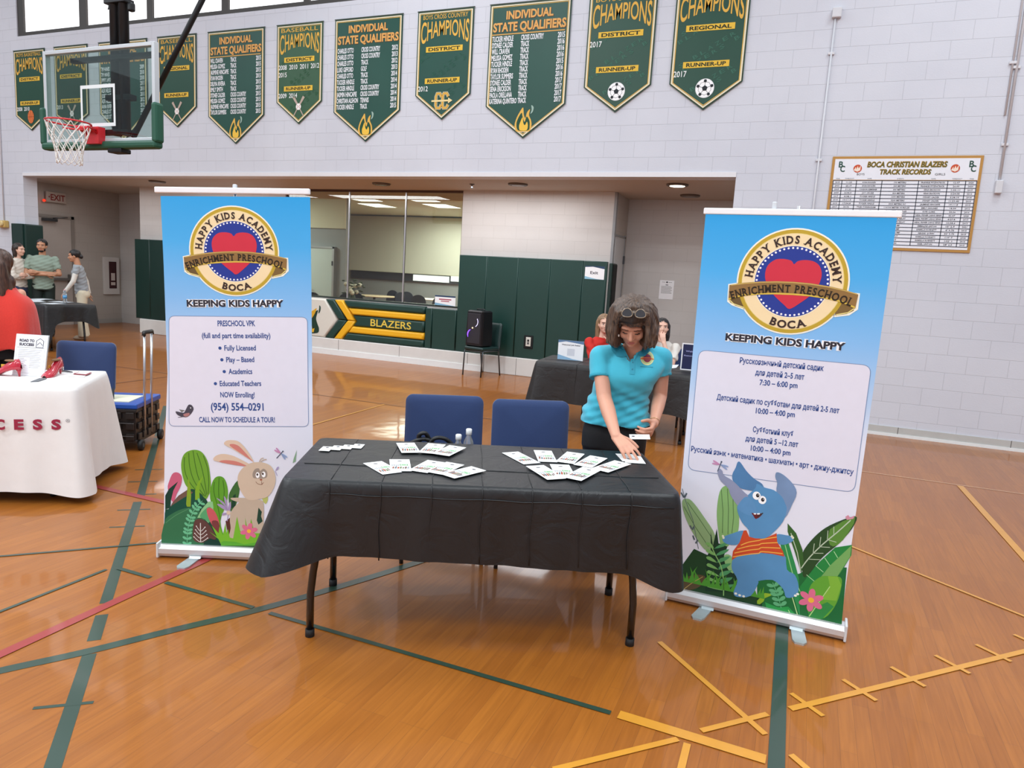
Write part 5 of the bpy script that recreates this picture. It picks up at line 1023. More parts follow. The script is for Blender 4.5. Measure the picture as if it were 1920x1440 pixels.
def uvC(x, y):
    A = [(0.1976,0.2597),(0.4086,0.306),(0.2146,0.0844)]
    return (A[0][0]+(x-400)*(A[1][0]-A[0][0])/400+(y-1000)*(A[2][0]-A[0][0])/300, A[0][1]+(x-400)*(A[1][1]-A[0][1])/400+(y-1000)*(A[2][1]-A[0][1])/300)
def uvD(x, y):
    A = [(0.4359,0.4173),(0.5817,0.4474),(0.4565,0.2202)]
    return (A[0][0]+(x-50)*(A[1][0]-A[0][0])/250+(y-700)*(A[2][0]-A[0][0])/300, A[0][1]+(x-50)*(A[1][1]-A[0][1])/250+(y-700)*(A[2][1]-A[0][1])/300)
shR = [(.018, .07), (.016, .6), (.010, 1.2), (.008, 1.97), (.828, 1.97), (.826, 1.2), (.822, .6), (.820, .07)]
rollup('blue and white roll-up banner with a blue elephant, right of the black table', (-.522, 3.619), (.843, -.019), .843, 1.998, shR, art_right, [(.21, -.03), (.63, .02)], .315)

# ================================================================== CLOTH-COVERED TABLES
def cloth(name, label, group, c, ang, Lx_, Ly_, zt, drop, mt, corner_out=.12, corner_drop=.08, flare=.03, rc=.04, fold=.006, nf=9, seed=1, dropf=None, outf=None, wav=.004, kx=None):
    """draped sheet: flat top with rounded corners, skirt hanging with folds and corner flaps"""
    R = random.Random(seed); hx, hy = Lx_/2, Ly_/2
    per = []   # (x, y, nx, ny, cornerness)
    def addl(a, b, n, nx, ny):
        L = math.hypot(b[0]-a[0], b[1]-a[1])
        for i in range(n):
            t_ = i/n; d = min(t_, 1-t_)*L; per.append((a[0]+(b[0]-a[0])*t_, a[1]+(b[1]-a[1])*t_, nx, ny, d))
    def addc(cx, cy, a0):
        for i in range(9):
            q = a0+PI/2*i/9; per.append((cx+rc*math.cos(q), cy+rc*math.sin(q), math.cos(q), math.sin(q), 0))
    addl((-hx+rc, -hy), (hx-rc, -hy), 110, 0, -1); addc(hx-rc, -hy+rc, -PI/2)
    addl((hx, -hy+rc), (hx, hy-rc), 50, 1, 0); addc(hx-rc, hy-rc, 0)
    addl((hx-rc, hy), (-hx+rc, hy), 110, 0, 1); addc(-hx+rc, hy-rc, PI/2)
    addl((-hx, hy-rc), (-hx, -hy+rc), 50, -1, 0); addc(-hx+rc, -hy+rc, PI)
    # distance to nearest corner along the perimeter
    n = len(per); rows = []; M = 26
    ph = [R.uniform(0, 6.28) for _ in range(6)]
    for j in range(M+1):
        t_ = j/M; row = []
        for i, (x, y, nx, ny, d) in enumerate(per):
            cn = math.exp(-(d/.11)**2); sx, sy_ = (1 if x > 0 else -1), (1 if y > 0 else -1)
            dr = drop+corner_drop*cn
            if dropf: dr += dropf(x, y)
            s = i/n
            w_ = (math.sin(s*2*PI*nf+ph[0])*.5+math.sin(s*2*PI*nf*2.3+ph[1])*.3+math.sin(s*2*PI*nf*4.1+ph[2])*.2)*fold*t_*2.2
            co = corner_out*(outf(sx, sy_) if outf else 1)
            out = flare*t_**.8+w_+co*cn*t_**1.15
            # diagonal direction near corners
            ddx, ddy = nx*(1-cn*.6)+sx*cn*.6, ny*(1-cn*.6)+sy_*cn*.6; dl = math.hypot(ddx, ddy); ddx /= dl; ddy /= dl
            e = .012*(1-math.exp(-t_*18))
            row.append((x+ddx*(out+e), y+ddy*(out+e), -min(t_*dr, 9)-(.0)))
        rows.append(row)
    mb = MB()
    allr = []
    # top: shrink rings inward
    for k in range(10, 0, -1):
        f = 1-k/10; rr = []
        for (x, y, nx, ny, d) in per:
            rr.append((x*f, y*f, .0006*math.sin(x*14+ph[3])*math.sin(y*17+ph[4])))
        allr.append(rr)
    allr[0] = [(x*.001, y*.001, 0) for (x, y, *_ ) in per]
    allr.append([(x*.985, y*.98, 0) for (x, y, *_ ) in per])
    mb.grid(allr+rows, mt, closed=True)
    # creases as raised pleat lines on the front and the top
    if kx:
        for x in kx:
            pts = [(x, -hy*.98+.0, .0018)]
            mb.tube([(x+R.uniform(-.004, .004), yy_, .0012) for yy_ in [-hy*.97+(2*hy*.97)*q/8 for q in range(9)]], .0022, mt, 5)
            mb.tube([(x+.004*math.sin(q), -hy-.013-flare*(q/8)**.8-.002, -drop*q/8*.985) for q in range(9)], .003, mt, 5)
        mb.tube([(-hx*.96+2*hx*.96*q/20, -hy*.35+.004*math.sin(q*1.3), .0012) for q in range(21)], .0022, mt, 5)
        mb.tube([(-hx*.97+2*hx*.97*q/20, -hy-.016-.002*math.sin(q*2.1), -.055-.003*math.sin(q*1.7)) for q in range(21)], .0028, mt, 5)
    o = mb.obj(name, recalc=True); o.location = (c[0], c[1], zt); o.rotation_euler = (0, 0, ang)
    for p in o.data.polygons: p.use_smooth = True
    tag(o, label, 'tablecloth', group); return o
def plastic_black(name, col='#17191b', rough=.42):
    m = bpy.data.materials.new(name); m.use_nodes = True; nt = m.node_tree; N = nt.nodes; L = nt.links; b = N['Principled BSDF']
    b.inputs['Base Color'].default_value = lin(col); b.inputs['Roughness'].default_value = rough; b.inputs['Specular IOR Level'].default_value = .5
    tc = N.new('ShaderNodeTexCoord'); n1 = N.new('ShaderNodeTexNoise'); n1.inputs['Scale'].default_value = 5; n1.inputs['Detail'].default_value = 6; n1.inputs['Distortion'].default_value = 1.5
    n2 = N.new('ShaderNodeTexVoronoi'); n2.inputs['Scale'].default_value = 4; n2.feature = 'SMOOTH_F1'
    L.new(tc.outputs['Object'], n1.inputs[0]); L.new(n1.outputs['Color'], n2.inputs[0])
    m1 = N.new('ShaderNodeMath'); m1.operation = 'ADD'; L.new(n1.outputs[0], m1.inputs[0]); L.new(n2.outputs[0], m1.inputs[1])
    bp = N.new('ShaderNodeBump'); bp.inputs['Strength'].default_value = .16; bp.inputs['Distance'].default_value = .02; L.new(m1.outputs[0], bp.inputs['Height']); L.new(bp.outputs[0], b.inputs['Normal'])
    return m
BLKC = plastic_black('black_plastic_sheet'); LEG = mat('black_leg_enamel', '#101113', .25, coat=.5); PLAST = mat('table_top_grey', '#8d8a84', .5)
def folding_table(label, c, ang, zt=.735, feet=None):
    t = thing('folding_table', label, 'table', (c[0], c[1], 0), ang)
    p = MB(); p.box((0, 0, zt-.02), (1.63, .71, .035), PLAST, bev=.01); p.obj('tabletop', t)
    for sx in (-1, 1):
        for sy_ in (-1, 1):
            p = MB(); X = sx*.715; Y = sy_*.26
            p.tube([(sx*.64, Y, zt-.04), (sx*.66, Y, zt-.14), (sx*.705, Y, .30), (X, Y, .2), (X, Y, .03)], .0165, LEG, 12); p.tube([(X, Y, .035), (X, Y, 0)], .020, mat('rubber_tip', '#1b1b1c', .7), 12); p.obj('leg', t)
        p = MB(); p.tube([(sx*.65, -.26, zt-.10), (sx*.65, .26, zt-.10)], .012, LEG, 8); p.tube([(sx*.655, 0, zt-.10), (sx*.32, 0, zt-.05)], .009, LEG, 8); p.obj('brace', t)
    return t
TA = math.atan2(.431, .902); TC = (-1.332, 2.979)
tb = folding_table('black legged folding table under the black plastic cloth, centre front', TC, TA)
tb.location = (-1.345, 2.965, 0)
def mdrop(x, y):
    return .025*(x/.83) if y < 0 else 0
cloth('tablecloth', 'black plastic tablecloth with fold creases on the centre table', None, TC, TA, 1.665, .745, .745, .335, BLKC, corner_out=.13, corner_drop=.06, flare=.010, fold=.005, seed=4, dropf=mdrop, outf=lambda sx, sy_: 1.0 if sx < 0 else .30, kx=[-.64, -.43, -.22, -.01, .20, .41, .62])
# back right table
bt_a = math.atan2(.15, 1.61); bt_c = (-2.63+.835*math.cos(bt_a)-.37*math.sin(bt_a), 7.14+.835*math.sin(bt_a)+.37*math.cos(bt_a))
b2 = dup(tb, (bt_c[0], bt_c[1], 0), bt_a, 'folding table under the black cloth behind the turquoise shirt woman')
cloth('tablecloth', 'black tablecloth on the table of the two seated women', None, bt_c, bt_a, 1.70, .76, .745, .42, plastic_black('black_plastic_sheet_matt', '#1f1d1d', .5), corner_out=.07, corner_drop=.04, flare=.02, fold=.006, seed=9, kx=[-.4, .1], dropf=lambda x, y: -.30*max(0, min(1, (y-.2)/.15)))
# white cloth table at the left
wa = math.atan2(.62, .78); wc = (-4.298-.90*math.cos(wa)-.37*math.sin(wa), 3.136-.90*math.sin(wa)+.37*math.cos(wa))
WCL = mat('white_linen', '#e6e3e0', .8, bump=.25, bscale=9, sheen=.2)
b3 = dup(tb, (wc[0], wc[1], 0), wa, 'folding table hidden under the long white cloth at the left edge')
ct = cloth('tablecloth', 'long white linen tablecloth lettered CCESS at the left edge', None, wc, wa, 1.80, .76, .752, .672, WCL, corner_out=.07, corner_drop=0.03, flare=.03, fold=.014, nf=6, seed=12, outf=lambda sx, sy_: 1.0)
a = Art((0, 0, 0), (1, 0, 0), (0, -1, 0), .001); a.o = Vector((0, 0, 0))
def wpos(u, v):  # follow the slightly leaning front of the cloth
    return u, v
for i, ch in enumerate('SUCCESS'):
    u = .355+.103*(i-2)+.0; 
    a.text(ch, (u, -.262), (u+.054, -.262), .063, '#9c2b45', 2, off=.05)
a.text('\u00ae', (.848, -.218), (.873, -.218), .022, '#77727a', 2)
o = a.obj('lettering', ct, recalc=False); o.location = (.0, -.38-.012-.030, 0); o.rotation_euler = (0, 0, 0)
# far table, left
fa_a = math.atan2(8.498-7.713, -11.139+11.161); fx = (-11.161, 7.713)
far_c = (fx[0]+.80*math.cos(fa_a)-.0, fx[1]+.42); 
f_ang = math.radians(88)
far_c = (-11.17-.76/2*1.0-.0, 7.72+.80)
b4 = dup(tb, (-11.96, 8.24, 0), math.radians(-11), 'folding table with crossed metal legs in front of the standing group')
cloth('tablecloth', 'black tablecloth with a drooping corner in front of the standing group', None, (-11.96, 8.24), math.radians(-11), 1.70, .78, .748, .27, BLKC, corner_out=.04, corner_drop=.12, flare=.02, fold=.01, seed=21, dropf=lambda x, y: .36*max(0, min(1, (-y-.25)/.13)))

# ================================================================== FLYERS
def flyer(pos, ang, label, w_=.092, l_=.212, z=.7475, name='flyer', card=False, group='flyers fanned on the black table', fn=None, tilt=None):
    t = thing(name, label, 'flyer' if not card else 'card', (pos[0], pos[1], z), math.radians(ang)-PI/2, group)
    s = MB(); s.box((0, 0, .0005), (w_, l_, .001), flat('#f3f5f3')); s.obj('sheet', t)
    a = Art((0, 0, .0012), (1, 0, 0), (0, 0, 1), .0002)
    if not card:
        a.disc((.0, l_*.34), .011, '#55525a', 1, 14, .007); a.rect(-.03, l_*.23, .03, l_*.235, '#c9ccd0')
        R = random.Random(int(pos[0]*1000))
        a.rect(-.002, -.012, .034, .014, '#3f9a45', 1); a.rect(.002, -.008, .030, .010, '#dfeedd', 2); a.rect(.006, -.003, .026, .005, '#3f9a45', 3)
        for k in range(7): a.poly([(-.038+.011*k, -.062), (-.030+.011*k, -.062), (-.026+.011*k, -.03+R.uniform(-.01, .012)), (-.034+.011*k, -.028+R.uniform(-.01, .012))], ['#8f5b4a', '#5a6a70', '#a8482f', '#707a52', '#8a7a70', '#6b4a44', '#9aa0a8'][k], 2)
        for k in range(4): a.rect(-.038+.009*k, -.018, -.034+.009*k, .004+.004*(k % 2), '#7c8892', 1)
        a.rect(-.040, -.078, .040, -.074, '#cfe0ee', 1)
    else:
        a.disc((-.022, 0), .010, '#55525a', 1, 14, .008); a.rect(-.005, .004, .030, .006, '#9a9aa4'); a.rect(-.005, -.004, .024, -.002, '#b5b5bc')
    a.obj('print', t, recalc=False); return t
LF = [((-1.672, 2.641), 148.6, 'flyer leftmost in the front row of the left fan, pointing left'), ((-1.627, 2.719), 123.6, 'second flyer from left, front row of the left fan'), ((-1.514, 2.768), 94.4, 'third flyer from left in the front row of the left fan'), ((-1.433, 2.782), 88.9, 'fourth flyer from left in the front row of the left fan'), ((-1.333, 2.766), 72.1, 'flyer rightmost in the front row of the left fan, pointing right'), ((-1.756, 3.004), 129.1, 'left flyer of the three in the back row of the left fan'), ((-1.649, 3.057), 105.6, 'middle flyer of the three, back row of the left fan'), ((-1.559, 3.066), 92.5, 'right flyer of the three in the back row of the left fan')]
RF = [((-1.221, 3.17), 140.6, 'flyer leftmost in the back row of the right fan, pointing left'), ((-1.131, 3.27), 116.8, 'second flyer from left in the back row of the right fan, nearly upright'), ((-1.013, 3.311), 93.7, 'third flyer from left in the back row of the right fan'), ((-.903, 3.295), 85.8, 'fourth flyer from left in the back row of the right fan'), ((-.791, 3.262), 75.4, 'flyer rightmost of the right fan, nearest the table edge'), ((-1.022, 2.974), 136.2, 'left flyer of the three in the front row of the right fan'), ((-.960, 3.035), 116.8, 'middle flyer of the three, front row of the right fan'), ((-.87, 3.041), 83.3, 'right flyer of the three in the front row of the right fan')]
for i, (p_, an, lb) in enumerate(LF+RF): flyer(p_, an, 'white green-printed '+lb, z=.7478+.0011*(i % 8), l_=.20 if i < 8 else .225)
for i in range(4):
    k = i-1.5; flyer((-2.023-.020*k*1.0-.008*k, 2.833-.047*k), 112-90, '%s in the overlapping row at the left table end' % ['white card rearmost', 'white card second from the rear', 'white card third from the rear', 'white card frontmost'][i], .085, .05, z=.7480+.0011*i, name='business_card', card=True, group='white cards at the left table end')
flyer((-.735, 3.475), 112, 'white leaflet under the woman\'s fingertips at the right table end', .10, .15, z=.7482, name='leaflet', card=True, group='leaflets under the hand')
flyer((-.765, 3.50), 118, 'white leaflet peeking out beneath the one under her fingers', .10, .15, z=.7470, name='leaflet', card=True, group='leaflets under the hand')

# ================================================================== CHAIRS
NAVY = mat('navy_fabric', '#253a66', .85, noise=.10, nscale=180, bump=.15, bscale=500, sheen=.3); NAVD = mat('dark_teal_vinyl', '#16302e', .4)
FRM = mat('chair_frame_grey', '#4d5357', .35, metal=.6)
def rounded_panel(w_, h_, th, r, m, bulge=.02, n=8):
    """upholstered pad in the xz plane, base at z=0, facing -y"""
    mb = MB(); out = []
    for cx, cz, a0 in ((w_/2-r, r, -PI/2), (w_/2-r, h_-r, 0), (-w_/2+r, h_-r, PI/2), (-w_/2+r, r, PI)):
        for i in range(n+1): q = a0+PI/2*i/n; out.append((cx+r*math.cos(q), cz+r*math.sin(q)))
    rows = []
    cz_ = h_/2
    for f, y in ((.0, -th/2-bulge), (.5, -th/2-bulge*.85), (.8, -th/2-bulge*.5), (.93, -th/2-.004), (.985, -th/2+.008), (1, -th/4), (1, th/4), (.985, th/2-.006), (.9, th/2), (0, th/2)):
        rows.append([(x*f if f else x*.001, y, cz_+(z-cz_)*(f if f else .001)) for x, z in out])
    mb.grid(rows, m, closed=True); return mb
def make_chair(label, mt, frame, loc, rz, group=None, zt=.88, w_=.475):
    t = thing('stacking_chair', label, 'chair', loc, rz, group)
    b = rounded_panel(w_, .42, .045, .045, mt).obj('backrest', t); b.location = (0, .215, zt-.42); b.rotation_euler = (math.radians(-6), 0, 0)
    p = MB(); p.box((0, -.01, .445), (w_-.01, .44, .06), mt, bev=.025, seg=3); p.obj('seat', t)
    for s in (-1, 1):
        x = s*(w_/2-.012)
        p = MB(); p.tube([(x, -.19, .42), (x, -.215, .38), (x, -.235, .0)], .0115, frame, 8); p.obj('leg', t)
        p = MB(); p.tube([(x, .245, zt-.12), (x, .205, .45), (x, .20, .38), (x, .265, 0)], .0115, frame, 8); p.obj('leg', t)
    p = MB()
    for s in (-1, 1): p.tube([(s*(w_/2-.012), -.20, .41), (s*(w_/2-.012), .205, .41)], .011, frame, 8)
    p.tube([(-w_/2+.012, -.20, .405), (w_/2-.012, -.20, .405)], .011, frame, 8); p.tube([(-w_/2+.012, .205, .405), (w_/2-.012, .205, .405)], .011, frame, 8); p.obj('seat_frame', t)
    return t
def cplace(ang_, p, back=.20):
    """rear centre of the back at p -> chair origin"""
    return (p[0]+math.sin(ang_)*back, p[1]-math.cos(ang_)*back, 0)
A1 = math.radians(30)
c1 = make_chair('navy padded chair left behind the black table, holding the bag and bottles', NAVY, FRM, cplace(A1, (-1.975, 3.80)), A1, 'navy padded chairs behind the black table')
c2 = dup(c1, cplace(A1, (-1.487, 4.005)), A1, 'navy padded chair nearest the woman, behind the black table')
c3 = dup(c1, cplace(math.radians(26), (-5.52, 4.10)), math.radians(26), 'navy padded chair behind the white cloth table', 'navy padded chair by the white table'); del c3['group']
c4 = dup(c1, (-.97, 8.60, 0), math.radians(10), 'navy chair back beside the seated woman in white'); del c4['group']
c6 = dup(c1, (-2.18, 8.33, 0), math.radians(10), 'navy chair under the seated woman in red'); del c6['group']
c7 = dup(c1, (-1.54, 8.47, 0), math.radians(8), 'navy chair under the seated woman in white'); del c7['group']
spk = make_chair('dark green vinyl chair against the wall pads holding the speaker', NAVD, FRM, (-4.86, 10.56, 0), math.radians(-14), None, .86, .40)
# loudspeaker
t = thing('party_speaker', 'black upright party loudspeaker with a purple light ring on the green chair', 'speaker', (-4.90, 10.50, .475), math.radians(-14))
bk = mat('speaker_black', '#15151a', .35, noise=.2, nscale=200); 
p = MB(); s_ = [(-.155, -.14), (.155, -.14), (.165, -.10), (.165, .13), (-.165, .13), (-.165, -.10)]
p.grid([[(x*f, y*f2, z) for x, y in s_] for f, f2, z in ((.86, .86, 0), (1, 1, .02), (1, 1, .30), (.95, .93, .56), (.82, .80, .58), (.01, .01, .58))], bk, closed=True, smooth=False); p.obj('cabinet', t)
p = MB(); p.box((0, -.138, .29), (.26, .012, .48), mat('speaker_grille', '#26242c', .6, bump=.3, bscale=900), bev=.005); p.obj('grille', t)
pu = mat('purple_led', '#7a4be8', .4, emit=2.0); wl = mat('white_led', '#d9d0ff', .4, emit=1.6)
p = MB(); p.tube([(.085*math.cos(q)-.0, -.150, .40+.085*math.sin(q)) for q in [math.radians(-60+12*i) for i in range(9)]], .004, wl, 6); p.tube([(-.03+.085*math.cos(q), -.150, .19+.085*math.sin(q)) for q in [math.radians(110+10*i) for i in range(11)]], [.003, .006, .008, .009, .01, .011, .01, .009, .008, .005, .003], pu, 6)
p.ell((-.02, -.150, .30), (.012, .006, .012), mat('amber_led', '#ffd9a0', .4, emit=2.5), 10); p.obj('light_ring', t)
p = MB(); p.tube([(-.08, .02, .57), (-.07, .02, .60), (.07, .02, .60), (.08, .02, .57)], .010, bk, 8); p.obj('handle', t)
# cafeteria furniture
cn = mat('navy_vinyl_far', '#16202f', .5)
def caf_chair(loc, rz, label):
    t = thing('cafeteria_chair', label, 'chair', loc, rz, 'dark round-backed chairs in the cafeteria')
    mb = MB(); pts = []
    pr = [(-.22, 0), (.22, 0), (.235, .2), (.20, .36), (.12, .44), (0, .47), (-.12, .44), (-.20, .36), (-.235, .2)]
    mb.prism([(x, 0, z) for x, z in catmull(pr, 3)], (0, .05, 0), cn); b = mb.obj('backrest', t); b.location = (0, .2, .46)
    p = MB(); p.box((0, 0, .44), (.44, .43, .07), cn, bev=.03); p.obj('seat', t)
    for sx in (-1, 1):
        for sy2 in (-1, 1): p = MB(); p.tube([(sx*.2, sy2*.18, .42), (sx*.21, sy2*.21, 0)], .012, FRM, 6); p.obj('leg', t)
    return t
cc = None
for i, (x, y, rz, lb) in enumerate(((-11.93, 15.5, 180, 'dark cafeteria chair in front of the pale door'), (-11.3, 16.0, 60, 'dark cafeteria chair behind the white flowers'), (-12.08, 17.5, 200, 'dark cafeteria chair right of the flowers, beside the table'), (-13.36, 21.2, 0, 'dark cafeteria chair behind the table, left one'), (-12.45, 20.75, 20, 'dark cafeteria chair behind the table, right one'), (-11.95, 19.9, 75, 'slim dark cafeteria chair right of the glass joint'), (-10.9, 19.0, 200, 'dark cafeteria chair alone in the right pane'), (-9.99, 18.8, 180, 'dark cafeteria chair near the small poster'))):
    if cc is None: cc = caf_chair((x, y, 0), math.radians(rz), lb)
    else: dup(cc, (x, y, 0), math.radians(rz), lb)
t = thing('round_table', 'round wood topped table inside the cafeteria', 'table', (-13.3, 20.2, 0)); p = MB(); p.lathe([(.75, .72), (.76, .735), (.75, .75)], mat('pale_wood_top', '#c9b596', .4), n=32); p.obj('tabletop', t)
p = MB(); p.tube([(0, 0, .72), (0, 0, .05)], .04, FRM, 10); p.lathe([(.3, 0), (.3, .03), (.05, .05)], FRM, n=20); p.obj('pedestal', t)
t = thing('round_table', 'pale table top at the right end of the cafeteria glass', 'table', (-11.5, 21.0, 0)); p = MB(); p.lathe([(.7, .72), (.71, .735), (.7, .75)], mat('white_top', '#dcd6cc', .4), n=32); p.obj('tabletop', t)
p = MB(); p.tube([(0, 0, .72), (0, 0, .05)], .04, FRM, 10); p.lathe([(.3, 0), (.3, .03), (.05, .05)], FRM, n=20); p.obj('pedestal', t)
t = thing('flower_bouquet', 'white flower bouquet on a cafeteria table behind the left glass joint', 'flowers', (-10.45, 14.9, 0))
R_ = random.Random(5); fw = mat('white_petals', '#e9e6d4', .7); gr = mat('bouquet_green', '#3e4f38', .7)
p = MB()
for k in range(9): p.ell((R_.uniform(-.2, .2), R_.uniform(-.1, .1), 1.0+R_.uniform(0, .22)), (.06, .06, .055), fw, 10)
p.obj('blossoms', t); p = MB()
for k in range(40):
    q = R_.uniform(0, 6.28); r = R_.uniform(.05, .32); p.ell((r*math.cos(q), r*math.sin(q)*.5, .93+R_.uniform(0, .42)), (.05, .03, .02), gr, 6)
p.obj('leaves', t); p = MB(); p.lathe([(.06, .75), (.09, .85), (.05, .98)], gr, n=14); p.obj('vase', t)
t = thing('side_table', 'small dark table carrying the flower bouquet in the cafeteria', 'table', (-10.6, 14.9, 0)); p = MB(); p.box((0, 0, .735), (.7, .7, .03), FRM); p.obj('tabletop', t); p = MB(); p.tube([(0, 0, .72), (0, 0, 0)], .04, FRM, 8); p.obj('pedestal', t)
def f_post(a, w_, h_):
    a.rect(0, h_*.85, w_, h_, '#2c4462'); a.rect(w_*.2, h_*.55, w_*.8, h_*.68, '#b05a6a'); a.rect(w_*.3, h_*.38, w_*.7, h_*.48, '#b05a6a'); a.poly([(0, 0), (w_, 0), (0, h_*.25)], '#7fb0cc')
paper('poster', 'small white poster with red print standing at the right end of the window sill', 'poster', (-6.02, 11.02, 1.062), (1, 0, 0), (0, -1, 0), .40, .17, f_post)

# ================================================================== THINGS ON THE CHAIRS AND TABLES
BAG = mat('black_nylon', '#131416', .5, bump=.4, bscale=30)
t = thing('backpack', 'black backpack lying on the left navy chair, straps up', 'bag', (-1.93, 3.52, .475), A1); t.scale = (.85, .85, .72)
p = MB(); p.grid([[(x*f, y*f2, z) for x, y in [(.17*math.cos(q), .13*math.sin(q)) for q in [2*PI*i/20 for i in range(20)]]] for f, f2, z in ((.8, .8, 0), (1, 1, .04), (1.0, 1, .14), (.85, .85, .20), (.5, .5, .235), (.01, .01, .24))], BAG, closed=True); p.obj('bag_body', t)
p = MB()
for pts in (catmull([(-.16, 0, .14), (-.12, -.02, .24), (-.02, -.03, .285), (.06, 0, .22)], 5, False), catmull([(-.02, -.02, .20), (.04, -.03, .29), (.12, -.02, .285), (.19, 0, .20)], 5, False), catmull([(-.05, 0, .22), (-.06, -.02, .31), (-.02, -.02, .33), (.01, 0, .27)], 5, False)): p.tube(pts, .016, BAG, 8)
p.obj('strap', t)
BOT = mat('clear_bottle', '#e9eef0', .08, trans=.85, alpha=1); CAPM = mat('white_cap', '#eceeee', .4); WLAB = mat('bottle_label', '#5b9fd0', .4)
def bottle(label, loc, group=None, lab=False):
    t = thing('water_bottle', label, 'bottle', loc, 0, group)
    p = MB(); p.lathe([(.028, 0), (.032, .01), (.031, .06), (.032, .12), (.030, .15), (.022, .18), (.012, .195), (.012, .21)], BOT, n=18); p.obj('bottle_body', t)
    p = MB(); p.lathe([(.0145, .203), (.0145, .222), (.012, .224)], CAPM if not lab else mat('pink_cap', '#d9a9b0', .4), n=14); p.obj('cap', t)
    if lab: p = MB(); p.lathe([(.0328, .07), (.0328, .125)], WLAB, n=18); p.obj('label', t)
    return t
bottle('clear water bottle on the navy chair, left of the pair by the bag', (-1.6357,3.3159,0.7183)[:2]+(.476,), 'clear bottles on the navy chair').scale = (1.1, 1.1, 1.36)
bottle('clear taller water bottle on the navy chair, right of the pair by the bag', (-1.6032,3.3718,0.7119)[:2]+(.476,), 'clear bottles on the navy chair').scale = (1.1, 1.1, 1.47)
# heel-high items on the white table: frame basis
def wt(x, y): return (wc[0]+x*math.cos(wa)-y*math.sin(wa), wc[1]+x*math.sin(wa)+y*math.cos(wa), .753)
PB = (-4.896,3.226,0.753)
t = thing('poster_stand', 'white ROAD TO SUCCESS sheet in an acrylic stand on the white table', 'sign', PB, math.radians(20))
BWs, BHs = .225, .285
p = MB(); tl = Matrix.Rotation(math.radians(-12), 4, 'X'); p.box((0, 0, BHs/2), (BWs, .004, BHs), flat('#eef0f3'), T=tl); p.obj('sheet', t)
p = MB(); p.box((0, .006, BHs/2), (BWs+.006, .003, BHs+.006), mat('acrylic', '#dfe6e8', .1, alpha=.4), T=tl); p.box((0, .04, .002), (BWs, .09, .004), mat('acrylic')); p.obj('acrylic_holder', t)
a = Art((0, 0, 0), (1, 0, 0), (0, -1, 0), .0005)
a.text('ROAD TO', (-.085, .235), (.02, .235), .018, '#4a4550', 2, off=.05); a.text('SUCCESS', (-.085, .208), (.02, .208), .018, '#4a4550', 2, off=.05)
a.line([(.035, .20), (.035, .245), (.06, .262), (.085, .245), (.085, .20)], .004, '#4a4550', 2, closed=True); a.line([(.04, .215), (.06, .235), (.08, .215)], .004, '#4a4550', 2)
a.line([(-.095, .195), (.095, .195)], .002, '#777777', 2); a.line([(-.098, .02), (.098, .02), (.098, .27), (-.098, .27)], .0015, '#a9a9b0', 1, closed=True)
for k in range(12): a.line([(-.085, .18-.012*k), ((-.02 if 4 < k else .08)-.01*(k % 3), .18-.012*k)], .0022, '#a3a3ab', 2)
for k in range(6): a.line([(.0, .12-.012*k), (.08-.012*(k % 2), .12-.012*k)], .0022, '#a3a3ab', 2)
o = a.obj('print', t, recalc=False); o.matrix_local = tl @ Matrix.Translation((0, -.0025, 0))
# red shoes
REDL = mat('red_glossy_leather', '#b3162e', .25, coat=.5)
def heel(label, loc, rz):
    t = thing('high_heel_shoe', label, 'shoe', loc, rz, 'red high-heeled shoes')
    mb = MB(); rows = []
    prof = [(-.115, .055, .008, .030, .060), (-.10, .052, .024, .068, .095), (-.07, .048, .030, .066, .085), (-.02, .034, .030, .055, .060), (.03, .010, .036, .040, .036), (.07, .002, .040, .035, .034), (.10, .001, .034, .028, .030), (.125, .002, .012, .012, .012)]
    for x, zb, hw, h_, _ in prof: rows.append([(x, hw*math.cos(q), zb+(h_ if math.sin(q) > 0 else .006)*max(0, math.sin(q))+(.0 if math.sin(q) > 0 else .004*math.sin(q))) for q in [2*PI*i/16 for i in range(16)]])
    mb.grid(rows, REDL, closed=True); mb.obj('upper', t)
    p = MB(); p.tube([(-.095, 0, .055), (-.098, 0, .03), (-.10, 0, 0)], [.020, .010, .006], REDL, 10); p.obj('heel', t)
    p = MB(); p.ell((-.045, 0, .105), (.045, .024, .008), mat('shoe_lining', '#7c5a3a', .7), 12); p.obj('insole', t)
    p = MB(); p.box((.02, -.012, .065), (.03, .006, .02), mat('gold_buckle', '#d8a23a', .3, metal=.6), bev=.002); p.obj('buckle', t)
    return t
heel('red high-heeled shoe left of the poster stand', (-5.009,3.146,0.753), math.radians(200)); heel('red high-heeled shoe right of the poster stand', (-4.813,3.346,0.753), math.radians(-60))
t = thing('glass_jar', 'small clear jar behind the right red shoe', 'jar', (-4.935,3.482,0.753)); p = MB(); p.lathe([(.02, 0), (.024, .01), (.024, .05), (.018, .06)], BOT, n=16); p.obj('jar_body', t); p = MB(); p.lathe([(.02, .055), (.02, .065)], CAPM, n=16); p.obj('lid', t)
def pen(label, a_, b_, col): t = thing('pen', label, 'pen', a_); p = MB(); d = Vector(b_)-Vector(a_); p.tube([(0, 0, .007), d*.5+Vector((0, 0, .008)), d+Vector((0, 0, .007))], [.004, .006, .0035], mat('pen_'+col.lstrip('#'), col, .4), 8); p.obj('barrel', t)
pen('dark pen lying right of the small jar', (-4.926,3.492,0.753), (-4.828,3.497,0.753), '#3a3a44')
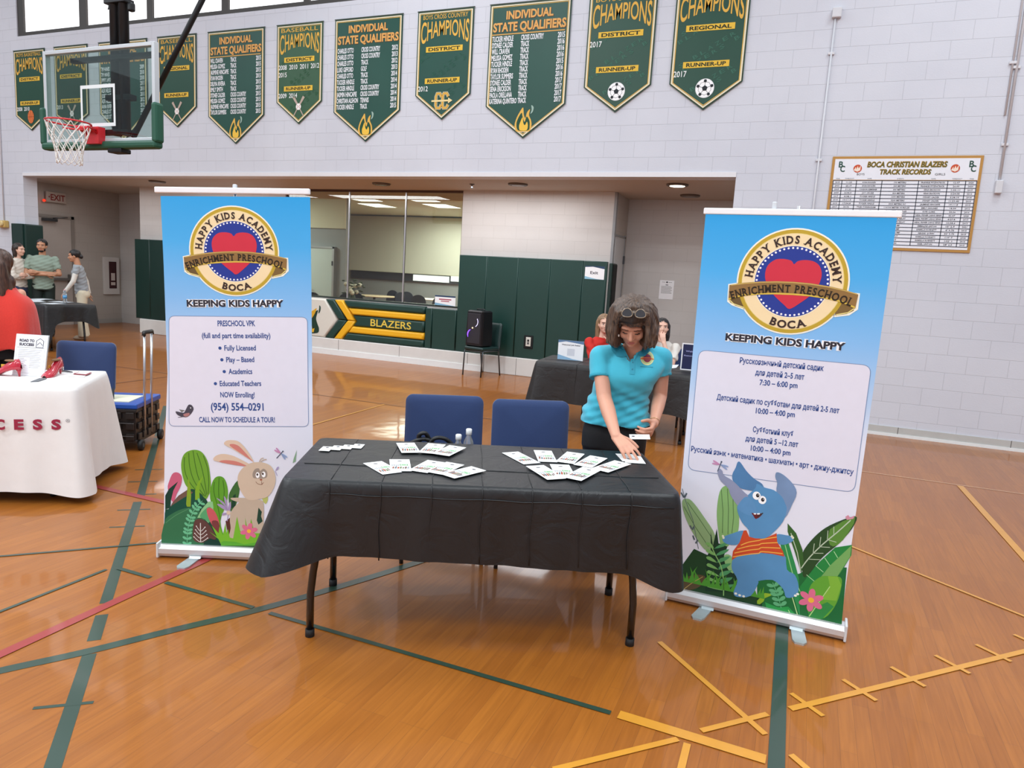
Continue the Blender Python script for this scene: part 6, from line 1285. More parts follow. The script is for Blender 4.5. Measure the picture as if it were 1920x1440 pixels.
def slab(name, label, cat, quad, h_, col, extra=None):
    o = Vector(quad[0]); t = thing(name, label, cat, tuple(o)); p = MB(); p.prism([Vector(q)-o for q in quad], (0, 0, h_), mat(name+'_mat', col, .5)); p.obj('body', t)
    if extra: p = MB(); c_ = sum((Vector(q)-o for q in quad), Vector())/4; p.prism([c_+(Vector(q)-o-c_)*.8+Vector((0, 0, h_)) for q in quad], (0, 0, .0008), mat(name+'_inlay', extra, .5)); p.obj('cover', t)
slab('booklet', 'small booklet with a dark photo in front of the poster stand', 'booklet', [(-4.658,3.082,0.753),(-4.752,3.206,0.753),(-4.71,3.228,0.753),(-4.635,3.119,0.753)], .004, '#55585c')
slab('notepad', 'pale notepad near the right edge of the white table', 'notepad', [(-4.689,3.365,0.753),(-4.819,3.507,0.753),(-4.731,3.54,0.753),(-4.601,3.418,0.753)], .004, '#d9d3cf')
slab('eyeglass_case', 'thin red rimmed case on the pale notepad', 'case', [(-4.742,3.443,0.758),(-4.794,3.521,0.758),(-4.707,3.555,0.758),(-4.646,3.468,0.758)], .006, '#8c2f3c', '#e6e2df')
slab('paper_sheet', 'white printed sheet at the front left of the white table', 'paper', [(-4.804,2.955,0.753),(-4.884,3.101,0.753),(-4.783,3.169,0.753),(-4.574,2.995,0.753)], .001, '#eef1f4')
# sheet detail
# folding crate
t = thing('rolling_crate', 'black folding crate on wheels with a blue lid beside the white table', 'crate', (-5.03, 4.19, 0), 0)
ex = Vector((-.28, .515, 0)).normalized(); ey = Vector((-ex.y, ex.x, 0)); CM = Matrix(((ex.x, ey.x, 0), (ex.y, ey.y, 0), (0, 0, 1))).to_4x4(); t.matrix_world = Matrix.Translation((-5.035, 4.19, 0)) @ CM
KL, KW, KH = .50, .40, .40
ck = mat('black_crate_plastic', '#241d1b', .45); bl_ = mat('blue_crate_lid', '#1d4fa8', .35)
p = MB(); p.box((KL/2, KW/2, .06+(KH-.08)/2), (KL-.02, KW-.02, KH-.08), ck, bev=.006)
for i in range(5):
    for z in (.10, .19, .28): p.box((.03+KL/5.2*i+.03, -.002, z+.02), (.062, .016, .055), ck, bev=.004)
for i in range(4):
    for z in (.10, .19, .28): p.box((-.002, .05+.1*i, z+.02), (.016, .065, .055), ck, bev=.004)
    p.box((-.004, .2, .13+.11*(i % 2)), (.014, .36, .008), mat('crate_rail', '#7d7d80', .4))
p.box((KL/2, KW/2, .08), (KL, KW, .03), ck, bev=.006); p.box((KL/2, KW/2, KH-.06), (KL, KW, .03), ck, bev=.006); p.obj('crate_body', t)
p = MB(); p.box((KL/2, KW/2, KH-.02), (KL+.02, KW+.02, .045), bl_, bev=.01); p.obj('lid', t)
p = MB(); p.box((KL/2-.04, KW/2+.03, KH+.005), (KL-.20, KW-.10, .008), mat('lid_paper', '#e4e2c8', .6)); p.obj('lid_insert', t)
for x in (.05, KL-.03):
    p = MB(); Tm = Matrix.Translation((x, -.015, .045)) @ Matrix.Rotation(PI/2, 4, 'X'); p.lathe([(.03, -.018), (.045, -.014), (.045, .014), (.03, .018)], mat('wheel_rubber', '#141414', .6), n=22, T=Tm); p.lathe([(.018, -.02), (.018, .02)], FRM, n=14, T=Tm); p.obj('wheel', t)
p = MB()
for x in (.16, .31): p.tube([(x, .0, .10), (x-.02, -.015, .60), (x-.045, -.03, .97)], .010, alu, 10)
p.obj('handle_tubes', t); p = MB(); p.tube([(.105, -.03, .96), (.11, -.03, .985), (.27, -.03, .985), (.275, -.03, .96)], .017, mat('grip_black', '#1a1716', .5), 10); p.obj('grip', t)
# signs on the back table
def bt(x, y, z=.747): return (bt_c[0]+x*math.cos(bt_a)-y*math.sin(bt_a), bt_c[1]+x*math.sin(bt_a)+y*math.cos(bt_a), z)
def f_qr(a, w_, h_):
    a.poly([(0, h_), (w_, h_), (w_, h_*.84), (w_*.6, h_*.9), (w_*.3, h_*.94), (0, h_*.86)], '#5f7fa3', 1); a.poly([(0, 0), (w_, 0), (w_*.6, h_*.06), (w_*.3, h_*.16), (0, h_*.26)], '#8fb6d3', 1)
    a.text('Welcome! Job Seeker', (w_*.14, h_*.74), (w_*.88, h_*.74), h_*.07, '#3c3a4a', 2, off=.02)
    a.rect(w_*.37, h_*.22, w_*.66, h_*.58, '#d3d5dc', 1)
paper('table_sign', 'white and blue tabletop sign on the left of the back black table', 'sign', (-2.519,7.476,0.75), (math.cos(.10), math.sin(.10), 0), (math.sin(.10), -math.cos(.10), 0), .285, .215, f_qr, .004)
def f_navy(a, w_, h_):
    a.rect(.012, .012, w_-.012, h_-.012, '#252b4e', 1); a.text('Welcome', (w_*.18, h_*.68), (w_*.8, h_*.68), h_*.06, '#9a9ecb', 2, off=.03); a.text('Resume Tips', (w_*.12, h_*.52), (w_*.9, h_*.52), h_*.05, '#9a9ecb', 2, off=.03); a.line([(w_*.62+.03*math.cos(2*PI*k/20), h_*.2+.03*math.sin(2*PI*k/20)) for k in range(20)], .004, '#6d76b5', 2, closed=True)
paper('table_sign', 'navy framed tabletop sign beside the seated woman in white', 'sign', (-1.202,7.649,0.75), (math.cos(.12), math.sin(.12), 0), (math.sin(.12), -math.cos(.12), 0), .235, .285, f_navy, .004)
slab('paper_sheet', 'white sheet on the back table in front of the woman in white', 'paper', [(-1.335,7.576,0.749),(-1.398,7.944,0.749),(-1.294,8.125,0.749),(-1.263,7.775,0.749)], .002, '#eceef2')
# far table papers and bottle
for i, (x, y, rz, lb) in enumerate(((-11.45, 8.0, 15, 'loose white paper nearest the red shawl'), (-11.95, 8.05, 70, 'loose white paper second from the red shawl'), (-11.75, 8.35, 100, 'loose white paper at the middle of the far table, rear'), (-12.2, 8.2, 40, 'loose white paper at the middle of the far table, front'), (-12.4, 8.45, 10, 'loose white paper left of the water bottle'))):
    s = MB(); s.box((0, 0, .001+.002*i), (.22, .30, .002), flat('#d9dee2')); o = s.obj('paper_sheet', loc=(x, y, .750)); o.rotation_euler = (0, 0, math.radians(rz)); tag(o, lb, 'paper', 'papers on the far black table')
b_ = bottle('blue labelled water bottle on the far black table', (-11.632,8.335,0.75), None, True)

# ================================================================== PEOPLE
from mathutils.bvhtree import BVHTree
def v3(p): return Vector(p)
def prim_mesh(bm, pr):
    k = pr[0]
    def ring_stack(rings):
        V = [[bm.verts.new(p) for p in R] for R in rings]; n = len(V[0])
        for A, B in zip(V, V[1:]):
            for j in range(n): bm.faces.new((A[j], A[(j+1) % n], B[(j+1) % n], B[j]))
        bm.faces.new(list(reversed(V[0]))); bm.faces.new(V[-1])
    if k in 'ct':
        a, ra, b, rb = v3(pr[1]), pr[2], v3(pr[3]), pr[4]; d = (b-a); L = d.length or 1e-4; d = d/L if L > 1e-4 else Vector((0, 0, 1)); u = d.orthogonal().normalized(); w = d.cross(u); n = 18
        R = []
        def ring(c, r): return [c+(u*math.cos(2*PI*j/n)+w*math.sin(2*PI*j/n))*r for j in range(n)]
        if k == 'c':
            for i in range(1, 6): q = PI/2*i/5; R.append(ring(a-d*ra*math.cos(q), ra*math.sin(q)))
            for i in range(0, 5): q = PI/2*i/5; R.append(ring(b+d*rb*math.sin(q), rb*math.cos(q)))
            R = [ring(a-d*ra*.999, ra*.05)]+R+[ring(b+d*rb*.999, rb*.05)]
        else: R = [ring(a, ra), ring(a+(b-a)*.5, (ra+rb)/2), ring(b, rb)]
        ring_stack(R)
    elif k == 'e':
        q = bmesh.ops.create_uvsphere(bm, u_segments=24, v_segments=14, radius=1); M = Matrix.Translation(pr[1]) @ (pr[3].to_4x4() if len(pr) > 3 else Matrix.Identity(4)) @ Matrix.Diagonal((*pr[2], 1))
        bmesh.ops.transform(bm, matrix=M, verts=q['verts'])
    elif k == 'l':   # loft of ellipses: (centre, half width vector, half depth vector)
        n = 28; secs = pr[1]
        # smooth interpolation
        flat_ = [tuple(c)+tuple(a)+tuple(b) for c, a, b in secs]; F_ = catmull(flat_, 4, False)
        rings = []
        for f in F_:
            c, a, b = Vector(f[:3]), Vector(f[3:6]), Vector(f[6:9])
            rr = []
            for j in range(n):
                q = 2*PI*j/n; cx, sx = math.cos(q), math.sin(q); e = .85
                rr.append(c+a*(abs(cx)**e*(1 if cx > 0 else -1))+b*(abs(sx)**e*(1 if sx > 0 else -1)))
            rings.append(rr)
        ring_stack(rings)
def blob(name, prims, m, voxel, base, parent=None, smooth=3, post=None, noise=0):
    bm = bmesh.new()
    for pr in prims: prim_mesh(bm, pr)
    bmesh.ops.recalc_face_normals(bm, faces=bm.faces[:])
    me = bpy.data.meshes.new('tmp'); bm.to_mesh(me); bm.free()
    o = bpy.data.objects.new('tmp', me); C.objects.link(o)
    r = o.modifiers.new('r', 'REMESH'); r.mode = 'VOXEL'; r.voxel_size = voxel; r.adaptivity = 0
    if smooth: s = o.modifiers.new('s', 'SMOOTH'); s.factor = .5; s.iterations = smooth
    bpy.context.view_layer.update()
    m2 = bpy.data.meshes.new_from_object(o.evaluated_get(bpy.context.evaluated_depsgraph_get()))
    bpy.data.objects.remove(o); bpy.data.meshes.remove(me)
    if post:
        bm = bmesh.new(); bm.from_mesh(m2); bm.normal_update(); post(bm); bm.to_mesh(m2); bm.free()
    m2.transform(Matrix.Translation(-v3(base))); m2.name = name; m2.materials.clear(); m2.materials.append(m)
    for p in m2.polygons: p.use_smooth = True
    ob = bpy.data.objects.new(name, m2); C.objects.link(ob)
    if parent is not None: ob.parent = parent
    else: ob.location = base
    return ob
SKIN = mat('skin', '#d49a80', .5, noise=.05, nscale=12); SKIN_L = mat('skin_pale', '#e3b49d', .5, noise=.05, nscale=12); SKIN_T = mat('skin_tan', '#c08a6a', .5, noise=.05, nscale=12)
for s_k in (SKIN, SKIN_L, SKIN_T):
    b = s_k.node_tree.nodes['Principled BSDF']; b.inputs['Subsurface Weight'].default_value = .08; b.inputs['Subsurface Radius'].default_value = (.01, .004, .002)
def hairmat(name, c, c2):
    m = bpy.data.materials.new(name); m.use_nodes = True; nt = m.node_tree; N = nt.nodes; L = nt.links; b = N['Principled BSDF']
    tc = N.new('ShaderNodeTexCoord'); mp = N.new('ShaderNodeMapping'); mp.inputs['Scale'].default_value = (150, 150, 9); L.new(tc.outputs['Object'], mp.inputs[0])
    n = N.new('ShaderNodeTexNoise'); n.inputs['Scale'].default_value = 1; n.inputs['Detail'].default_value = 3; n.inputs['Distortion'].default_value = .4; L.new(mp.outputs[0], n.inputs[0])
    cr = N.new('ShaderNodeValToRGB'); e = cr.color_ramp.elements; e[0].position = .35; e[0].color = lin(c); e[1].position = .68; e[1].color = lin(c2); L.new(n.outputs[0], cr.inputs[0]); L.new(cr.outputs[0], b.inputs['Base Color'])
    bp = N.new('ShaderNodeBump'); bp.inputs['Strength'].default_value = .45; bp.inputs['Distance'].default_value = .004; L.new(n.outputs[0], bp.inputs['Height']); L.new(bp.outputs[0], b.inputs['Normal'])
    b.inputs['Roughness'].default_value = .42; return m
class Frame:
    """head/hand frame: s to the figure's left... s = image right, f = forward, u = up"""
    def __init__(s, o, f, u):
        s.o = v3(o); s.f = v3(f).normalized(); s.u = (v3(u)-s.f*v3(u).dot(s.f)).normalized(); s.s = s.f.cross(s.u)*-1
        s.R = Matrix((s.s, s.f, s.u)).transposed()
    def __call__(s, a, b, c): return s.o+s.s*a+s.f*b+s.u*c
    def loc(s, p): d = v3(p)-s.o; return d.dot(s.s), d.dot(s.f), d.dot(s.u)
def head_prims(F, k=1.0):
    E = lambda a, b, c, r: ('e', F(a*k, b*k, c*k), tuple(x*k for x in r), F.R)
    return [E(0, -.012, .03, (.074, .095, .088)), E(0, .02, -.02, (.066, .072, .085)), E(0, .038, -.062, (.048, .048, .050)), E(0, .060, -.088, (.026, .026, .022)),
            ('c', F(0, .086*k, .002*k), .009*k, F(0, .103*k, -.030*k), .0125*k), ('e', F(-.012*k, .092*k, -.036*k), (.009*k, .010*k, .008*k)), ('e', F(.012*k, .092*k, -.036*k), (.009*k, .010*k, .008*k)),
            E(-.035, .058, -.030, (.028, .026, .028)), E(.035, .058, -.030, (.028, .026, .028)), E(0, .074, .026, (.055, .018, .016)), E(0, .078, -.062, (.024, .013, .008)), E(0, .075, -.072, (.020, .013, .008)),
            E(-.075, -.005, -.012, (.010, .020, .030)), E(.075, -.005, -.012, (.010, .020, .030))]
def face_parts(root, base, F, k=1.0, lip='#b0605a', brow='#4a3228', closed=False, eye='#3c2a20'):
    def mk(nm, prs, m):
        mb = MB()
        for c, r in prs: mb.ell((0, 0, 0), tuple(x*k for x in r), m, 12, T=Matrix.Translation(F(*(q*k for q in c))-v3(base)) @ F.R.to_4x4())
        return mb.obj(nm, root)
    mk('lips', [((-.008, .0895, -.0625), (.014, .004, .0038)), ((.008, .0895, -.0625), (.014, .004, .0038)), ((0, .088, -.0695), (.017, .005, .0045))], mat('lips_'+lip.lstrip('#'), lip, .4))
    for s in (-1, 1):
        mk('eyebrow', [((s*.022, .0905, .020), (.010, .003, .0030)), ((s*.036, .0875, .0225), (.011, .003, .0028)), ((s*.047, .080, .0205), (.008, .003, .0022))], mat('brow_'+brow.lstrip('#'), brow, .7))
        if closed: mk('eyelashes', [((s*.022, .0850, -.0045), (.007, .0035, .0020)), ((s*.031, .0840, -.0060), (.009, .0035, .0022)), ((s*.041, .0785, -.0045), (.007, .0035, .0020))], mat('lash', '#2a1a16', .6))
        else:
            mk('eye', [((s*.031, .0790, .000), (.0125, .0065, .0065))], mat('eye_white', '#e6ddd6', .3)); mk('iris', [((s*.031, .0840, .000), (.0052, .003, .0054))], mat('iris_'+eye.lstrip('#'), eye, .2)); mk('upper_lid', [((s*.031, .0815, .0062), (.0140, .0045, .0022))], mat('lash', '#2a1a16', .6))
def hand_prims(W_, d, n, side, k=1.0, curl=(25, 35, 25), spread=.10, thumb=(.55, .5), thumbdir=1, flats=None):
    """wrist W_, d towards the fingers, n out of the back of the hand, side = direction of the thumb"""
    d = v3(d).normalized(); n = (v3(n)-d*v3(n).dot(d)).normalized(); t = d.cross(n); t = t if t.dot(v3(side)) > 0 else -t
    out = []; W_ = v3(W_)
    for q, ln in ((.026, .082), (.009, .088), (-.009, .085), (-.025, .076)): out.append(('c', W_+t*q*.55*k, .015*k, W_+(d*ln+t*q)*k, .0115*k))
    tips = []
    for i, (q, ln, L3) in enumerate(((.028, .085, (.040, .024, .020)), (.009, .090, (.044, .028, .021)), (-.010, .086, (.040, .026, .020)), (-.028, .078, (.031, .019, .018)))):
        p = W_+(d*ln+t*q)*k; ang = 0; dd = (d+t*spread*(1.2-i*.8)).normalized(); r = .0092*k
        for L_, cu in zip(L3, (curl if not flats else flats[i])):
            ang += math.radians(cu); e = dd*math.cos(ang)-n*math.sin(ang); p2 = p+e*L_*k; out.append(('c', p, r, p2, r*.90)); p = p2; r *= .90
        tips.append(p)
    p = W_+(d*.022+t*.022-n*.006)*k; e = (d*thumb[0]+t*.75-n*thumb[1]).normalized(); p2 = p+e*.042*k; out.append(('c', p, .0145*k, p2, .0115*k)); e2 = (e*.8+d*.75-n*.25).normalized(); p3 = p2+e2*.030*k; out.append(('c', p2, .0112*k, p3, .0098*k)); p4 = p3+(e2*.8+d*.4-n*.3).normalized()*.024*k; out.append(('c', p3, .0098*k, p4, .0085*k))
    return out, tips

# ------------------------------------------------ the woman in the turquoise polo
f_b = Vector((.30, -.954, 0)); l_b = Vector((.954, .30, 0)); UP = Vector((0, 0, 1))
Hc = v3((-0.8697,3.8045,1.4089)); pt = math.radians(36); fh = Vector((.16, -.987, 0)).normalized()
HF = Frame(Hc, fh*math.cos(pt)-UP*math.sin(pt), UP*math.cos(pt)+fh*math.sin(pt))
base = v3((-0.9689,3.9684,0.7804)); base.z = 0
NK = v3((-0.8867,3.9334,1.2361)); SR = v3((-1.0548,3.8605,1.2078)); SL = v3((-0.7296,4.0059,1.2214))
ER = v3((-0.9819,3.7575,0.9945)); WR = v3((-0.8446,3.5268,0.8421)); EL_ = v3((-0.7363,4.0532,0.9901)); WL = v3((-0.7096,3.8057,0.877))
body = head_prims(HF)
body += [('c', HF(0, -.03, -.06), .052, NK, .056), ('c', SR-UP*.02, .042, SL-UP*.02, .042), ('c', v3((-0.8864,3.9632,1.1492)), .085, v3((-0.9506,4.0052,0.8269)), .10), ('c', SR-UP*.015, .042, ER, .041), ('c', ER, .040, ER.lerp(WR, .35), .040), ('c', ER.lerp(WR, .35), .040, WR, .025), ('c', SL-UP*.015, .042, EL_, .041), ('c', EL_, .040, EL_.lerp(WL, .35), .038), ('c', EL_.lerp(WL, .35), .038, WL, .024)]
tipR = v3((-.745, 3.50, .757)); dR = (tipR-WR); 
hp, tR = hand_prims(WR, (-0.7828,3.4804,0.8044) and (v3((-0.766,3.4698,0.798))-WR), (.25, -.80, .55), (1, .2, 0), .98, spread=.12, flats=[(10, 22, 20), (8, 20, 22), (10, 24, 22), (16, 26, 18)], thumb=(.7, .55)); body += hp
hp, tL = hand_prims(WL, v3((-0.7094,3.6883,0.8253))-WL, (.75, -.35, -.30), (-.3, -.6, .6), .95, curl=(48, 40, 22), spread=.04, thumb=(.7, .75)); body += hp
woman = blob('person', body, SKIN, .0046, base, None, 2)
tag(woman, 'woman in a turquoise polo shirt bending over the black table laying out leaflets', 'person')
face_parts(woman, base, HF, 1.0, closed=True, lip='#b8685f', brow='#5a3c2e')
# hair
def hairpost(bm):
    for v in bm.verts:
        s, f, u = HF.loc(v.co)
        if u < .052 and f > .0:
            w = max(0, 1-(abs(s)/.070)**4) * min(1, (.056-u)/.014)
            v.co -= HF.f*max(0, f-.012)*max(0, min(1, w))*1.0
        a = math.atan2(s, f); k = .0022*math.sin(a*13+u*22)+.0012*math.sin(a*31+u*37+s*40); v.co += v.normal*k
hp = [('e', HF(0, -.012, .045), (.104, .112, .104), HF.R), ('e', HF(.01, .025, .080), (.080, .085, .062), HF.R)]
Rh = random.Random(11)
for i in range(44):
    ph = math.radians(52+(256/43)*i)+Rh.uniform(-.06, .06); cs, sn = math.sin(ph), math.cos(ph); q0 = HF(.012+cs*.02, .03+sn*.02, .140)
    rr = .108+Rh.uniform(-.006, .006); q1 = HF(cs*rr*.80, sn*rr*.85, .105); q2 = HF(cs*rr*1.02, sn*rr, .035+Rh.uniform(-.01, .01))
    q3 = Vector((q2.x, q2.y, Hc.z-.045))+(l_b*cs-f_b*-sn*.2)*.006; ln = .108+Rh.uniform(-.022, .014); q4 = Vector((q3.x, q3.y, Hc.z-ln))+l_b*cs*Rh.uniform(-.022, .012)
    for (a_, ra_, b_, rb_) in ((q0, .020, q1, .020), (q1, .020, q2, .021), (q2, .021, q3, .020), (q3, .020, q4, .009)): hp.append(('c', a_, ra_, b_, rb_))
for s in (-1, 1):
    hp += [('c', HF(s*.078, -.01, .06), .055, Hc+l_b*s*.094-UP*.035+fh*.01, .050), ('c', Hc+l_b*s*.094-UP*.03+fh*.005, .042, Hc+l_b*s*.094-UP*.095+fh*.02, .028), ('c', Hc+l_b*s*.075-UP*.03-fh*.03, .050, Hc+l_b*s*.07-UP*.11-fh*.02, .030), ('c', Hc+l_b*s*.092-UP*.08+fh*.03, .022, Hc+l_b*s*.076-UP*.125+fh*.045, .012)]
hp += [('c', Hc+l_b*.10-UP*.07, .036, Hc+l_b*.126-UP*.085, .016), ('c', Hc+l_b*-.10-UP*.05, .04, Hc+l_b*-.108-UP*.10, .026)]
HAIR = hairmat('brown_hair', '#2b1f1b', '#6d5747')
blob('hair', hp, HAIR, .0055, base, woman, 2, hairpost)
frs = [('c', HF(-.060, .06, .05), .018, HF(-.070, .045, .0), .012), ('c', HF(.060, .06, .05), .018, HF(.070, .045, .0), .012)]
for i in range(15):
    x = -.063+.009*i; frs += [('c', HF(x*.55+.012, .078, .122), .013, HF(x*.85+.004, .103-abs(x)*.28, .090), .012), ('c', HF(x*.85+.004, .103-abs(x)*.28, .090), .012, HF(x*1.06, .092-abs(x)*.38, .054+.006*(i % 3)), .006)]
blob('hair_front', frs, hairmat('shadowed_hair', '#16110f', '#382c26'), .004, base, woman, 2)  # the shadow on the fringe is put into this darker hair colour
# shirt
TQ = mat('turquoise_pique', '#3fb6ce', .8, noise=.05, nscale=300, bump=.25, bscale=600, sheen=.3); TQD = mat('turquoise_rib', '#35a3bb', .8, bump=.3, bscale=700)
def ringp(c, hw, hd, tilt=0, up=0): return (v3(c), l_b*hw+UP*up, (f_b*math.cos(tilt)-UP*math.sin(tilt))*-hd)
secs = [ringp((-0.9652,3.9769,0.8234), .200, .155, .0, .0), ringp((-0.9669,3.987,0.8905), .190, .150), ringp((-0.9519,3.9856,0.9798), .166, .138, .12), ringp((-0.929,3.9651,1.0652), .168, .140, .22), ringp((-0.9056,3.9435,1.143), .185, .142, .3), ringp((-0.8939,3.9364,1.2052), .195, .115, .35), ringp((-0.8911,3.934,1.2506), .150, .080, .3), ringp((-0.8906,3.9375,1.2714), .075, .065, .3)]
sh_ = [('l', secs), ('e', v3((-0.9402,3.8706,1.1166)), (.075, .06, .075)), ('e', v3((-0.8195,3.92,1.1183)), (.075, .06, .075)), ('e', v3((-0.8802,3.8956,1.1204)), (.09, .062, .07)),
       ('c', v3((-0.9549,3.9158,1.231)), .052, v3((-1.048,3.8579,1.2086)), .062), ('c', v3((-0.8229,3.9708,1.2393)), .052, v3((-0.7339,3.9983,1.2186)), .060), ('c', v3((-1.048,3.8579,1.2086)), .062, v3((-1.0382,3.8408,1.1453)), .063), ('c', v3((-0.7339,3.9983,1.2186)), .060, v3((-0.7344,4.007,1.1727)), .061), ('t', v3((-1.04,3.8501,1.1742)), .061, v3((-1.0288,3.8205,1.0975)), .062), ('t', v3((-0.7447,4.0056,1.1899)), .059, v3((-0.7356,4.0203,1.1228)), .060)]
nkc = v3((-0.8686,3.8467,1.2619))
def shirtpost(bm):
    ns = []
    for v in bm.verts:
        d = v.co-Hc; x = d.dot(l_b); y = (v.co-NK).dot(f_b); z = v.co.z-nkc.z
        # V opening
        if y > .0 and z > -.060 and abs(x-.004) < .006+.046*max(0, (z+.060)/.090): ns.append(v)
        elif z > .050 and (v.co-NK).length < .085: ns.append(v)
        else:
            # soft drape wrinkles
            k = .004*math.sin(v.co.z*75+x*38)*max(0, min(1, (nkc.z-.16-v.co.z)/.1))+.0028*math.sin(v.co.z*140-x*60+1)*max(0, min(1, (nkc.z-.2-v.co.z)/.1)); v.co += v.normal*k
    bmesh.ops.delete(bm, geom=ns, context='VERTS')
shirt = blob('shirt', sh_, TQ, .0065, base, woman, 6, shirtpost)
def strip_mesh(name, pts_rows, m, parent, th=.003):
    mb = MB(); mb.grid([[v3(p)-base for p in R] for R in pts_rows], m); o = mb.obj(name, parent); md = o.modifiers.new('s', 'SOLIDIFY'); md.thickness = th; md.offset = 0; return o
# projected details on the shirt front
bvh = BVHTree.FromObject(shirt, bpy.context.evaluated_depsgraph_get())
def proj_to(o, en, lift):
    inv = o.matrix_world
    for v in o.data.vertices:
        h = bvh.ray_cast(v.co+en*.25, -en)
        if h[0] is not None: dd = (v.co-h[0]).dot(en); v.co = h[0]+en*(lift+ (v['l'] if 0 else 0))
cN = f_b
def chest(pxp, fnc, nm, lift=.002):
    o_ = v3(pxp)-base; a = Art(o_, l_b, cN, .0); a.st = 0
    lay = {}
    fnc(a)
    if nm in ('collar', 'placket'): bmesh.ops.triangulate(a.bm, faces=a.bm.faces[:]); bmesh.ops.subdivide_edges(a.bm, edges=a.bm.edges[:], cuts=5, use_grid_fill=True)
    ob = a.obj(nm, shirt, recalc=False)
    for i, v in enumerate(ob.data.vertices):
        h = bvh.ray_cast(v.co+cN*.25, -cN)
        if h[0] is not None and abs((h[0]-v.co).dot(cN)) < .11: v.co = h[0]+cN*lift
    return ob
for i, (r, col) in enumerate(((.037, '#d8d79a'), (.030, '#9fc7a0'), (.027, '#c9c17a'), (.0215, '#7a2440'))):
    chest((-0.7885,3.8727,1.2207), lambda a: a.disc((0, 0), r, col, 0, 28), 'chest_badge', .0022+.0006*i)
chest((-0.7885,3.8727,1.2207), lambda a: a.poly([(-.041, -.004), (-.02, .004), (.02, .004), (.041, -.004), (.02, -.008), (-.02, -.008)], '#cf6a34', 0), 'chest_badge', .0052)
chest((-0.7885,3.8727,1.2207), lambda a: a.line([(-.036, -.046), (.034, -.046)], .004, '#2c8fa6', 0), 'chest_badge', .0025)
chest((-0.8608,3.8425,1.2161), lambda a: a.rect(-.013, -.085, .013, -.004, '#35a3bb', 0), 'placket', .0028)
for z in (-.022, -.058): chest((-0.8608,3.8425,1.2161), lambda a: a.disc((0, z), .0045, '#2a8297', 0, 12), 'button', .0048)
# collar flaps, shirt turquoise darkened to stand for their shaded edges
for pl in ([(-.122, .03), (-.110, -.030), (-.082, -.058), (-.050, -.062), (-.028, -.054), (-.004, -.088), (-.014, -.064), (-.040, -.020), (-.066, .02)], [(.112, .03), (.100, -.022), (.072, -.048), (.050, -.052), (.034, -.046), (.010, -.088), (.018, -.064), (.042, -.020), (.066, .02)]):
    chest((-0.8705,3.8487,1.2792), lambda a: a.poly(pl, mat('turquoise_collar_shaded', '#2b93ab', .8, bump=.2, bscale=500), 0), 'collar', .006)
for (a_, b_, r_) in ((v3((-1.0314,3.8267,1.1085)), v3((-1.0281,3.8198,1.0916)), .0635), (v3((-0.7369,4.0217,1.1347)), v3((-0.7349,4.0196,1.1169)), .0615)):
    blob('sleeve_cuff', [('t', a_, r_, b_, r_*.985)], TQD, .005, base, shirt, 1)
# trousers, shoes
BT = mat('black_trousers', '#121215', .75, noise=.1, nscale=40)
P0 = v3((-0.9648,3.9837,0.7971)); KR = Vector((base.x-.10, base.y+.02, .48)); KL_ = Vector((base.x+.12, base.y+.06, .48))
blob('trousers', [('l', [(P0+UP*.05, l_b*.165, f_b*-.11), (P0-UP*.03, l_b*.185, f_b*-.125), (P0-UP*.12, l_b*.185, f_b*-.12)]), ('c', P0+l_b*-.09-UP*.08, .095, KR, .062), ('c', KR, .062, Vector((KR.x, KR.y+.03, .08)), .045), ('c', P0+l_b*.09-UP*.08, .095, KL_, .062), ('c', KL_, .062, Vector((KL_.x, KL_.y+.03, .08)), .045)], BT, .010, base, woman, 3)
for kx_ in (KR, KL_): blob('shoe', [('e', Vector((kx_.x, kx_.y+.02, .045)), (.045, .05, .045)), ('e', Vector((kx_.x, kx_.y-.06, .035)), (.042, .10, .034))], mat('black_shoe', '#18181a', .4), .007, base, woman, 2)
# sunglasses resting in her hair
t = thing('sunglasses', 'dark lens sunglasses pushed up into the hair of the woman in turquoise', 'sunglasses', tuple(HF(.012, .098, .142)))
gf = Frame((0, 0, 0), HF.f*.75+HF.u*.65, HF.u); sgm = mat('tortoise_frame', '#8a7a66', .2, coat=.6, noise=.5, nscale=120); lens = mat('dark_lens', '#0c0d12', .05, coat=1)
for s in (-1, 1):
    pts = [(s*.034+.027*math.cos(q), .022*math.sin(q)-.003*math.cos(2*q)) for q in [2*PI*i/24 for i in range(24)]]
    p = MB(); p.tube([gf(x, .006-.0*abs(x), z) for x, z in pts], .0026, sgm, 6, closed=True); p.tube([gf(s*.060, .006, .010), gf(s*.074, -.01, .008), gf(s*.078, -.09, -.02)], .0025, sgm, 6); p.obj('rim', t)
    p = MB(); p.prism([gf(x*.98, .004, z*.98) for x, z in pts], gf.f*.002, lens); p.obj('lens', t)
p = MB(); p.tube([gf(-.010, .007, .004), gf(0, .009, .008), gf(.010, .007, .004)], .0025, sgm, 6); p.obj('bridge', t)
p = MB(); p.ell((0, 0, 0), (.0045, .0045, .007), mat('pearl', '#f2ece4', .2)); tag(p.obj('earring', loc=tuple(Hc+l_b*-.066-UP*.068+fh*.045)), 'small white drop earring by her cheek', 'earring')
p = MB(); dW = (WL-EL_).normalized(); ua = dW.orthogonal().normalized(); va = dW.cross(ua); p.tube([(ua*math.cos(2*PI*i/24)+va*math.sin(2*PI*i/24))*.0285 for i in range(24)], .0016, mat('gold_chain', '#c9a877', .3, metal=.8), 6, closed=True); tag(p.obj('bracelet', loc=tuple(EL_.lerp(WL, .93))), 'thin gold bracelet on the left wrist of the woman in turquoise', 'bracelet')
hc_ = v3((-0.7589,3.6416,0.8299))
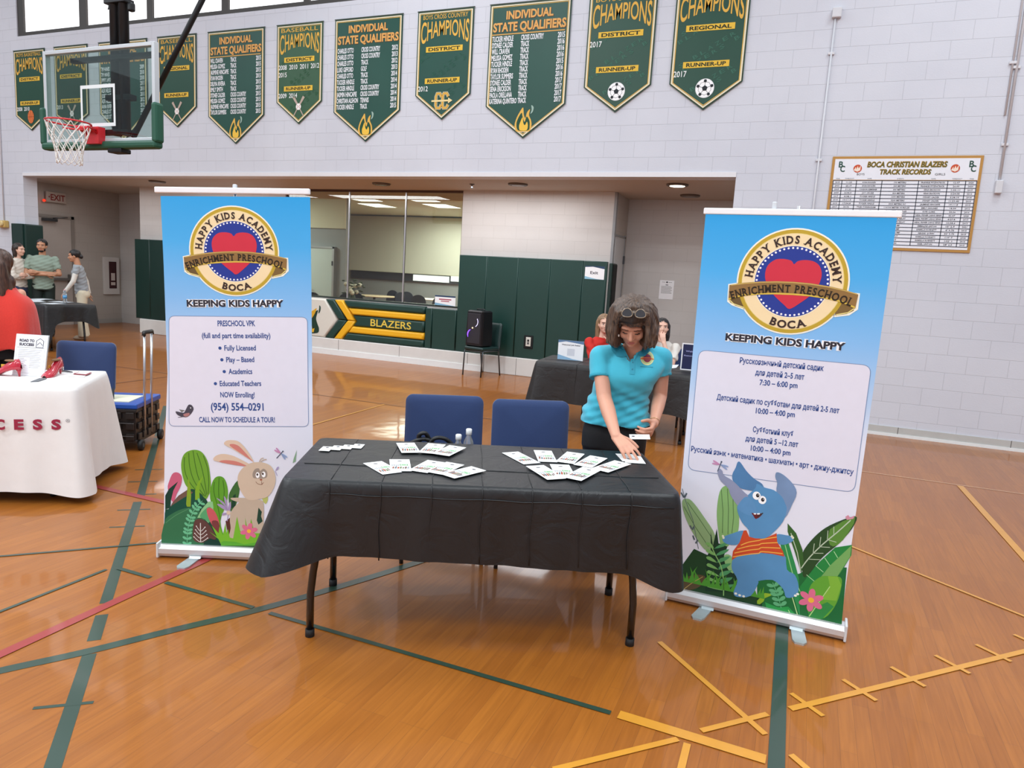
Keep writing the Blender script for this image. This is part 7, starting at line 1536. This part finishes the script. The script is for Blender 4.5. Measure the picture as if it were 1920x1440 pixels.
t = thing('held_card', 'white card held in the left hand of the woman in turquoise', 'card', tuple(hc_), math.atan2(.30, .954)); t.rotation_euler = (math.radians(14), math.radians(-4), math.atan2(.30, .954))
p = MB(); p.box((.012, 0, 0), (.105, .055, .0012), flat('#f3f5f3')); p.obj('sheet', t)
a = Art((.012, 0, .0012), (1, 0, 0), (0, 0, 1), .0002); a.disc((-.033, .004), .009, '#55525a', 1, 14, .007); a.rect(-.01, .006, .02, .009, '#8fa8b0'); a.obj('print', t, recalc=False)

# ------------------------------------------------ background figures
def figure(label, base, face, H=1.75, pose='down', seated=False, skin_=SKIN, shirt=None, pants=None, hair=None, hairlen=0, sleeve=.5, shoes='#2b2b2d', bun=False, lean=0, headyaw=0, headpitch=0, wide=1.0, shirt_len=0, panthem=.045, armcol=None, cape=False, voxel=.011, beard=False):
    base = v3(base); k = H/1.75; f = v3(face).normalized(); l = Vector((-f.y, f.x, 0))*-1; R_M = Matrix((l, f, UP)).transposed()
    def P(x, y, z):
        z2 = z-(.44 if seated else 0)
        if z > .92: y = y+(z-.92)*lean
        return base+(l*x+f*y)*k+UP*z2*k
    hy_ = math.radians(headyaw); hf = f*math.cos(hy_)+l*math.sin(hy_); hp_ = math.radians(headpitch)
    F = Frame(P(0, .035, 1.635), hf*math.cos(hp_)-UP*math.sin(hp_), UP*math.cos(hp_)+hf*math.sin(hp_))
    w = wide
    if seated: hips = [P(s*.09, 0, .95) for s in (-1, 1)]; knees = [P(s*.12, .42, .95) for s in (-1, 1)]; ank = [P(s*.12, .40, .53) for s in (-1, 1)]
    else: hips = [P(s*.09, 0, .92) for s in (-1, 1)]; knees = [P(s*.10, .02, .50) for s in (-1, 1)]; ank = [P(s*.11, -.01, .09) for s in (-1, 1)]
    sho = [P(s*.185*w, 0, 1.42) for s in (-1, 1)]
    AR = {'down': [(P(s*.235*w, .0, 1.13), P(s*.235*w, .10, .89), (0, .25, -1)) for s in (-1, 1)],
          'crossed': [(P(-.25*w, .08, 1.14), P(.07, .21, 1.165), (1, .1, .15)), (P(.25*w, .08, 1.13), P(-.07, .24, 1.13), (-1, .1, .1))],
          'reach': [(P(-.235*w, .10, 1.15), P(-.22, .28, .93), (0, .5, -.8)), (P(.235*w, -.08, 1.14), P(.24, -.10, .90), (0, -.1, -1))],
          'chin': [(P(-.22*w, .22, 1.20), P(-.10, .20, 1.46), (.3, -.1, .9)), (P(.22*w, .24, 1.16), P(.10, .22, 1.42), (-.3, -.2, .9))],
          'chin1': [(P(-.20*w, .24, 1.19), P(-.04, .17, 1.43), (.2, -.2, .9)), (P(.22*w, .20, 1.16), P(.05, .36, 1.19), (-.6, .8, 0))]}[pose]
    pr = head_prims(F, k)+[('c', F(0, -.03*k, -.07*k), .05*k, P(0, 0, 1.44), .06*k), ('c', sho[0]-UP*.02, .038*k, sho[1]-UP*.02, .038*k), ('c', P(0, 0, 1.35), .10*k, P(0, 0, 1.0), .11*k)]
    for s, (e, w_, hd) in zip((0, 1), AR):
        pr += [('c', sho[s]-UP*.015, .040*k, e, .038*k), ('c', e, .038*k, w_, .025*k)]
        hdv = l*hd[0]+f*hd[1]+UP*hd[2]; hh, _ = hand_prims(w_, hdv, f+UP*.1 if abs(hd[1]) < .5 else UP, l*(-1 if s else 1), .95*k, curl=(20, 25, 15)); pr += hh
    if not pants or seated: pass
    for s in (0, 1): pr += [('c', knees[s], .045*k, ank[s], .035*k)]
    root = blob('person', pr, skin_, voxel*.62, base, None, 2); tag(root, label, 'person')
    face_parts(root, base, F, k)
    if beard: blob('beard', [('e', F(0, .055*k, -.092*k), (.040*k, .034*k, .022*k), F.R), ('e', F(-.05*k, .03*k, -.065*k), (.014*k, .03*k, .03*k), F.R), ('e', F(.05*k, .03*k, -.065*k), (.014*k, .03*k, .03*k), F.R)], mat('beard_dark', '#1c1613', .8), .006, base, root, 1)
    # shirt
    if shirt:
        z0 = .90-shirt_len
        def rg(z, hw, hd, y=0): return (P(0, y, z), l*hw*k*w, -f*hd*k)
        sp = [('l', [rg(z0, .168, .125), rg(1.0, .160, .118), rg(1.12, .160, .115), rg(1.28, .182, .122, .01), rg(1.40, .175, .095), rg(1.47, .09, .065)])]
        for s, (e, w_, hd) in zip((0, 1), AR):
            sp += [('c', sho[s]-UP*.01*k, .056*k, sho[s].lerp(e, .3), .056*k)]
            if sleeve <= .6: sp += [('t', sho[s].lerp(e, .15), .056*k, sho[s].lerp(e, sleeve/.6*.85), .056*k)]
            else: sp += [('c', sho[s]-UP*.01*k, .055*k, e, .050*k), ('t', e, .050*k, e.lerp(w_, sleeve-.02), .036*k)]
        def shp(bm):
            for v in bm.verts: v.co += v.normal*(.004*math.sin(v.co.z*60+v.co.x*30)+.003*math.sin(v.co.z*110-v.co.y*50))
        blob('shirt', sp, shirt, voxel, base, root, 2, shp)
        if armcol:
            for s, (e, w_, hd) in zip((0, 1), AR): blob('undershirt_sleeve', [('c', sho[s].lerp(e, .5), .050*k, e, .045*k), ('t', e, .045*k, w_, .033*k)], armcol, voxel*.9, base, root, 2)
    if pants:
        pp = [('l', [(P(0, 0, 1.0), l*.150*k*w, -f*.11*k), (P(0, -.01, .90), l*.175*k*w, -f*.125*k), (P(0, 0, .84), l*.17*k*w, -f*.12*k)])]
        for s in (0, 1):
            pp += [('c', hips[s], .095*k, knees[s], .068*k), ('c', knees[s], .066*k, knees[s].lerp(ank[s], .5), (.055 if panthem < .06 else .08)*k), ('t', knees[s].lerp(ank[s], .45), (.055 if panthem < .06 else .08)*k, ank[s]-UP*.02, panthem*k)]
        blob('trousers', pp, pants, voxel, base, root, 2)
    sm = mat('shoe_'+shoes.lstrip('#'), shoes, .5)
    for s in (0, 1): a_ = ank[s]; blob('shoe', [('e', a_+UP*-.03*k, (.045*k, .06*k, .055*k), R_M), ('e', a_+f*.08*k-UP*.05*k, (.043*k, .11*k, .038*k), R_M)], sm, .009, base, root, 2)
    if hair:
        hp = [('e', F(0, -.022*k, .040*k), (.088*k, .100*k, .088*k), F.R)]
        if hairlen:
            for s in (-1, 1): hp += [('c', F(s*.068*k, -.02*k, .03*k), .034*k, F(s*.075*k, -.03*k, -.10*k), .030*k), ('c', F(s*.07*k, -.03*k, -.08*k), .036*k, F(s*.06*k, -.03*k, -.0)-UP*(hairlen+.02)*k, .026*k)]
            hp += [('c', F(0, -.07*k, .0), .065*k, F(0, -.075*k, 0)-UP*hairlen*k, .045*k)]
        if bun: hp += [('e', F(0, -.115*k, -.02*k), (.04*k, .035*k, .045*k), F.R)]
        def hpost(bm):
            for v in bm.verts:
                s, f_, u = F.loc(v.co); s, f_, u = s/k, f_/k, u/k
                if u < .058 and f_ > .005:
                    w_ = max(0, 1-(abs(s)/.068)**4)*min(1, (.062-u)/.012); v.co -= F.f*max(0, f_-.01)*k*max(0, w_)
                v.co += v.normal*.0022*math.sin(math.atan2(s, f_)*19+u*30)
        blob('hair', hp, hair, .0085, base, root, 1, hpost)
    return root, P, F, AR
H_BR = hairmat('dark_brown_hair', '#1c1412', '#3f2b22'); H_BK = hairmat('black_hair', '#0c0a0b', '#241d1c'); H_LB = hairmat('light_brown_hair', '#6b4a34', '#ab8964')
GREY = mat('sage_tshirt', '#8f9f90', .85, bump=.15, bscale=60); CRM = mat('cream_sweater', '#dcd3c6', .9, bump=.4, bscale=90); MEL = mat('grey_melange_shirt', '#9a9fa3', .85, noise=.12, nscale=150, bump=.1, bscale=60); WHS = mat('white_top', '#e9e4de', .85)
CRP = mat('cream_trousers', '#d9cfb6', .85, bump=.2, bscale=30); DGP = mat('dark_green_trousers', '#1e2a26', .85); JNS = mat('blue_jeans', '#38445e', .85, noise=.15, nscale=60); REDC = mat('red_wool', '#cf2f22', .9, noise=.1, nscale=90, bump=.3, bscale=300, sheen=.3)
cam0 = Vector((0, 0, 0))
man_b = (-13.2942,9.115,0.3045)
figure('bearded man in a sage green t-shirt with folded arms by the corridor opening', (man_b[0], man_b[1], 0), (.78, -.62, 0), 1.80, 'crossed', False, SKIN_T, GREY, DGP, H_BK, 0, .5, '#3a3432', wide=1.04, beard=True, headyaw=10, shirt_len=.04)
w2 = (-13.5177,8.8045,0.2975)
figure('woman in a cream sweater with folded arms and long dark hair, leftmost standing', (w2[0], w2[1], 0), (.90, .35, 0), 1.70, 'crossed', False, SKIN_L, CRM, JNS, H_BR, .10, .98, '#2b2b2d', headyaw=5, shirt_len=-.03)
w3 = (-12.439,9.2545,0.3653)
figure('woman in a grey shirt and cream wide trousers seen from the side', (w3[0], w3[1], 0), (-.66, -.75, 0), 1.64, 'reach', False, SKIN_T, MEL, CRP, H_BK, 0, .35, '#b9a58e', bun=True, lean=.12, headpitch=8, panthem=.095, armcol=WHS)
t_, P_, F_, A_ = figure('seated woman in red with long light brown hair, head resting on her hand', (-2.24, 8.24, 0), (.75, -.66, 0), 1.66, 'chin1', True, SKIN_L, mat('red_jumper', '#c8281e', .85), mat('dark_trousers', '#1c1c20', .8), H_LB, .28, .9, '#1c1c1e', headyaw=20)
figure('seated woman in a white top with dark hair and a hand at her chin', (-1.56, 8.40, 0), (-.15, -.99, 0), 1.66, 'chin', True, SKIN_L, WHS, mat('dark_trousers', '#1c1c20', .8), H_BK, .20, .5, '#1c1c1e', headyaw=-25, headpitch=-8)
# woman in the red cape
rb = (-5.7744,3.6184,1.0574)
base_r = (rb[0], rb[1], 0)
root, P, F, AR = figure('woman in a red cape with long brown hair, cut by the left edge', base_r, (-.75, .66, 0), 1.58, 'down', False, SKIN, None, mat('black_skirt', '#131315', .8), None, 0, .5, '#1c1c1e', voxel=.010, wide=.78)
k = 1.58/1.75; fcp = Vector((-.75, .66, 0)).normalized(); lcp = Vector((fcp.y, -fcp.x, 0))
def rg(z, hw, hd): return (P(0, 0, z), lcp*hw, -fcp*hd)
def capepost(bm):
    for v in bm.verts:
        d = v.co-v3(base_r); a_ = math.atan2(d.y, d.x); v.co += v.normal*.010*math.sin(a_*7+1)*max(0, min(1, (1.35-v.co.z)/.4))
blob('cape', [('l', [rg(.93, .25, .21), rg(1.05, .245, .20), rg(1.2, .235, .18), rg(1.33, .21, .14), rg(1.42, .13, .10), rg(1.48, .07, .07)])], REDC, .011, base_r, root, 3, capepost)
hp = [('e', F(0, -.022*k, .040*k), (.100*k, .112*k, .100*k), F.R), ('c', F(0, -.07*k, 0), .085*k, F(0, -.10*k, 0)-UP*.20, .075*k), ('c', F(.06*k, -.06*k, 0)-UP*.12, .05, F(.07*k, -.10*k, 0)-UP*.27, .030), ('c', F(-.06*k, -.06*k, 0)-UP*.12, .05, F(-.06*k, -.10*k, 0)-UP*.25, .030)]
def hp3(bm):
    for v in bm.verts:
        s, f_, u = F.loc(v.co); v.co += v.normal*.005*math.sin(math.atan2(s, f_)*13+u*22)
blob('hair', hp, hairmat('chestnut_hair', '#2a1a14', '#5e3f30'), .008, base_r, root, 1, hp3)
